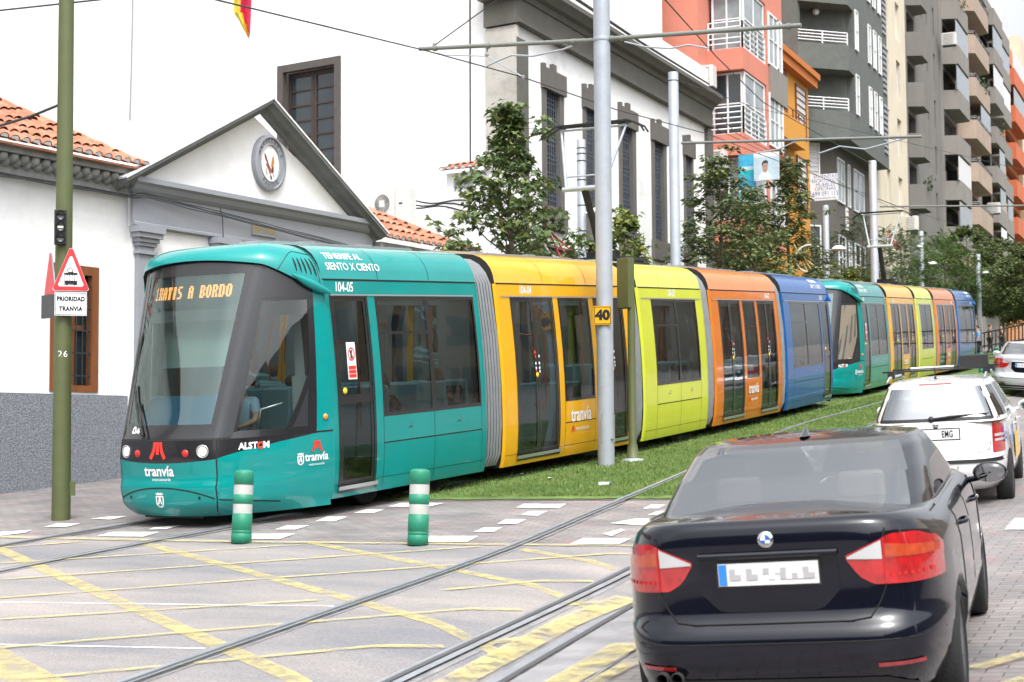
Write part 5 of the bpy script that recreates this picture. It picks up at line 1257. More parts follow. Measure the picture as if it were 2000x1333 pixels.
# --- generic street blocks further up
def block(name, label, x, y0, y1, ztop, m, balc=None, wins=(), st=2.95, zref=None, nfl=9, pm='pane', side_m=None, balk_solid=True, bm=None, rail=False, blinds=0):
    o = building(name, label=label, cat='building'); P = Plane(x, 0, 0); z0 = gz(x, y0)
    mb = MB(); holes = []
    zr0 = zref
    fls = [zr0 + k * st for k in range(-nfl, nfl + 1) if z0 + 3.0 < zr0 + k * st < ztop - 2.0]
    for z in fls:
        for a, b, h0, h1 in wins: holes.append((a, b, z + h0, z + h1))
        for bb in (balc or []): holes.append((bb[0] + .15, bb[1] - .15, z + .02, z + 2.35))
    holed(mb, P, y0, y1, z0 - 2, ztop, holes, .35); mb.quad((x, y0, z0 - 2), (x - 12, y0, z0 - 2), (x - 12, y0, ztop), (x, y0, ztop)); mb.quad((x, y0, ztop), (x, y1, ztop), (x - 12, y1, ztop), (x - 12, y0, ztop))
    mb.quad((x, y1, z0 - 2), (x - 12, y1, z0 - 2), (x - 12, y1, ztop), (x, y1, ztop))
    mb.build('wall', M[m], o); rnd = random.Random(int(y0 * 7))
    for z in fls:
        for a, b, h0, h1 in wins: window(o, P, a, b, z + h0, z + h1, -.12, 'alu', rnd.choice(['pane', 'shutter', 'curtain', 'pane']), .06, 1 if b - a > 1.1 else 0, 0, depth=.1)
        for bb in (balc or []):
            a, b, dp, ph, ch = bb[:5]; mb = MB()
            pts = [(x, a), (x + dp, a + ch), (x + dp, b - ch), (x, b)] if ch >= 0 else [(x, a), (x + dp, a), (x + dp, b), (x, b)]
            inn = [(x + .0, a + .12), (x + dp - .12, a + max(ch, 0) + .08), (x + dp - .12, b - max(ch, 0) - .08), (x + .0, b - .12)]
            slab(mb, pts, z - .18, z)
            for (p, q), (pi, qi) in zip(zip(pts, pts[1:]), zip(inn, inn[1:])):
                if rail and p[0] != q[0] : pass
                mb.prism([(p[0], p[1], z), (q[0], q[1], z), (qi[0], qi[1], z), (pi[0], pi[1], z)], (0, 0, ph), 0)
            bo = mb.build('balcony', M[bm or m], o)
            if rail: railing(bo, [(p[0] * 1, p[1]) for p in pts], z + ph, .22, 2, posts=1.5, m='trim_grey', name='railing')
            w_ = MB(); P.box(w_, a + .15, b - .15, z, z + 2.35, -.4, -.34, 0); wo = w_.build('balcony_door', M[rnd.choice(['pane', 'dark_in', 'pane'])], bo)
            if rnd.random() < blinds:
                w_ = MB(); q0 = rnd.choice([0, .4]); P.box(w_, lerp(a, b, q0) + .05, b - .05, z + ph + .02, z + 2.5, dp - .1, dp - .06, 0); w_.build('glazing', M[rnd.choice(['pane_light', 'alu', 'shutter'])], bo)
            elif rnd.random() < .3:
                w_ = MB(); 
                for q in range(60): 
                    c = Vector((x + dp - .1 + rnd.random() * .35, lerp(a, b, .2 + .5 * rnd.random()), z + ph - .25 + rnd.random() * .7)); d1 = Vector((rnd.random() - .5, rnd.random() - .5, rnd.random() - .5)) * .3; d2 = Vector((rnd.random() - .5, rnd.random() - .5, rnd.random() - .5)) * .3; w_.poly([c, c + d1, c + d2])
                pl_ = w_.build('balcony_plant', M['foliage_d']); tag(pl_, None, 'plant')
                PLANTS.append((pl_, z, name, label))
    return o
PLANTS = []
mat('foliage_d', (.04, .075, .025), .7, var=.5, vs=2)
zc_ = zat(1758, 170, 80)
block('cream_building', 'slim cream plastered building with two columns of windows, next to the dark green grey one', -15.5, 77.7, 86, 46, 'cream', None, [(80.3, 81.2, .2, 2.2), (83.3, 84.4, .2, 2.2)], 3.1, zref=zc_)
zk = zat(1790, 170, 88)
block('concrete_tower', 'dark concrete apartment tower with small rounded solid balconies', -15.6, 86, 97.6, 50, 'concrete_dark', [(86.9, 89.4, .8, 1.15, .3)], [(91.2, 92.1, .3, 1.9), (93.2, 93.8, .3, 1.7), (95.6, 96.2, .2, 1.9)], 2.8, zref=zk - 1.1, blinds=0)
block('grey_balcony_building', 'mid grey apartment building with deep concrete balconies, uphill of the dark tower', -15.5, 97.6, 104, 48, 'concrete_mid', [(98.4, 103.4, .9, 1.0, .3)], [], 2.8, zref=zk + .9, blinds=.5)
block('beige_balcony_building', 'beige apartment building with boxy brownish balconies and plants', -15.5, 104, 113, 46, 'beige', [(104.8, 112.4, 1.0, 1.05, .5)], [], 2.8, zref=zk + .2, rail=True, blinds=.4)
block('grey_glazed_building', 'grey apartment building with white glazed balconies near the top of the street', -15.5, 113, 125.4, zat(1962, 20, 123), 'concrete_mid', [(114, 119, 1.1, 1.0, .2), (119.6, 124.8, .9, 1.0, .2)], [], 2.8, zref=zk + 1.4, blinds=.8)
block('orange_building', 'orange and apricot building with red parapets at the far end of the row', -15.3, 125.4, 135, zat(1968, 68, 126), 'apricot', [(126.2, 134.4, .8, 1.1, 0)], [], 2.9, zref=zk + 2.2, bm='brick_orange', blinds=.3)
block('pale_far_building', 'pale far building beyond the orange one at the top of the street', -15.0, 135, 200, zat(1995, 80, 137), 'cream', None, [(137 + 4 * k, 139.2 + 4 * k, .3, 1.9) for k in range(14)], 3.0, zref=zk + 3)
cnt_ = {}
for o, z, nm_, lb_ in sorted(PLANTS, key=lambda t: t[1]):
    k_ = cnt_.get(nm_, 0); cnt_[nm_] = k_ + 1
    o['label'] = ('lowest', 'second lowest', 'third lowest', 'fourth lowest', 'fifth lowest', 'sixth lowest', 'seventh lowest')[min(k_, 6)] + ' leafy plant on a balcony of the ' + nm_.replace('_', ' ').replace('balcony building', 'building').replace('glazed ', 'glazed balcony '); o['group'] = 'balcony plants'

# --- houses on the other side of the street (outside the frame, seen mirrored in glass and paint)
def opposite(label, y0, y1, h, m, st=3.0, dx=9.5):
    o = building('building', label=label, cat='building'); P = Plane(dx, 0, 0); z0 = gz(dx, y0) - 2
    mb = MB(); mb.bb((dx, y0, z0), (dx + 8, y1, z0 + h)); mb.build('wall', M[m], o)
    mb = MB(); n = int((y1 - y0) / 3)
    for k in range(n):
        for j in range(int(h / st) - 1): y = y0 + (k + .5) * (y1 - y0) / n; mb.bb((dx - .03, y - .6, z0 + 3.2 + j * st), (dx + .1, y + .6, z0 + 4.9 + j * st))
    mb.build('window', M['pane_light'], o)
opposite('dark grey street house opposite, only seen as a reflection in the tram windows', -14, 8, 10, 'concrete_dark')
opposite('low grey street house opposite, only seen as a reflection in the tram windows', 9, 30, 8, 'concrete_mid')
opposite('cream street house opposite, only seen as a reflection in the tram windows', 31, 62, 12, 'cream')
o_ = building('building', label='dark unseen block behind the viewer, added to darken reflections in the black saloon', cat='building'); mb = MB(); mb.bb((-40, -34, -6), (16, -26, 9)); mb.build('wall', M['concrete_dark'], o_)  # unseen block added so car paint and tram nose reflect something dark
mb = MB()
for k in range(13):
    for j in range(3): mb.bb((-38 + k * 4.1, -26.1, 1 + j * 2.8), (-36.4 + k * 4.1, -25.95, 2.6 + j * 2.8))
mb.build('window', M['pane'], o_)
opposite('ochre street house opposite, only seen as a reflection in the tram windows', 63, 100, 11, 'beige')
for px_, py_, y_, lb in ((1862, 78, 97.3, 'small air conditioner on the first deep balcony of the mid grey building'), (1776, 438, 85.5, 'white air conditioner low on the cream building beside the dark tower'), (1943, 408, 112.8, 'air conditioner hung under the beige building balconies')):
    ac_simple((xat(px_, y_) + .3, y_ - .2, zat(px_, py_, y_)), lb, (.85, .4, .75))
# ================================================================= POLES, SIGNS, WIRES
def pole_at(px, py_base, rad, top, m, name, label, cat='pole', group=None, base=None, r1=None):
    p = base or gp(px, py_base); o = empty(name, (p.x, p.y, gz(p.x, p.y))); tag(o, label, cat, group)
    mb = MB(); mb.lathe([(rad, -.3), (rad, 0), (r1 or rad, top)], mi=0, n=28); mb.build('shaft', M[m], o); return o
# green pole at the left
gpb = gp(119, 1016)
gpo = pole_at(0, 0, .112, 10.5, 'khaki', 'street_pole', 'olive green steel pole numbered 26 at the left, carrying tram signals and warning signs', 'pole', base=gpb, r1=.078)
def gfun(px, py):  # point on plane through the pole axis facing the camera
    n = Vector((-gpb.x, -gpb.y, 0)).normalized(); return at_plane(px, py, (gpb.x, gpb.y, 0), n) - Vector((gpb.x, gpb.y, gz(gpb.x, gpb.y)))
view = Vector((-gpb.x, -gpb.y, 0)).normalized(); side = Vector((-view.y, view.x, 0))   # side = screen right
mb = MB(); mb.box((0, 0, 0), (.02, .02, .02)) if 0 else None
for py in (158, 163, 168, 173, 178, 184, 190): 
    z = gfun(128, py).z; mb.lathe([(.088, z), (.094, z + .006), (.088, z + .012)], (0, 0, 0), mi=0, n=20)
mb.build('cable_band', M['cable'], gpo)
mb = MB(); z = gfun(120, 955).z; c = side * .115 * 1.0; mb.box(c + Vector((0, 0, z)), (.10, .10, .17), 0, rz=math.atan2(side.y, side.x)); mb.build('junction_box', M['khaki'], gpo)
def onpole(r, z0, cx=0):
    def f(x, y):
        a = x / r; d = view * math.cos(a) + side * math.sin(a); return d * (r + .003) + Vector((0, 0, z0 + y))
    return f
mb = MB(); decal(mb, text_mesh('26', .11, .0, spacing=1.15), onpole(.103, gfun(122, 693).z)); mb.build('pole_number', M['decal_white'], gpo)
# signal head, signs
def sign_root(name, label, cat, px, py, off=.14, group=None):
    p = gfun(px, py); o = empty(name, Vector((gpb.x, gpb.y, gz(gpb.x, gpb.y))) + p + view * off); o.rotation_euler = (0, 0, math.atan2(side.y, side.x)); return tag(o, label, cat, group)
ps = 162.0 * 18.2 / 18.2
sgn = sign_root('tram_signal', 'small black tram signal with three round lenses high on the green pole', 'tram signal', 118, 447, .12)
mb = MB(); mb.box((0, 0, 0), (.145, .10, .42)); mb.build('housing', M['rubber'], sgn, bevel=.008)
for k, z in enumerate((.135, 0, -.135)):
    mb = MB(); mb.lathe([(0, .0), (.045, .0), (.052, .006)], (0, -.053, z), (0, -1, 0), 0, 20); 
    if k == 1: mb.add([(-.03, -.062, z - .008), (.03, -.062, z - .008), (.03, -.062, z + .008), (-.03, -.062, z + .008)], [(0, 1, 2, 3)], 1)
    l_ = mb.build('lens', [M['pane'], M['lamp_on']], sgn)
    mb = MB(); mb.grid([[(.056 * math.cos(a), -.052, z + .056 * math.sin(a)) for a in [math.pi * (q / 10) for q in range(11)]], [(.056 * math.cos(a), -.13, z + .056 * math.sin(a)) for a in [math.pi * (q / 10) for q in range(11)]]], 0, True); mb.build('visor', M['rubber'], l_)
def tri_pts(w_, h_, r, y):
    cs_ = [(-w_ / 2 + r, r), (w_ / 2 - r, r), (0, h_ - r * 1.6)]; out_ = []
    for (cx_, cz_), a0 in zip(cs_, (210, -30 - 60 + 60, 90)):
        for q in range(-3, 4): a = R({0: 210, 1: 330, 2: 90}[cs_.index((cx_, cz_))] + q * 20); out_.append((cx_ + r * math.cos(a), y, cz_ + r * math.sin(a)))
    return out_
tg = sign_root('warning_sign', 'red bordered triangular sign with a black tram, facing the camera on the green pole', 'road sign', 138, 571, .15)
mb = MB(); W_, H_ = .42, .54
mb.prism(tri_pts(W_, H_, .03, 0), (0, .02, 0), 0); mb.poly([(x * .985, -.002, .004 + z * .985) for x, y, z in tri_pts(W_, H_, .03, 0)], 1)
mb.poly([(x * .70, -.005, .055 + z * .70) for x, y, z in tri_pts(W_, H_, .03, 0)], 0)
def bx2(x0, x1, z0, z1, mi=2, y=-.008): mb.add([(x0, y, z0), (x1, y, z0), (x1, y, z1), (x0, y, z1)], [(0, 1, 2, 3)], mi)
bx2(-.075, .075, .085, .125); bx2(-.08, .08, .205, .222)
for k in range(6): bx2(-.075 + k * .029, -.069 + k * .029, .125, .205)
bx2(-.075, .075, .195, .205); bx2(-.09, .09, .075, .08)
mb.lathe([(0, 0), (.016, 0)], (-.045, -.009, .084), (0, -1, 0), 2, 12); mb.lathe([(0, 0), (.016, 0)], (.045, -.009, .084), (0, -1, 0), 2, 12)
mb.tube([(-.02, -.009, .222), (-.05, -.009, .255), (0, -.009, .288), (.03, -.009, .255), (.0, -.009, .222)], .004, 2, 5); bx2(-.03, .03, .222, .232)
mb.build('sign_plate', [M['white'], mat('sign_red', (.62, .03, .035), .4), M['black']], tg)
mb = MB(); mb.box((0, .07, .25), (.12, .12, .03)); mb.build('bracket', M['galv'], tg)
pg_ = sign_root('supplementary_plate', 'white plate lettered PRIORIDAD TRANVIA under the triangular tram sign', 'road sign', 138, 596, .15)
mb = MB(); mb.box((0, 0, 0), (.375, .02, .285), 0); 
for (x0, x1, z0, z1) in ((-.18, .18, .128, .134), (-.18, .18, -.134, -.128), (-.18, -.174, -.128, .128), (.174, .18, -.128, .128)): bx2(x0, x1, z0, z1, 1, -.012)
mb.build('sign_plate', [M['white'], M['black']], pg_)
mb = MB(); decal(mb, text_mesh('PRIORIDAD', .074, .0035, xs=.80, spacing=1.08), lambda x, y: (x, -.013, .058 + y)); decal(mb, text_mesh('TRANVIA', .074, .0035, xs=.82, spacing=1.08), lambda x, y: (x, -.013, -.062 + y)); mb.build('lettering', M['black'], pg_)
tg2 = sign_root('side_warning_sign', 'triangular sign seen almost edge-on at the left of the green pole', 'road sign', 97, 575, -.12)
mb = MB(); mb.prism([(x, 0, z) for x, y, z in tri_pts(.42, .54, .03, 0)], (0, .02, 0), 0); mb.poly([(x, -.002, z) for x, y, z in tri_pts(.42, .54, .03, 0)], 1); mb.build('sign_plate', [M['galv'], M['sign_red']], tg2); tg2.rotation_euler[2] += R(-72)
pg2 = sign_root('side_supplementary_plate', 'dark backed plate seen edge-on below the side triangular sign on the green pole', 'road sign', 97, 597, -.12)
mb = MB(); mb.box((0, 0, 0), (.375, .03, .285), 0); mb.build('sign_plate', [M['pillar']], pg2); pg2.rotation_euler[2] += R(-62)
# bollards
def make_bollard():
    o = empty('bollard'); mb = MB()
    prof = [(.0, .752), (.06, .75), (.092, .738), (.100, .72), (.101, .60), (.097, .598), (.097, .50), (.101, .498), (.101, .405), (.097, .402), (.097, .305), (.102, .302), (.104, .14), (.099, .135), (.104, .13), (.104, .11), (.099, .105), (.104, .10), (.104, .0), (0, 0)]
    mb.lathe(prof, mi=0, n=32); mb.build('post', mat('bollard_green', (.012, .20, .115), .5, var=.08, vs=4, bump=.08, bs=10, dirt=.2, dcol=(.05, .12, .09), dsc=5), o)
    for z0, z1 in ((.50, .598), (.305, .402)):
        mb = MB(); mb.lathe([(.0985, z0), (.099, (z0 + z1) / 2), (.0985, z1)], mi=0, n=32); mb.build('reflective_band', mat('band_white', (.44, .45, .43), .45, var=.08, vs=9, dirt=.3, dcol=(.3, .3, .28), dsc=8) if 'band_white' not in M else M['band_white'], o)
    return o
b0 = make_bollard(); b0.location = gp(471, 1062); b0.rotation_euler = (-G, 0, 0)
tag(b0, 'green and white bollard in front of the teal tram nose, left one', 'bollard', 'green and white bollards')
b1 = copy_tree(b0); b1.location = gp(816, 1066); tag(b1, 'green and white bollard in front of the tram side windows, right one', 'bollard')
b2 = copy_tree(b0); b2.location = gp(1917, 728); tag(b2, 'tiny distant green bollard just right of the second tram', 'bollard')
b3 = copy_tree(b0); q_ = gp(1946, 711); b3.location = q_; tag(b3, 'tiny distant green bollard above the roof of the silver saloon', 'bollard')
# pole 40
p40 = gp(1184, 912); o40 = pole_at(0, 0, .128, 11, 'galv', 'catenary_pole', 'thick grey catenary pole standing on the grass before the yellow tram section', 'pole', 'catenary poles', base=p40)
z0 = gz(p40.x, p40.y)
def lz(px, py, y=None): return zat(px, py, y or p40.y) - z0
mb = MB(); mb.lathe([(.135, lz(1173, 78) - .03), (.14, lz(1173, 78)), (.135, lz(1173, 78) + .03)], n=24); mb.build('clamp', M['galv'], o40)
d40 = Vector((-p40.x, -p40.y, 0)).normalized(); a40 = math.atan2(d40.x, -d40.y) + R(18)
mb = MB(); 
nb = Vector((math.sin(a40), -math.cos(a40), 0)); tb_ = Vector((math.cos(a40), math.sin(a40), 0))
for (u0, u1, v0, v1) in ((-.11, .11, .36, .37), (-.11, .11, .78, .79), (-.11, -.10, .36, .79), (.10, .11, .36, .79)): mb.add([nb * (.129 - abs(u) * .25) + tb_ * u + Vector((0, 0, v)) for u, v in ((u0, v0), (u1, v0), (u1, v1), (u0, v1))], [(0, 1, 2, 3)])
mb.lathe([(0, .01), (.02, .008), (.022, 0)], nb * .13 + tb_ * .06 + Vector((0, 0, .42)), nb, 0, 10); mb.build('access_hatch', M['pillar'] if 0 else M['concrete_mid'], o40)
mb = MB(); mb.lathe([(0, 0), (.035, 0)], Vector((-.126, -.02, lz(1158, 42))), (-1, -.3, 0), 0, 12); mb.build('cable_hole', M['groove'], o40)
np_ = building('number_plate', label='yellow square plate with black number 40 strapped to the thick grey pole', cat='sign')
pc = at_plane(1177, 618, (p40.x, p40.y, 0), d40); np_.location = pc + d40 * .15; np_.rotation_euler = (0, 0, math.atan2(d40.x, -d40.y) * 1.0)
s40 = 129.0
mb = MB(); mb.box((0, 0, 0), (.27, .012, .285), 0)
for x0, x1, z0_, z1_ in ((-.125, .125, .122, .132), (-.125, .125, -.132, -.122), (-.125, -.115, -.122, .122), (.115, .125, -.122, .122)): mb.add([(x0, -.008, z0_), (x1, -.008, z0_), (x1, -.008, z1_), (x0, -.008, z1_)], [(0, 1, 2, 3)], 1)
decal(mb, text_mesh('40', .20, .012, xs=1.05), lambda x, y: (x, -.009, y), 1); mb.build('plate', [M['yellow'], M['black']], np_)
def arm(par, py, x0, z0a, x1, z1a, r=.032): # horizontal bracket arm in a cross-street plane
    mb = MB(); mb.tube([(x0, py, z0a), (x1, py, z1a)], r, 0, 10); return mb
def X(px, py, y): d = _raw(px, py); t = y / d.y; return Vector((d.x * t, y, HC + d.z * t))
def loc_(o, v): return Vector(v) - o.location
y4 = p40.y
mb = MB(); mb.tube([loc_(o40, X(819, 96, y4)), loc_(o40, X(1160, 79, y4))], .034, 0, 10); mb.tube([loc_(o40, X(1190, 76, y4)), loc_(o40, X(1565, 50, y4))], .034, 0, 10)
for a, b in (((850, 94), (850, 86)), ((953, 90), (950, 108))): mb.tube([loc_(o40, X(*a, y4)), loc_(o40, X(*b, y4))], .012, 0, 6)
for px_, py_ in ((1195, 76), (1215, 75), (1540, 52), (850, 95), (953, 90), (1120, 82)): c = loc_(o40, X(px_, py_, y4)); mb.tube([c - Vector((.03, 0, 0)), c + Vector((.03, 0, 0))], .046, 0, 10)
mb.build('bracket_arm', M['khaki'] if 0 else mat('arm_grey', (.17, .18, .165), .6, var=.1, vs=4), o40)
mb = MB(); mb.tube([loc_(o40, X(*p, y4)) for p in ((1118, 90), (1100, 97), (1040, 110), (1000, 108), (975, 118), (948, 131))], .016, 0, 6)
mb.tube([loc_(o40, X(*p, y4)) for p in ((1220, 82), (1260, 92), (1310, 95), (1345, 88), (1385, 95))], .014, 0, 6)
mb.tube([loc_(o40, X(*p, y4)) for p in ((852, 103), (870, 108), (950, 110), (1020, 150))], .010, 0, 6); mb.build('steady_arm', M['galv'], o40)
mb = MB()
for px_, py_ in ((848, 88), (951, 107), (1022, 152)): mb.lathe([(0, -.05), (.028, -.02), (.028, .02), (0, .05)], loc_(o40, X(px_, py_, y4)), (0, 0, 1), 0, 10)
mb.build('insulator', M['rail_bed'], o40)
# khaki signal post seen from behind
ks = gp(1236, 903); oks = empty('signal_post', (ks.x, ks.y, gz(ks.x, ks.y))); tag(oks, 'olive signal post seen from behind with boxy head, beside the thick grey pole', 'signal post')
mb = MB(); mb.lathe([(.16, 0), (.155, .03), (.10, .06), (.075, .26), (.062, .30), (.058, 2.45)], n=20); mb.build('shaft', M['khaki'], oks)
mb = MB(); mb.lathe([(.18, -.01), (.17, .05), (.08, .06)], n=20); mb.build('base_flange', M['galv'], oks)
zt_ = X(1222, 505, ks.y).z - oks.location.z; zb_ = X(1222, 603, ks.y).z - oks.location.z; dx = X(1222, 560, ks.y).x - ks.x
mb = MB(); mb.box((dx, 0, (zt_ + zb_) / 2), (.26, .14, zt_ - zb_), 0, rz=R(-25)); mb.build('signal_head', M['khaki'], oks, bevel=.012)
mb = MB(); mb.tube([(dx + .12, -.02, zt_ + .02), (dx + .13, -.02, zt_ + .14)], .02, 0, 8); mb.build('bracket', M['khaki'], oks)
# further catenary poles
def cat_pole(px, y, r, ztop_px, label, arm_pts=None, group='catenary poles', bands=()):
    b = X(px, 700, y); x = b.x; g0 = gz(x, y); o = empty('catenary_pole', (x, y, g0)); tag(o, label, 'pole', group); zt = X(px, ztop_px, y).z - g0
    mb = MB(); mb.lathe([(r, -.2), (r, zt - .02), (r * .9, zt), (0, zt)], n=22); mb.build('shaft', M['galv'], o)
    if bands:
        mb = MB()
        for py in bands: z = X(px, py, y).z - g0; mb.lathe([(r, z - .015), (r + .01, z), (r, z + .015)], n=20)
        mb.build('cable_band', M['cable'], o)
    if arm_pts:
        mb = MB(); 
        for a, b_ in zip(arm_pts, arm_pts[1:]): mb.tube([X(*a, y) - o.location, X(*b_, y) - o.location], .034, 0, 8)
        mb.build('bracket_arm', M['arm_grey'], o)
    return o
c2 = cat_pole(1322, 36.6, .125, 141, 'grey catenary pole rising behind the lime tram section', [(1331, 280), (1800, 267)], bands=(158,))
mb = MB(); mb.tube([X(*p, 36.6) - c2.location for p in ((1770, 270), (1690, 292), (1640, 286), (1600, 300))], .018, 0, 6); mb.tube([X(*p, 36.6) - c2.location for p in ((1560, 274), (1520, 292), (1475, 300))], .016, 0, 6); mb.build('steady_arm', M['galv'], c2)
c3 = cat_pole(1712, 61, .15, 314, 'grey catenary pole before the cream building, further up the street', [(1718, 404), (2010, 402)])
cat_pole(1139, 33.5, .10, 273, 'thinner grey pole with cable bands between the first street trees', None, 'street lamp posts', bands=(290, 301, 315, 352, 402, 452))
def lamp_post(px, y, r, ztop_px, head_px, label, left=None):
    o = cat_pole(px, y, r, ztop_px, label, None, 'street lamp posts'); o.name = 'street_lamp'; o['category'] = 'street lamp'
    for hp in ([head_px] + ([left] if left else [])):
        c = X(hp[0], hp[1], y) - o.location; mb = MB(); s_ = hp[2]
        mb.tube([(0, 0, c.z - .02), (c.x * .6, c.y, c.z + .02), c], .025, 0, 6); mb.build('lamp_arm', M['galv'], o)
        mb = MB(); mb.lathe([(0, .17 * s_), (.13 * s_, .15 * s_), (.22 * s_, .10 * s_), (.28 * s_, .02), (.28 * s_, 0), (0, -.03 * s_)], c, (0, 0, 1), 0, 20); mb.build('lamp_head', M['white'], o)
    return o
lamp_post(1618, 58, .11, 401, (1638, 488, .95), 'street lamp with white dome before the blue tram section')
lamp_post(1804, 78, .12, 452, (1820, 517, .95), 'street lamp with white domes behind the second tram roof', (1797, 484, .7))
lamp_post(1915, 84, .12, 497, (1925, 535, .8), 'slim street lamp at the rear end of the second tram')
lm = building('street_lamp', label='lamp dome half hidden by the thick numbered pole', cat='street lamp', group='street lamp posts'); mb = MB(); c = X(1172, 418, 33.5); 
mb.lathe([(0, .16), (.13, .14), (.22, .09), (.28, .02), (.28, 0), (0, -.03)], c, (0, 0, 1), 0, 20); mb.tube([c, X(1140, 416, 33.5)], .025, 0, 6); mb.build('lamp_head', M['white'], lm)
# overhead wires (follow the tracks) and feeder cables
def wire(label, pts, r=.012, name='overhead_wire', group='overhead wires'):
    mb = MB(); mb.tube(pts, r, 0, 5); o = mb.build(name, M['cable']); tag(o, label, 'wire', group); return o
def trk(path, off, h):
    out_ = []
    for i, p in enumerate(path):
        t = (path[min(i + 1, len(path) - 1)] - path[max(i - 1, 0)]).normalized(); n = Vector((t.y, -t.x, 0)); q = p + n * off; out_.append(Vector((q.x, q.y, G * q.y + h)))
    return out_
wire('contact wire above the track of the two trams', [X(380, -10, 15.5), X(830, 99, 22.46) , X(1020, 151, 26), X(1205, 215, 31), X(1385, 263, 39), X(1480, 300, 48), X(1745, 400, 70), X(1960, 470, 110)], .012)
wire('contact wire over the empty right hand track', [X(1150, -12, 18), X(1300, -60, 22.4), ], .012) if 0 else None
wire('thick black feeder cable running from above down to the coral building', [X(1110, -12, 22), X(1250, 82, 30), X(1385, 165, 50)], .028, 'feeder_cable')
wire('upper right wire slanting down across the coral building', [X(1290, -10, 22), X(1400, 112, 30), X(1490, 200, 38), X(1700, 320, 55)], .012)
wire('thin guy wire from the upper edge to the left bracket arm tip', [X(985, -10, 22.46), X(850, 88, 22.46)], .010)
wire('wire crossing the top left corner to the green pole', [X(-10, 22, 15), X(120, 8, 15.3), X(270, -8, 15.6)], .012)
wire('thick cable tied to the green pole from the left edge', [X(-10, 249, 15.2), X(60, 228, 15.2), X(114, 206, 15.28)], .018)
wire('thin wire from the second catenary pole over the ochre building', [X(1331, 160, 36.6), X(1480, 212, 50), X(1700, 262, 60), X(2010, 335, 80)], .010)
wire('lower thin wire passing in front of the coral building', [X(1331, 152, 36.6), X(1440, 262, 45), X(1600, 345, 60), X(1800, 430, 90)], .010)
wire('slack wire in front of the dark green grey building', [X(1385, 245, 44), X(1560, 330, 60), X(1800, 422, 85)], .010)
# railing far right beside the pavement
rl = building('pedestrian_railing', label='dark metal pedestrian railing behind the silver saloon, at the far right', cat='railing'); mb = MB()
for a, b in (((1915, 652), (2020, 630)), ((1915, 678), (2020, 660))): mb.tube([X(a[0], a[1], 86), X(b[0], b[1], 62)], .035, 0, 5)
for k in range(15): t = k / 14; px_ = lerp(1915, 2020, t); y_ = lerp(86, 62, t); mb.tube([X(px_, lerp(652, 630, t), y_), X(px_, lerp(684, 668, t), y_)], .03, 0, 5)
mb.build('bars', M['iron'], rl)
# Canary style flag hanging from the hall
fl_ = building('flag', label='red and yellow flag hanging limp at the top edge before the white hall', cat='flag'); mb = MB(); y_ = 30.0
rows = []; prof_ = [(0, -10), (.15, 0), (.4, 25), (.65, 50), (.85, 66), (1, 77)]
for t, py in prof_:
    xl = lerp(457, 482, t ** 2) if t > .5 else lerp(457, 456, t); xr_ = lerp(492, 488, t) if t < .9 else 486
    rows.append([X(lerp(xl, xr_, k / 8), py + (8 * (1 - k / 8) * -1 if t > .6 else 0), y_ + .12 * math.sin(k * 1.3 + t * 3)) for k in range(9)])
b_ = len(mb.v); m = len(rows[0])
for i in range(len(rows) - 1):
    for k in range(m - 1): mb.add([rows[i][k], rows[i][k + 1], rows[i + 1][k + 1], rows[i + 1][k]], [(0, 1, 2, 3)], 1 if (k - i * .9) > 1.6 and not (k < 3 and i < 2) else 0, True)
mb.build('cloth', [mat('flag_yellow', (.75, .55, .02), .7), mat('flag_red', (.60, .03, .10), .7)], fl_)
mb = MB(); mb.tube([X(452, -30, y_), X(470, -12, y_)], .03, 0, 6); mb.build('flag_pole', M['galv'], fl_)
# ================================================================= TREES
def leaf_mat(name, c1, c2, c3):
    m = bpy.data.materials.new(name); m.use_nodes = True; n = m.node_tree.nodes; l = m.node_tree.links; b = n['Principled BSDF']
    g = n.new('ShaderNodeNewGeometry'); r = n.new('ShaderNodeValToRGB'); e = r.color_ramp.elements; e[0].position = 0; e[0].color = (*c1, 1); e[1].position = 1; e[1].color = (*c3, 1); x = e.new(.55); x.color = (*c2, 1)
    l.new(g.outputs['Random Per Island'], r.inputs[0]); l.new(r.outputs[0], b.inputs['Base Color']); b.inputs['Roughness'].default_value = .5; b.inputs['Specular IOR Level'].default_value = .35
    tr = n.new('ShaderNodeBsdfTranslucent'); l.new(r.outputs[0], tr.inputs[0]); mx = n.new('ShaderNodeMixShader'); mx.inputs[0].default_value = .25; l.new(b.outputs[0], mx.inputs[1]); l.new(tr.outputs[0], mx.inputs[2]); l.new(mx.outputs[0], n['Material Output'].inputs[0]); M[name] = m
leaf_mat('maple_leaf', (.05, .085, .032), (.10, .155, .05), (.24, .28, .09))
leaf_mat('maple_leaf_light', (.07, .11, .02), (.12, .17, .03), (.26, .26, .05))
leaf_mat('small_leaf', (.055, .09, .035), (.11, .155, .055), (.24, .25, .09))
leaf_mat('feather_leaf', (.03, .065, .015), (.07, .14, .025), (.16, .25, .05))
leaf_mat('feather_leaf_dark', (.02, .045, .02), (.045, .08, .035), (.11, .14, .055))
mat('bark', (.11, .09, .07), .9, var=.3, vs=6, bump=.4, bs=30)
MAPLE = [(0, 0), (.22, .06), (.5, .02), (.40, .22), (.52, .48), (.26, .44), (.16, .62), (0, 1.0), (-.16, .62), (-.26, .44), (-.52, .48), (-.40, .22), (-.5, .02), (-.22, .06)]
OVAL = [(0, 0), (.25, .3), (.22, .7), (0, 1), (-.22, .7), (-.25, .3)]
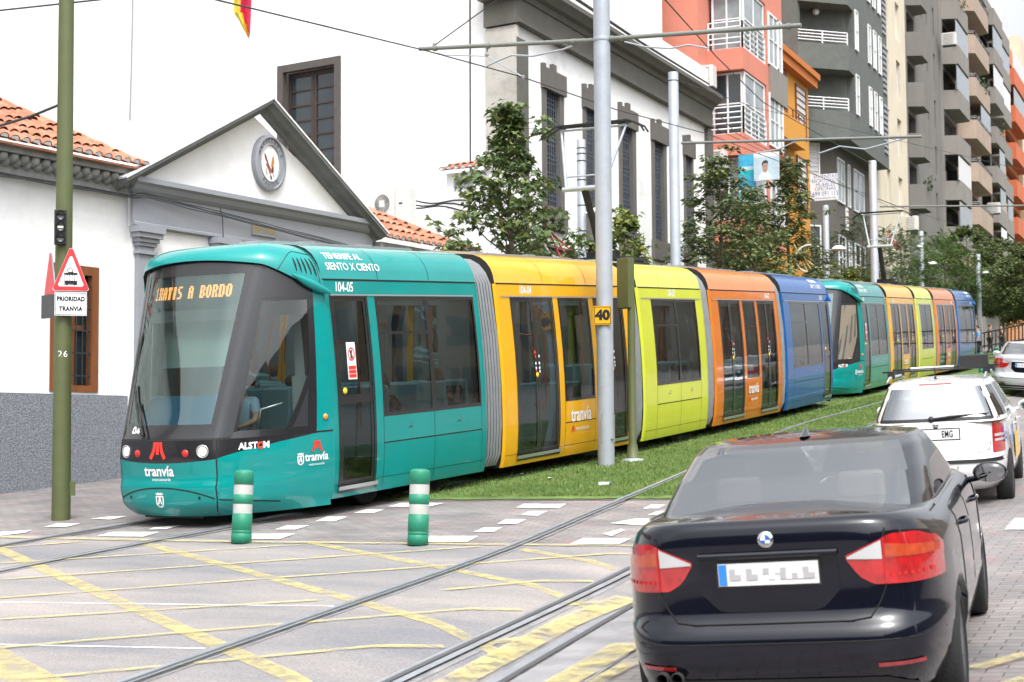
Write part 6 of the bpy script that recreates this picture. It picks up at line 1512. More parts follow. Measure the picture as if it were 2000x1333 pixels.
def crown_leaves(mb, rnd, centers, size, shape, n, spread, droop=.5):
    for c, r in centers:
        k = int(n * r / .5)
        for _ in range(k):
            d = Vector((rnd.gauss(0, 1), rnd.gauss(0, 1), rnd.gauss(0, .75))); d = d.normalized() * r * (rnd.random() ** .5) * spread
            p = c + d; s = size * (.6 + .7 * rnd.random())
            out_ = Vector((d.x, d.y, 0)); out_ = out_.normalized() if out_.length > .01 else Vector((1, 0, 0))
            ax = (out_ * (.6 + rnd.random()) + Vector((rnd.gauss(0, .5), rnd.gauss(0, .5), -droop * (rnd.random() * 1.4)))).normalized()
            nn = (Vector((rnd.gauss(0, .45), rnd.gauss(0, .45), 1)) + out_ * .35).normalized(); sd_ = ax.cross(nn).normalized(); nn = sd_.cross(ax)
            vs = [p + sd_ * (x * s) + ax * (y * s) + nn * (abs(x) * s * .25 - y * y * s * .15) for x, y in shape]
            m = len(shape); tip = shape.index(max(shape, key=lambda q: q[1])); b = len(mb.v)
            mb.v += [tuple(v) for v in vs]; 
            mb.f.append([b + i for i in range(0, tip + 1)]); mb.f.append([b + i for i in list(range(tip, m)) + [0]]); mb.m += [0, 0]; mb.sm += [False, False]
def street_tree(name, label, px, y, top_px, halfw_px, kind='maple', seed=1, base_low=.38, dens=1.0, light=False, group='street trees along the tram line', lean=0, width_prof=None):
    if kind == 'small' and width_prof is None: width_prof = lambda t: 1.2 * (1 - t) ** .5
    rnd = random.Random(seed); b = X(px, 700, y); g0 = gz(b.x, y); o = empty(name, (b.x, y, g0)); tag(o, label, 'tree', group)
    H = X(px, top_px, y).z - g0; hw = halfw_px / FPX * math.hypot(b.x, y) * (1.0 if kind == 'maple' else 1.3)
    mb = MB(); tp = [Vector((0, 0, 0))]; k = 7
    for i in range(1, k + 1): tp.append(Vector((lean * i / k + rnd.gauss(0, .04), rnd.gauss(0, .04), H * .93 * i / k)))
    r0 = .035 + H * .011; mb.tube(tp, [r0 * (1 - .88 * i / k) for i in range(k + 1)], 0, 9); mb.build('trunk', M['bark'], o)
    centers = []; mb = MB(); nb = int(26 * dens + 8)
    wp = width_prof or (lambda t: (1 - t) ** .75 * (.35 + .65 * min(1, t * 4 + .3)))
    for i in range(nb):
        t = (i + rnd.random() * .6) / nb; h = H * (base_low + (1 - base_low) * t * .97); w_ = hw * wp(t) * (.72 + .45 * rnd.random()); an = i * 2.4 + rnd.random()
        st_ = Vector((lean * (h / H), 0, max(.5, h - w_ * (.75 if kind == 'maple' else .35)))); e = Vector((math.cos(an) * w_ + lean * (h / H), math.sin(an) * w_, h))
        mid_ = (st_ + e) / 2 + Vector((0, 0, -.06 * w_)); mb.tube([st_, mid_, e], [r0 * .34 * (1 - t * .7), r0 * .2 * (1 - t * .6), .006], 0, 5)
        rr = (.26 + .2 * rnd.random()) * (1 - .45 * t)
        centers.append((e, rr)); 
        for q in (.55, .8): centers.append((st_.lerp(e, q) + Vector((rnd.gauss(0, .12), rnd.gauss(0, .12), rnd.gauss(0, .12))), rr * (.6 + .4 * rnd.random())))
        for _ in range(2):
            tw = e + Vector((rnd.gauss(0, .28), rnd.gauss(0, .28), rnd.gauss(0, .22))); mb.tube([st_.lerp(e, .75), tw], [.01, .004], 0, 4); centers.append((tw, rr * .6))
    centers.append((Vector((lean, 0, H * .93)), .26)); centers.append((Vector((lean, 0, H * .985)), .14))
    mb.build('branch', M['bark'], o)
    mb = MB(); shp, sz_, n_ = {'maple': (MAPLE, .155, 31), 'small': (OVAL, .145, 80), 'feather': (OVAL, .20, 30)}[kind]
    if kind == 'feather':
        # pinnate sprays: each spray a drooping stalk with leaflets
        for c, r in centers:
            for _ in range(int(9 * r / .3)):
                d = Vector((rnd.gauss(0, 1), rnd.gauss(0, 1), rnd.gauss(0, .5))).normalized(); p = c + d * r * rnd.random() * 1.2; L_ = .35 + .25 * rnd.random(); sd_ = d.cross(Vector((0, 0, 1))).normalized()
                for j in range(8):
                    q = p + d * L_ * j / 8 + Vector((0, 0, -.25 * L_ * (j / 8) ** 2)); w_ = .11 * math.sin(math.pi * (j + 1) / 9.5)
                    for s_ in (-1, 1): bb_ = len(mb.v); a_ = q + sd_ * (s_ * w_) + d * .03 + Vector((0, 0, -.03)); mb.v += [tuple(q), tuple(q + d * .045), tuple(a_)]; mb.f.append([bb_, bb_ + 1, bb_ + 2]); mb.m.append(0); mb.sm.append(False)
        lm_ = 'feather_leaf' if light else 'feather_leaf_dark'
    else:
        crown_leaves(mb, rnd, centers, sz_, shp, int(n_ * dens), 1.0, .6 if kind == 'maple' else .3); lm_ = ('maple_leaf_light' if light else 'maple_leaf') if kind == 'maple' else ('maple_leaf_light' if light else 'small_leaf')
    mb.build('crown', M[lm_], o); return o
tri = lambda t: 1.65 * (1 - t) ** 1.3
street_tree('maple_tree', 'pointed dark green maple beside the corner of the white hall, above the yellow tram section', 995, 30.5, 196, 140, 'maple', 3, .37, 1.5, width_prof=tri)
street_tree('maple_tree', 'small yellow green maple just right of the thick numbered pole', 1222, 36.2, 408, 95, 'maple', 5, .28, .95, light=True)
street_tree('young_tree', 'loose small leaved tree before the end of the white hall, above the orange section', 1405, 44, 300, 84, 'small', 7, .28, 1.25, lean=.1)
street_tree('young_tree', 'thin low tree between two taller ones under the beach poster', 1478, 48, 385, 70, 'small', 8, .25, 1.1)
street_tree('young_tree', 'bushy pointed tree left of the white agency sign', 1544, 53, 301, 56, 'small', 9, .28, 1.3, width_prof=lambda t: 1.15 * (1 - t) ** .55)
street_tree('feathery_tree', 'dark feathery tree behind the street lamp, before the dark green grey building', 1688, 66, 425, 78, 'feather', 11, .45, 1.1, width_prof=lambda t: math.sin(math.pi * (.15 + .8 * t)))
street_tree('young_tree', 'low yellowish bush like tree beside the far tram front', 1668, 62, 520, 40, 'small', 12, .4, .9, light=True)
street_tree('feathery_tree', 'feathery tree around the second catenary pantograph arm', 1765, 76, 452, 60, 'feather', 13, .45, 1.1, light=True, width_prof=lambda t: math.sin(math.pi * (.15 + .8 * t)))
street_tree('feathery_tree', 'bright green feathery tree right of the double domed lamp', 1850, 84, 452, 62, 'feather', 14, .40, 1.6, light=True, width_prof=lambda t: math.sin(math.pi * (.15 + .8 * t)))
street_tree('dark_tree', 'dark dense tree above the rear of the second tram', 1893, 92, 438, 60, 'small', 15, .35, 1.9, width_prof=lambda t: math.sin(math.pi * (.15 + .8 * t)))
street_tree('dark_tree', 'dark dense tree at the right edge of the picture', 1962, 98, 468, 62, 'small', 16, .35, 2.2, width_prof=lambda t: math.sin(math.pi * (.15 + .8 * t)))
street_tree('dark_tree', 'furthest dark tree overhanging the railing at the right edge', 2010, 82, 480, 55, 'small', 17, .35, 1.8, width_prof=lambda t: math.sin(math.pi * (.15 + .8 * t)))
street_tree('dark_tree', 'dark shrubby tree rising just beyond the blue rear cab of the near tram', 1720, 90, 470, 70, 'small', 19, .3, 1.6, width_prof=lambda t: math.sin(math.pi * (.15 + .8 * t)))
# red and white festive light ornaments tied in the trees
for px_, py_, y_, lb in ((1100, 465, 31.5, 'red and white star shaped light ornament hanging by the first maple'), (1752, 470, 74, 'curved red and white light ornament in the feathery trees'), (1580, 505, 52, 'yellow and white star ornament under the bushy pointed tree')):
    o = empty('light_ornament', X(px_, py_, y_)); tag(o, lb, 'ornament', 'festive light ornaments'); mb = MB()
    mb.tube([Vector((.45 * math.cos(a), 0, .45 * math.sin(a))) for a in [R(80 + 20 * k) for k in range(10)]], .025, 0, 6); mb.build('arc', M['white'], o)
    mb = MB()
    for k in range(3): mb.tube([Vector((-.5 + .12 * k, 0, .5 - .2 * k)), Vector((-.05 + .1 * k, 0, -.45 + .1 * k))], .022, 0, 6)
    mb.build('tinsel', M['red'] if px_ != 1580 else M['gold'], o)
# ================================================================= CARS
mat('car_black', (.002, .003, .009), .2, spec=.15, coat=.85, var=.1, vs=3)
M['car_black'].node_tree.nodes['Principled BSDF'].inputs['Coat IOR'].default_value = 1.5
mat('car_white', (.74, .74, .73), .25, coat=.8)
mat('car_silver', (.50, .51, .53), .28, metal=.35, coat=.9)
mat('tyre', (.018, .018, .018), .85, bump=.3, bs=60)
mat('rim', (.45, .46, .48), .3, metal=.8)
mat('tail_red', (.42, .008, .01), .12, coat=1, var=.35, vs=18, spec=.8)
mat('tail_amber', (.45, .06, .02), .12, coat=1, var=.3, vs=18)
mat('tail_clear', (.62, .63, .64), .1, coat=1, metal=.3)
mat('plate_white', (.70, .70, .70), .5)
mat('plate_grey', (.42, .42, .43), .5)
mat('plate_blue', (.03, .22, .62), .5)
mat('trim_black', (.012, .012, .013), .55)
mat('chrome', (.6, .61, .62), .12, metal=1)
mat('leather', (.52, .46, .36), .6)
mat('badge_blue', (.02, .12, .45), .3, coat=1)
glass('car_glass', (.90, .92, .94), 3.9, gcol=(.93, .96, 1))
glass('car_glass_dark', (.22, .24, .25), 1.9)
class Car:
    def __init__(s, rings, lift=None): s.r = rings; s.lift = lift or (lambda y, h: 0)
    def par(s, h):
        r = s.r
        if h <= r[0][0]: return r[0]
        for a, b in zip(r, r[1:]):
            if h <= b[0]: t = (h - a[0]) / (b[0] - a[0]); return tuple(lerp(p, q, t) for p, q in zip(a, b))
        return r[-1]
    def ring(s, q, N=112):
        h, W_, yr, yf, n = q; yc = (yr + yf) / 2; hl = (yf - yr) / 2; out_ = []
        for k in range(N):
            th = -math.pi / 2 + 2 * math.pi * k / N; c, sn = math.cos(th), math.sin(th)
            x = W_ * math.copysign(abs(c) ** (2 / n), c); y = yc + hl * math.copysign(abs(sn) ** (2 / n), sn)
            # bring the plan corners to a realistic radius: narrower towards the nose
            x *= 1 - .045 * max(0, (y - 2.9) / 1.6) ** 2 * 1.6 - .02 * max(0, (1.2 - y)) ** 2
            out_.append(Vector((x, y, h + s.lift(y, h))))
        return out_
    def rear(s, x, h, off=0):
        q = s.par(h); _, W_, yr, yf, n = q; yc = (yr + yf) / 2; hl = (yf - yr) / 2; W_ *= .985; xx = min(.999, abs(x) / W_)
        y = yc - hl * (1 - xx ** n) ** (1 / n); e = .01; y2 = yc - hl * (1 - min(.999, xx + e) ** n) ** (1 / n)
        nx = (y2 - y) / (e * W_) ; v = Vector((math.copysign(nx, x), -1, 0)).normalized()
        return Vector((x, y, h + s.lift(y, h))) + v * off
def rpatch(mb, car, x0, x1, lo, hi, mi=0, off=.004, nx=12, nz=6):
    """patch on the rear face between height curves lo(x), hi(x)"""
    rows = []
    for j in range(nz + 1): rows.append([car.rear(lerp(x0, x1, i / nx), lerp(lo(lerp(x0, x1, i / nx)), hi(lerp(x0, x1, i / nx)), j / nz), off) for i in range(nx + 1)])
    mb.grid(rows, mi, True)
def pl_curve(pts):
    def f(x):
        x = abs(x)
        if x <= pts[0][0]: return pts[0][1]
        for (a, b), (c, d) in zip(pts, pts[1:]):
            if x <= c: return b + (d - b) * (x - a) / (c - a)
        return pts[-1][1]
    return f
def cut_arches(o, ys, rad, half):
    bm = bmesh.new()
    for y, r_ in zip(ys, rad):
        for sx in (-1, 1):
            m_ = Matrix.Translation((sx * half, y, .315)) @ Matrix.Rotation(R(90), 4, 'Y'); bmesh.ops.create_cone(bm, cap_ends=True, segments=40, radius1=r_, radius2=r_, depth=.5, matrix=m_)
    me = bpy.data.meshes.new('cut'); bm.to_mesh(me); bm.free(); c = bpy.data.objects.new('cut', me); C.objects.link(c)
    par = o.parent; o.parent = None
    md = o.modifiers.new('b', 'BOOLEAN'); md.object = c; md.operation = 'DIFFERENCE'; md.solver = 'EXACT'
    dg = bpy.context.evaluated_depsgraph_get(); dg.update(); nm = bpy.data.meshes.new_from_object(o.evaluated_get(dg)); o.modifiers.clear(); old = o.data; o.data = nm; nm.name = old.name
    bpy.data.objects.remove(c); o.parent = par
def make_car(label, cat, rings, gh, paint_m, wheels_y, wr, lift=None, glassm='car_glass', win=None, roof_crown=.035, group=None):
    """rings = lower body (h,W,yr,yf,n); gh = greenhouse rings from belt to roof edge"""
    root = building('car', label=label, cat=cat, group=group); car = Car(rings, lift); g = Car(gh, lift)
    N = 112; mb = MB(); L = [car.ring(q) for q in rings]; mb.grid(L, 0, True, closed=True)
    mb.poly(L[0][::-1]); 
    # close top of lower body (deck/bonnet level) with shrinking rings
    top = L[-1]; cx = Vector((0, (rings[-1][2] + rings[-1][3]) / 2, 0)); inner = []
    for t in (.5, .02): inner.append([Vector((p.x * t, cx.y + (p.y - cx.y) * lerp(1, t, .5), p.z + (.02 if t > .1 else .03))) for p in top])
    mb.grid([top] + inner, 0, True, closed=True); mb.poly(inner[-1])
    body = mb.build('body', [M[paint_m], M['trim_black']], root, fixn=True)
    cut_arches(body, wheels_y, (wr + .045, wr + .045), rings[2][1])
    for p in body.data.polygons: p.use_smooth = True
    # greenhouse
    levels = []
    for a, b in zip(gh, gh[1:]):
        for k in range(6): levels.append(tuple(lerp(p, q, k / 6) for p, q in zip(a, b)))
    levels.append(gh[-1]); LR = [g.ring(q) for q in levels]; H0, H1 = gh[0][0], gh[-1][0]
    parts = {'roof': MB(), 'rear_window': MB(), 'windshield': MB(), 'r': MB(), 'l': MB()}
    for i in range(len(LR) - 1):
        for k in range(N):
            k2 = (k + 1) % N; q = [LR[i][k], LR[i][k2], LR[i + 1][k2], LR[i + 1][k]]; c = sum(q, Vector()) / 4; lv = levels[i]; W_, yr, yf = lv[1], lv[2], lv[3]; tt = (c.z - H0) / (H1 - H0)
            key = 'roof'; x = abs(c.x) / W_; yy = c.y
            if win['v'][0] < tt < win['v'][1]:
                if yy < (yr + win['rdy']) and x < win['rx']: key = 'rear_window'
                elif yy > (yf - win['fdy']) and x < win['fx']: key = 'windshield'
                elif x > .9 and (yr + win['s0'] + 0 * tt) < yy < (yf - win['s1']) and not any(abs(yy - b_) < .045 for b_ in win['pillars']): key = 'r' if c.x > 0 else 'l'
            parts[key].add(q, [(0, 1, 2, 3)], 0, True)
    topr = LR[-1]; yc = (gh[-1][2] + gh[-1][3]) / 2; rr = [topr]
    for t in (.97, .85, .6, .3, .02): rr.append([Vector((p.x * t, yc + (p.y - yc) * t, p.z + roof_crown * (1 - t * t))) for p in topr])
    parts['roof'].grid(rr, 0, True, closed=True); parts['roof'].poly(rr[-1])
    parts['roof'].build('roof', M[paint_m], root, weld=True)
    for k_, nm in (('rear_window', 'rear_window'), ('windshield', 'windshield'), ('r', 'side_window'), ('l', 'side_window')): parts[k_].build(nm, M[glassm if nm != 'side_window' else 'car_glass_dark'], root, weld=True)
    for y in wheels_y:
        for sx in (-1, 1):
            W_ = rings[2][1]; mb = MB(); cxx = sx * (W_ - .115); mb.lathe([(wr * .68, .10), (wr * .72, .108), (wr * .93, .10), (wr, .07), (wr, -.07), (wr * .93, -.10), (wr * .66, -.10)], (cxx, y, wr), (sx, 0, 0), 0, 36); wh = mb.build('wheel', M['tyre'], root)
            mb = MB(); mb.lathe([(0, .055), (.05, .06), (.07, .05)], (cxx, y, wr), (sx, 0, 0), 0, 20); mb.lathe([(wr * .60, .07), (wr * .69, .10), (wr * .70, .09), (wr * .62, -.02)], (cxx, y, wr), (sx, 0, 0), 0, 36)
            for k in range(10):
                an = k * math.pi / 5; a = Vector((0, math.cos(an), math.sin(an))); b = Vector((0, math.cos(an + .12), math.sin(an + .12))); o_ = Vector((cxx, y, wr)); x_ = Vector((sx, 0, 0)); mb.tube([o_ + a * .05 + x_ * .05, o_ + b * wr * .64 + x_ * .075], [.018, .014], 0, 5)
            mb.lathe([(0, .0), (wr * .64, .0)], (cxx, y, wr), (sx, 0, 0), 1, 24); mb.build('rim', [M['rim'], M['trim_black']], wh)
    return root, car, g
def place(root, x, y, head, roll=0.0, dz=0.0):
    f = Vector((math.sin(head), math.cos(head), 0)); r_ = Vector((math.cos(head), -math.sin(head), 0)); z = gz(x, y)
    f.z = (gz(x + f.x, y + f.y) - z); r_.z = (gz(x + r_.x, y + r_.y) - z) + roll; f.normalize(); r_.normalize(); u = r_.cross(f).normalized(); r_ = f.cross(u)
    m = Matrix((r_, f, u)).transposed().to_4x4(); m.translation = (x, y, z + dz); root.matrix_world = m
def plate(root, car, w_, h_, zc, txt=None, xc=0, off=.012, blurred=False):
    mb = MB(); y0 = car.rear(0, zc).y - off; mb.bb((xc - w_ / 2, y0 - .006, zc - h_ / 2), (xc + w_ / 2, y0, zc + h_ / 2), 0); mb.bb((xc - w_ / 2 - .012, y0, zc - h_ / 2 - .012), (xc + w_ / 2 + .012, y0 + .012, zc + h_ / 2 + .012), 2)
    mb.bb((xc - w_ / 2 + .004, y0 - .009, zc - h_ / 2 + .004), (xc - w_ / 2 + .045, y0 - .006, zc + h_ / 2 - .004), 1)
    if blurred:
        rnd = random.Random(4); n = 15
        for k in range(n):
            for j in range(2):
                if rnd.random() < .75: a = lerp(-w_ / 2 + .06, w_ / 2 - .02, k / n); mb.bb((xc + a, y0 - .0085 - .0001 * k, zc - .028 + j * .028), (xc + a + (w_ - .08) / n, y0 - .006, zc + j * .028), 4 if rnd.random() < .6 else 0)
    p = mb.build('number_plate', [M['plate_white'], M['plate_blue'], M['trim_black'], M['black'], M['plate_grey']], root)
    if txt: mb = MB(); decal(mb, text_mesh(txt, h_ * .95, .001, xs=.62, spacing=1.1), lambda x, y: (xc + .12 + x, y0 - .010, zc + y)); mb.build('lettering', M['black'], p)
def mirror_part(root, x, y, z, m, s, gm='car_glass'):
    mb = MB(); rows = []
    for j in range(7):
        v = -1 + j / 3; rr = math.sqrt(max(0, 1 - (abs(v) ** 2.5))) ; rows.append([(x + s * .10 * rr * math.cos(a) * 1.15, y + v * .055 - 0, z + .068 * rr * math.sin(a)) for a in [k * math.pi / 8 for k in range(16)]])
    mb.grid(rows, 0, True, closed=True); mb.tube([(x - s * .16, y + .05, z - .05), (x - s * .04, y + .01, z - .03)], .022, 0, 6)
    o = mb.build('door_mirror', M[m], root); mb = MB(); mb.poly([(x + s * .098 * math.cos(a), y - .053, z + .060 * math.sin(a)) for a in [k * math.pi / 12 for k in range(24)]]); mb.build('mirror_glass', M[gm], o)
# ---------- black saloon in the foreground
def saloon(label, paint_m, group=None, detail=True):
    rings = [(.20, .79, .20, 4.30, 6.2), (.26, .855, .06, 4.46, 6.2), (.40, .895, .01, 4.51, 6.2), (.50, .905, .0, 4.52, 6.2), (.575, .908, .02, 4.50, 6.2), (.585, .905, .045, 4.48, 6.2), (.66, .906, .06, 4.46, 6.2), (.84, .898, .065, 4.40, 6.2), (.94, .875, .06, 4.30, 6.2), (1.01, .835, .065, 4.16, 6.2), (1.045, .79, .085, 4.02, 6.2), (1.058, .765, .16, 3.92, 6.2)]
    def lift(y, h): # boot lid rises to the rear, bonnet falls to the front
        k = max(0, min(1, (h - .72) / .3)); a = 0
        if y < .75: a = .045 * (1 - max(0, y) / .75)
        if y > 3.0: a = -.16 * ((y - 3.0) / 1.5) ** 1.3
        return a * k
    gh = [(1.045, .785, .58, 3.34, 6.0), (1.10, .772, .70, 3.20, 6.0), (1.22, .735, .98, 2.86, 5.6), (1.34, .682, 1.30, 2.50, 5.2), (1.385, .635, 1.48, 2.34, 5.0)]
    root, car, g = make_car(label, 'car', rings, gh, paint_m, (.88, 3.64), .32, lift, 'car_glass', dict(v=(.06, .93), rdy=.25, rx=.87, fdy=.3, fx=.92, s0=.42, s1=.42, pillars=(1.97,)))
    up_ = pl_curve([(.395, .88), (.56, .94), (.62, .965), (.74, .965), (.82, .93), (.86, .86)]); lo_ = pl_curve([(.395, .87), (.46, .79), (.53, .755), (.86, .745)])
    for s in (-1, 1):
        mb = MB(); rpatch(mb, car, s * .40, s * .865, lo_, up_, 0, .006, 20, 6); rpatch(mb, car, s * .59, s * .83, pl_curve([(.59, .865), (.83, .86)]), pl_curve([(.59, .925), (.83, .90)]), 2, .009, 8, 2)
        rpatch(mb, car, s * .405, s * .575, pl_curve([(.40, .867), (.575, .86)]), pl_curve([(.40, .873), (.575, .94)]), 1, .010, 8, 3)
        for k in range(7): rpatch(mb, car, s * (.61 + .03 * k), s * (.625 + .03 * k), lambda x: .785, lambda x: .80, 3, .010, 1, 1)
        for (a, b) in ((.582, .588),): rpatch(mb, car, s * a, s * b, pl_curve([(.5, .76), (.86, .76)]), up_, 3, .010, 1, 4)
        mb.build('tail_light', [M['tail_red'], M['tail_clear'], M['tail_amber'], M['arms_brown'] if 0 else M['red']], root)
    # boot seams, plate recess, bumper line
    mb = MB()
    for s in (-1, 1): mb.tube([car.rear(s * x, h, .001) for x, h in ((.60, .99), (.585, .94), (.585, .74), (.55, .67), (.50, .605), (.40, .592), (0.0, .592))], .004, 0, 5)
    mb.tube([car.rear(x, .50, .001) for x in [-.84 + .12 * k for k in range(15)]], .004, 0, 5)
    mb.build('panel_gap', M['seam'], root)
    mb = MB(); rpatch(mb, car, -.36, .36, pl_curve([(0, .645), (.26, .65), (.36, .74)]), pl_curve([(0, .90), (.36, .895)]), 0, .004, 16, 4); mb.build('plate_recess', M['car_black'], root)
    mb = MB(); rows = [[car.rear(x, h, o) for x in [-.36 + .06 * k for k in range(13)]] for h, o in ((.915, .0), (.915, .030), (.90, .034), (.892, .03), (.892, .0))]; mb.grid(rows, 0, True); mb.build('boot_handle', M[paint_m], root)
    plate(root, car, .52, .11, .835, None, 0, .016, True)
    mb = MB(); c = car.rear(0, .965, .006); mb.lathe([(0, .010), (.026, .009), (.041, .006), (.043, 0)], c, (0, -1, .15), 0, 28)
    for a0 in (0, 180): mb.add([c + Vector((0, -.0125, 0))] + [c + Vector((.026 * math.cos(R(a0 + q * 15)), -.0115, .026 * math.sin(R(a0 + q * 15)))) for q in range(7)], [tuple(range(8))], 1)
    for a0 in (90, 270): mb.add([c + Vector((0, -.0125, 0))] + [c + Vector((.026 * math.cos(R(a0 + q * 15)), -.0115, .026 * math.sin(R(a0 + q * 15)))) for q in range(7)], [tuple(range(8))], 2)
    mb.build('badge', [M['chrome'], M['badge_blue'], M['white']], root)
    # bumper lower valance, exhausts
    mb = MB(); rpatch(mb, car, -.70, .70, lambda x: .22, pl_curve([(0, .32), (.55, .32), (.70, .27)]), 0, .004, 20, 3); mb.build('rear_valance', M['trim_black'], root)
    for x in (-.60, -.52):
        mb = MB(); mb.lathe([(.034, -.02), (.036, .06), (.030, .06), (.028, -.05), (0, -.05)], (x, .06, .33), (0, -1, 0), 0, 20); mb.build('exhaust_pipe', M['chrome'] if 0 else M['under'], root)
    for s in (-1, 1): mb = MB(); rpatch(mb, car, s * .52, s * .74, lambda x: .37, lambda x: .39, 0, .006, 6, 1); mb.build('reflector', M['tail_red'], root)
    # fin antenna
    mb = MB(); mb.grid([[(0 + dx * (1 - t) * .035, 1.62 + t * .10 - dy * .06 * (1 - t), 1.408 + t * .06) for dx, dy in ((-1, 0), (-.6, .9), (0, 1.3), (.6, .9), (1, 0), (.6, -.9), (0, -1.2), (-.6, -.9))] for t in (0, .25, .6, .9, 1)], 0, True, closed=True); mb.build('antenna', M[paint_m], root)
    # mirrors, side trim
    for s in (-1, 1): mirror_part(root, s * 1.01, 3.0, 1.02, paint_m, s)
    for y in (1.55, 2.75):
        for s in (-1, 1): mb = MB(); W_ = car.par(.90)[1]; mb.tube([(s * (W_ + .0), y - .11, .88), (s * (W_ + .035), y - .08, .885), (s * (W_ + .035), y + .08, .885), (s * W_, y + .11, .88)], .013, 0, 6); mb.build('door_handle', M[paint_m], root)
    for s in (-1, 1):
        mb = MB()
        W9 = lambda h: car.par(h)[1] * .998 + .001
        for y in (1.20, 2.10, 3.12): mb = MB(); mb.tube([(s * W9(h), y + (.10 if y < 1.5 else 0) * (h - .6), h) for h in (.34, .5, .65, .72, .84, .94, 1.0)], .004, 0, 5); mb.build('door_gap', M['seam'], root)
    for s in (-1, 1):
        mb = MB(); pts = [(s * (.800), y, 1.052) for y in (.80, 1.4, 2.0, 2.6, 3.1)]; mb.tube(pts, .008, 0, 6); mb.build('window_trim', M['chrome'], root)
    # interior: seats and headrests, parcel shelf
    mb = MB(); mb.bb((-.62, .75, .95), (.62, 1.25, 1.035), 0); mb.build('parcel_shelf', M['leather'], root)
    for s in (-1, 1):
        for y, zz in ((1.28, 1.13), (2.25, 1.16)):
            mb = MB(); mb.box((s * .36, y, zz), (.27, .10, .17), 0); st_ = mb.build('headrest', M['leather'], root, bevel=.035); st_.modifiers[0].segments = 3
    mb = MB(); mb.box((0, 1.35, .82), (1.2, .16, .45), 0); mb.box((-.36, 2.3, .82), (.5, .14, .5), 0); mb.box((.36, 2.3, .82), (.5, .14, .5), 0); mb.build('seats', M['leather'], root)
    mb = MB(); rows = []
    gl = [(t, ) for t in (0, 1)]
    return root, car
bmw, bcar = saloon('shiny black saloon in the right foreground, seen from behind with red tail lights', 'car_black')
place(bmw, -2.045, 7.66, R(-5.6), -.006); bmw.scale = (.95, 1, 1)
sil, _c = saloon('silver white saloon at the far right edge, ahead of the estate', 'car_silver')
place(sil, -4.85, 42.5, R(-2), .0)
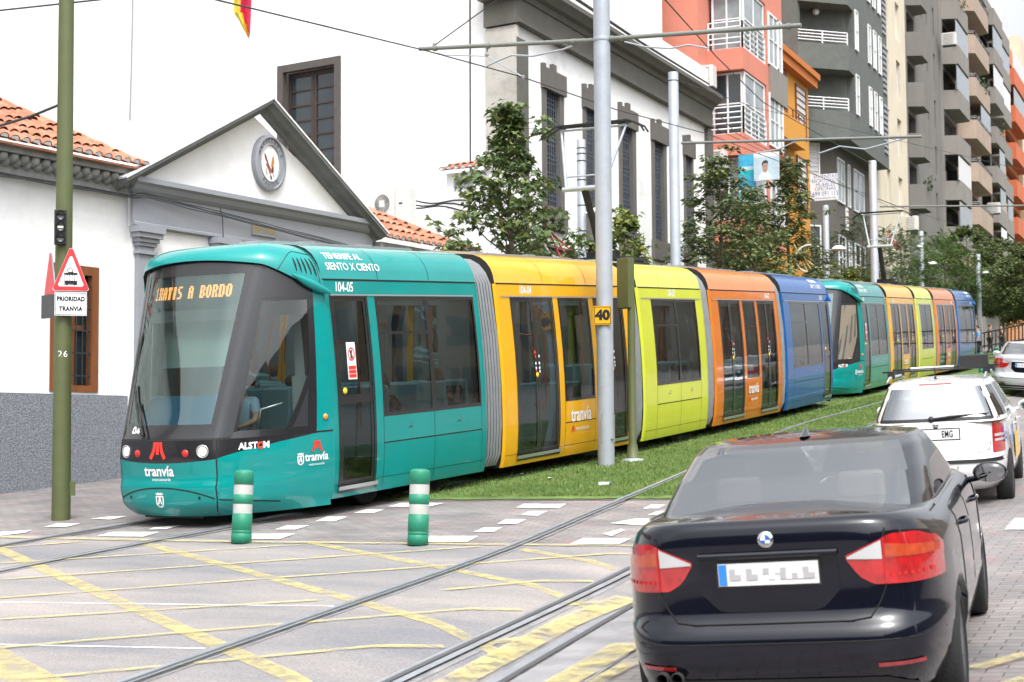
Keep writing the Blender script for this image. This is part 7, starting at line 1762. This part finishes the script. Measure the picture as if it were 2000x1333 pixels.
# ---------- white estate with roof bars
def estate(label):
    rings = [(.22, .74, .20, 4.25, 4.5), (.30, .82, .06, 4.42, 4.6), (.42, .855, .0, 4.48, 4.5), (.55, .865, .0, 4.5, 4.5), (.60, .862, .02, 4.49, 4.5), (.62, .862, .07, 4.46, 4.8), (.80, .865, .085, 4.42, 4.8), (.92, .85, .11, 4.3, 4.6), (.97, .83, .13, 4.2, 4.6)]
    lift = lambda y, h: (-.14 * (max(0, y - 3.0) / 1.5) ** 1.3) * max(0, min(1, (h - .7) / .25))
    gh = [(.965, .832, .13, 3.35, 6), (1.10, .775, .19, 3.0, 5.5), (1.25, .70, .27, 2.65, 5.2), (1.37, .635, .36, 2.35, 5), (1.415, .59, .44, 2.22, 4.6)]
    root, car, g = make_car(label, 'car', rings, gh, 'car_white', (.92, 3.45), .315, lift, 'car_glass', dict(v=(.10, .84), rdy=.12, rx=.90, fdy=.3, fx=.92, s0=.22, s1=.42, pillars=(1.02, 1.95)), .04)
    G_ = Car(gh, lift)
    mb = MB(); 
    rpatch(mb, G_, -.735, .735, pl_curve([(0, .985), (.74, .985)]), pl_curve([(0, 1.02), (.74, 1.02)]), 0, .004, 20, 1)
    for s in (-1, 1): mb.grid([[G_.rear(s * a * G_.par(h)[1] / .80, h, .005) for a in (.66, .735)] for h in (.99, 1.1, 1.2, 1.3, 1.345)], 0, True)
    mb.build('window_surround', M['trim_black'], root)
    mb = MB(); mb.tube([G_.rear(-.05, 1.01, .02), G_.rear(.20, 1.035, .03), G_.rear(.62, 1.05, .03)], [.016, .012, .008], 0, 6); mb.lathe([(0, .04), (.03, .03), (.035, 0)], G_.rear(-.05, 1.01), (0, -1, 0), 0, 14); mb.build('rear_wiper', M['trim_black'], root)
    mb = MB(); rpatch(mb, G_, -.20, .20, lambda x: 1.385, lambda x: 1.398, 0, .012, 8, 1); mb.build('brake_light', M['tail_red'], root)
    for s in (-1, 1):
        mb = MB(); rpatch(mb, car, s * .66, s * .848, lambda x: .62, lambda x: .95, 0, .006, 8, 8); rpatch(mb, car, s * .68, s * .84, lambda x: .79, lambda x: .82, 1, .010, 6, 1); rpatch(mb, car, s * .68, s * .84, lambda x: .74, lambda x: .765, 1, .010, 6, 1); mb.build('tail_light', [M['tail_red'], M['tail_clear']], root)
    plate(root, car, .52, .11, .845, 'EMG', .02, .012); 
    mb = MB(); decal(mb, text_mesh('1.9 TDI', .045, .001), lambda x, y: car.rear(.50 + x, .885 + y, .004)); mb.build('lettering', M['chrome'] if 0 else M['plate_grey'], root)
    mb = MB(); c = car.rear(0, .94, .004); mb.lathe([(0, .008), (.034, .006), (.04, 0)], c, (0, -1, 0), 0, 24); mb.build('badge', M['chrome'], root)
    mb = MB(); rpatch(mb, car, -.855, .855, lambda x: .525, lambda x: .565, 0, .008, 30, 1)
    for s in (-1, 1): mb.grid([[(s * .868, y, h) for y in (.25, .60)] for h in (.525, .565)], 0)
    mb.build('bumper_strip', M['trim_black'], root)
    mb = MB()
    for s in (-1, 1): mb.tube([car.rear(s * x, h, .001) for x, h in ((.64, .97), (.635, .72), (.62, .66), (.5, .63), (0, .625))], .004, 0, 5)
    mb.tube([(.866 * s_, 2.05, h) for s_ in (1,) for h in (.3, .6, .9)], .004, 0, 5); mb.tube([(.866, 1.12, h) for h in (.55, .7, .9)], .004, 0, 5); mb.build('panel_gap', M['seam'], root)
    mb = MB(); mb.grid([[(.875 - .05 * max(0, h - .8), y, h) for y in (.60, .8)] for h in (.70, .8, .90)], 0); mb.grid([[(.872 - .05 * max(0, h - .8), y, h) for y in (1.35, 1.8, 2.3)] for h in (.45, .6, .75)], 1); mb.build('side_livery', [M['plate_blue'], mat('livery_yellow', (.75, .5, .05), .35)], root)
    for s in (-1, 1):
        mirror_part(root, s * .98, 2.95, 1.0, 'car_white', s)
        mb = MB(); mb.tube([(s * .60, .50, 1.43), (s * .60, .75, 1.475), (s * .60, 2.1, 1.475), (s * .60, 2.3, 1.43)], .014, 0, 6); mb.build('roof_rail', M['galv'], root)
        for y in (1.55, 2.7): mb = MB(); mb.tube([(s * .855, y - .08, .86), (s * .89, y, .865), (s * .855, y + .08, .86)], .012, 0, 6); mb.build('door_handle', M['car_white'], root)
    for y in (.95, 2.0): mb = MB(); mb.box((0, y, 1.535), (1.42, .035, .02), 0); mb.box((-.60, y, 1.495), (.09, .07, .06), 0); mb.box((.60, y, 1.495), (.09, .07, .06), 0); mb.build('roof_bar', M['trim_black'], root)
    mb = MB(); mb.tube([(0, .52, 1.45), (0, .42, 1.60)], [.008, .003], 0, 6); mb.lathe([(.02, 0), (.012, .03)], (0, .52, 1.44), mi=0, n=10); mb.build('antenna', M['trim_black'], root)
    mb = MB(); mb.box((0, 1.3, .80), (1.2, .16, .45), 0); mb.box((-.36, 2.2, .85), (.5, .14, .55), 0); mb.box((.36, 2.2, .85), (.5, .14, .55), 0)
    for s in (-1, 1): mb.box((s * .36, 1.25, 1.10), (.26, .10, .14), 0); mb.box((s * .36, 2.2, 1.18), (.26, .10, .16), 0)
    mb.bb((-.6, .35, .5), (.6, 1.1, .90), 0); mb.build('seats', M['trim_black'], root)
    return root
est = estate('white estate car with black roof bars and red tail light, beyond the black saloon')
place(est, -2.99, 18.1, R(-4.5), -.03, -.035); est.scale = (.90, 1, 1.02)
bx_ = building('roof_box', label='dark rectangular box lying on the roof bars of the white estate', cat='box'); mb = MB(); mb.box((0, 0, 0), (.33, .25, .15), 0); mb.build('shell', M['trim_black'], bx_, bevel=.01)
bx_.matrix_world = est.matrix_world @ Matrix.Translation((.34, 2.0, 1.63))
bd_ = building('roof_bundle', label='short white rod strapped to the front roof bar of the white estate', cat='rod'); mb = MB(); mb.tube([(-.42, 2.0, 1.57), (.10, 2.0, 1.57)], .018, 0, 8); mb.build('rod', M['white'], bd_); bd_.matrix_world = est.matrix_world
# ================================================================= PEOPLE
mat('skin', (.42, .24, .17), .55); mat('hair_dark', (.02, .014, .010), .6); mat('hair_brown', (.09, .05, .03), .6)
mat('cloth_blue', (.10, .28, .60), .8); mat('cloth_dark', (.02, .02, .025), .85); mat('cloth_grey', (.16, .16, .17), .85); mat('cloth_pale', (.35, .48, .60), .8); mat('cloth_beige', (.38, .34, .27), .8); mat('cloth_jeans', (.04, .06, .12), .8)
def skin_mesh(name, chains, m, parent, sub=1):
    """chains: list of point lists [(xyz, radius)...]; chains start on an existing joint name to join"""
    vs = []; es = []; rad = []; idx = {}
    for ch in chains:
        prev = None
        for key, p, r in ch:
            if key is not None and key in idx: i = idx[key]
            else:
                i = len(vs); vs.append(p); rad.append(r)
                if key is not None: idx[key] = i
            if prev is not None: es.append((prev, i))
            prev = i
    me = bpy.data.meshes.new(name); me.from_pydata(vs, es, []); o = bpy.data.objects.new(name, me); C.objects.link(o)
    md = o.modifiers.new('s', 'SKIN'); md.use_smooth_shade = True
    for i, r in enumerate(rad): sv = me.skin_vertices[0].data[i]; sv.radius = (r, r); sv.use_root = (i == 0)
    ss = o.modifiers.new('u', 'SUBSURF'); ss.levels = sub; ss.render_levels = sub
    dg = bpy.context.evaluated_depsgraph_get(); dg.update(); nm = bpy.data.meshes.new_from_object(o.evaluated_get(dg)); bpy.data.objects.remove(o)
    nm.materials.clear(); nm.materials.append(M[m]); nm.polygons.foreach_set('use_smooth', [True] * len(nm.polygons)); o = bpy.data.objects.new(name, nm); C.objects.link(o); o.parent = parent; return o
def hand(side, wrist, d, key):
    """palm and five fingers growing from the wrist along direction d"""
    d = Vector(d).normalized(); sd_ = d.cross(Vector((0, 0, 1))).normalized() * side; w_ = Vector(wrist); palm = w_ + d * .05; ch = [[(key, tuple(w_), .024), (key + 'p', tuple(palm), .026)]]
    for k, L in enumerate((.062, .072, .068, .052)):
        b = palm + d * .035 + sd_ * ((k - 1.5) * .019); m_ = b + d * L * .55; e = m_ + d * L * .40 + Vector((0, 0, -.018 - .004 * k)); ch.append([(key + 'p', None, 0), (None, tuple(b), .010), (None, tuple(m_), .009), (None, tuple(e), .0075)])
    t = w_ + d * .03 - sd_ * .03; ch.append([(key + 'p', None, 0), (None, tuple(t), .011), (None, tuple(t + d * .035 - sd_ * .012), .009)])
    return ch
def person(label, J, top, bottom, hair, hair_long=False, scale=1.0, cat='person', hands=True):
    root = empty('person'); tag(root, label, cat); k = J
    body = [[('pelvis', k['pelvis'], .12), ('waist', k['waist'], .105), ('chest', k['chest'], .125), ('neck', k['neck'], .052), ('jaw', k['jaw'], .070), ('head', k['head'], .088), ('crown', k['crown'], .070)]]
    nose = Vector(k['jaw']).lerp(Vector(k['head']), .45) + Vector(k['face']) * .085; body.append([('jaw', None, 0), (None, tuple(nose), .014)])
    for s, n in ((1, 'l'), (-1, 'r')):
        body.append([('chest', None, 0), (n + 's', k[n + 's'], .062), (n + 'e', k[n + 'e'], .043), (n + 'w', k[n + 'w'], .027)])
        if hands: body += hand(s, k[n + 'w'], Vector(k[n + 'w']) - Vector(k[n + 'e']), n + 'w')
        body.append([('pelvis', None, 0), (n + 'h', k[n + 'h'], .085), (n + 'k', k[n + 'k'], .060), (n + 'a', k[n + 'a'], .040), (n + 'f', k[n + 'f'], .036)])
    b = skin_mesh('body', body, 'skin', root)
    g = 1.13
    shirt = [[('p', k['pelvis'], .122 * g), ('w', k['waist'], .112 * g), ('c', k['chest'], .128 * g), ('n', tuple(Vector(k['chest']).lerp(Vector(k['neck']), .7)), .075)]]
    for n in 'lr': e = Vector(k[n + 's']).lerp(Vector(k[n + 'e']), .75); shirt.append([('c', None, 0), (None, k[n + 's'], .072), (None, tuple(e), .056)])
    skin_mesh('shirt', shirt, top, root)
    tr = [[('p', tuple(Vector(k['pelvis']) + Vector((0, 0, .01))), .128)]]
    for n in 'lr': tr.append([('p', None, 0), (None, k[n + 'h'], .096), (None, k[n + 'k'], .070), (None, k[n + 'a'], .052)])
    skin_mesh('trousers', tr, bottom, root)
    for n in 'lr':
        mb = MB(); f = Vector(k[n + 'f']); a = Vector(k[n + 'a']); d = (f - a); d.z = 0; d = d.normalized() if d.length > .01 else Vector((1, 0, 0)); mb.tube([a - d * .05 - Vector((0, 0, .05)), a + d * .06 - Vector((0, 0, .045)), f + d * .05 - Vector((0, 0, .01))], [.045, .048, .032], 0, 10); mb.build('shoe', M['cloth_dark'], root)
    hd = Vector(k['head']); fc = Vector(k['face']); mb = MB(); rows = []
    for i in range(9):
        ph = math.pi * i / 8; rr = []
        for q in range(16):
            th = 2 * math.pi * q / 16; v = Vector((math.sin(ph) * math.cos(th), math.sin(ph) * math.sin(th), math.cos(ph)))
            front = max(0, v.dot(fc)); low = .095 if v.z > -.1 else (.095 + (.10 * -v.z if hair_long else -.03 * -v.z)); r_ = low * (1.06 - .30 * front * (1 if v.z < .55 else .2)); rr.append(hd + Vector((0, 0, .018)) - fc * .016 + v * r_)
        rows.append(rr)
    mb.grid(rows, 0, True, closed=True); mb.build('hair', M[hair], root)
    mb = MB(); sd_ = fc.cross(Vector((0, 0, 1))).normalized()
    for s in (-1, 1): e = hd + fc * .083 + sd_ * (.032 * s) - Vector((0, 0, .012)); mb.lathe([(0, -.006), (.007, 0), (0, .006)], e, (0, 0, 1), 0, 8)
    mb.build('eyes', M['hair_dark'], root)
    mb = MB(); c = Vector(k['jaw']) + fc * .072 - Vector((0, 0, .008)); mb.tube([c - sd_ * .02, c, c + sd_ * .02], [.003, .005, .003], 0, 6); mb.build('mouth', M['red'], root); return root
def seated(arm='lap'):
    J = dict(pelvis=(0, 0, .58), waist=(-.02, 0, .74), chest=(.0, 0, .96), neck=(.03, 0, 1.11), jaw=(.06, 0, 1.18), head=(.055, 0, 1.26), crown=(.045, 0, 1.33), face=(1, 0, 0), ls=(0, .18, 1.03), rs=(0, -.18, 1.03), le=(.08, .24, .80), lw=(.30, .16, .74), re=(.10, -.24, .80), rw=(.30, -.14, .74), lh=(.05, .09, .57), rh=(.05, -.09, .57), lk=(.45, .10, .58), rk=(.45, -.10, .58), la=(.46, .10, .17), ra=(.46, -.10, .17), lf=(.58, .10, .10), rf=(.58, -.10, .10))
    if arm == 'hang': J.update(re=(.16, -.26, .82), rw=(.24, -.24, .60))
    if arm == 'raise': J.update(re=(.22, -.20, .90), rw=(.34, -.16, 1.12))
    return J
def standing(step=0, arm=0):
    return dict(pelvis=(0, 0, .93), waist=(0, 0, 1.08), chest=(0, 0, 1.30), neck=(.01, 0, 1.47), jaw=(.035, 0, 1.55), head=(.03, 0, 1.63), crown=(.02, 0, 1.70), face=(1, 0, 0), ls=(0, .19, 1.39), rs=(0, -.19, 1.39), le=(-.03 + arm, .25, 1.12), lw=(.10 + arm, .25, .90), re=(.0 - arm, -.25, 1.12), rw=(.08 - arm, -.26, .88), lh=(0, .09, .90), rh=(0, -.09, .90), lk=(step * .5 + .03, .10, .50), rk=(-step * .4 + .03, -.10, .50), la=(step, .10, .09), ra=(-step, -.10, .09), lf=(step + .13, .10, .05), rf=(-step + .13, -.10, .05))
T1 = fr1[0]
pa = person('seated passenger with dark hair and bare hanging arm behind the first side window', seated('hang'), 'cloth_dark', 'cloth_jeans', 'hair_dark', True); pa.matrix_world = T1 @ Matrix.Translation((2.98, -.93, .26))
pb2 = person('seated passenger with brown hair and a raised hand behind the second side window', seated('raise'), 'cloth_beige', 'cloth_jeans', 'hair_brown', True); pb2.matrix_world = T1 @ Matrix.Translation((4.30, -.93, .26))
pc_ = person('passenger in dark clothes seated on the far side of the teal section', seated(), 'cloth_dark', 'cloth_dark', 'hair_dark'); pc_.matrix_world = T1 @ Matrix.Translation((3.62, .95, .24))
dv = person('tram driver in a light blue shirt behind the windshield of the front tram', seated(), 'cloth_pale', 'cloth_dark', 'hair_dark', hands=True); dv.matrix_world = T1 @ Matrix.Translation((1.28, -.12, .34)) @ Matrix.Rotation(math.pi, 4, 'Z')
pd_ = person('passenger in pale clothes behind the window of the yellow tram section', seated(), 'cloth_pale', 'cloth_jeans', 'hair_brown'); pd_.matrix_world = fr1[1] @ Matrix.Translation((2.45, -.80, .05))
def walker(label, px, py, y, rz, top, hair, step=.2):
    p = X(px, py, y); o = person(label, standing(step, .08), top, 'cloth_dark', hair); o.location = (p.x, y, gz(p.x, y)); o.rotation_euler = (0, 0, rz); return o
walker('distant pedestrian in a bright blue shirt beside the rear of the second tram', 1911, 690, 76, R(200), 'cloth_blue', 'hair_dark')
walker('distant pedestrian in dark brown clothes walking behind the railing', 1934, 690, 90, R(30), 'cloth_grey', 'hair_brown')
walker('distant pedestrian in black standing under the trees behind the railing, furthest right', 1957, 688, 92, R(160), 'cloth_dark', 'hair_dark', .05)
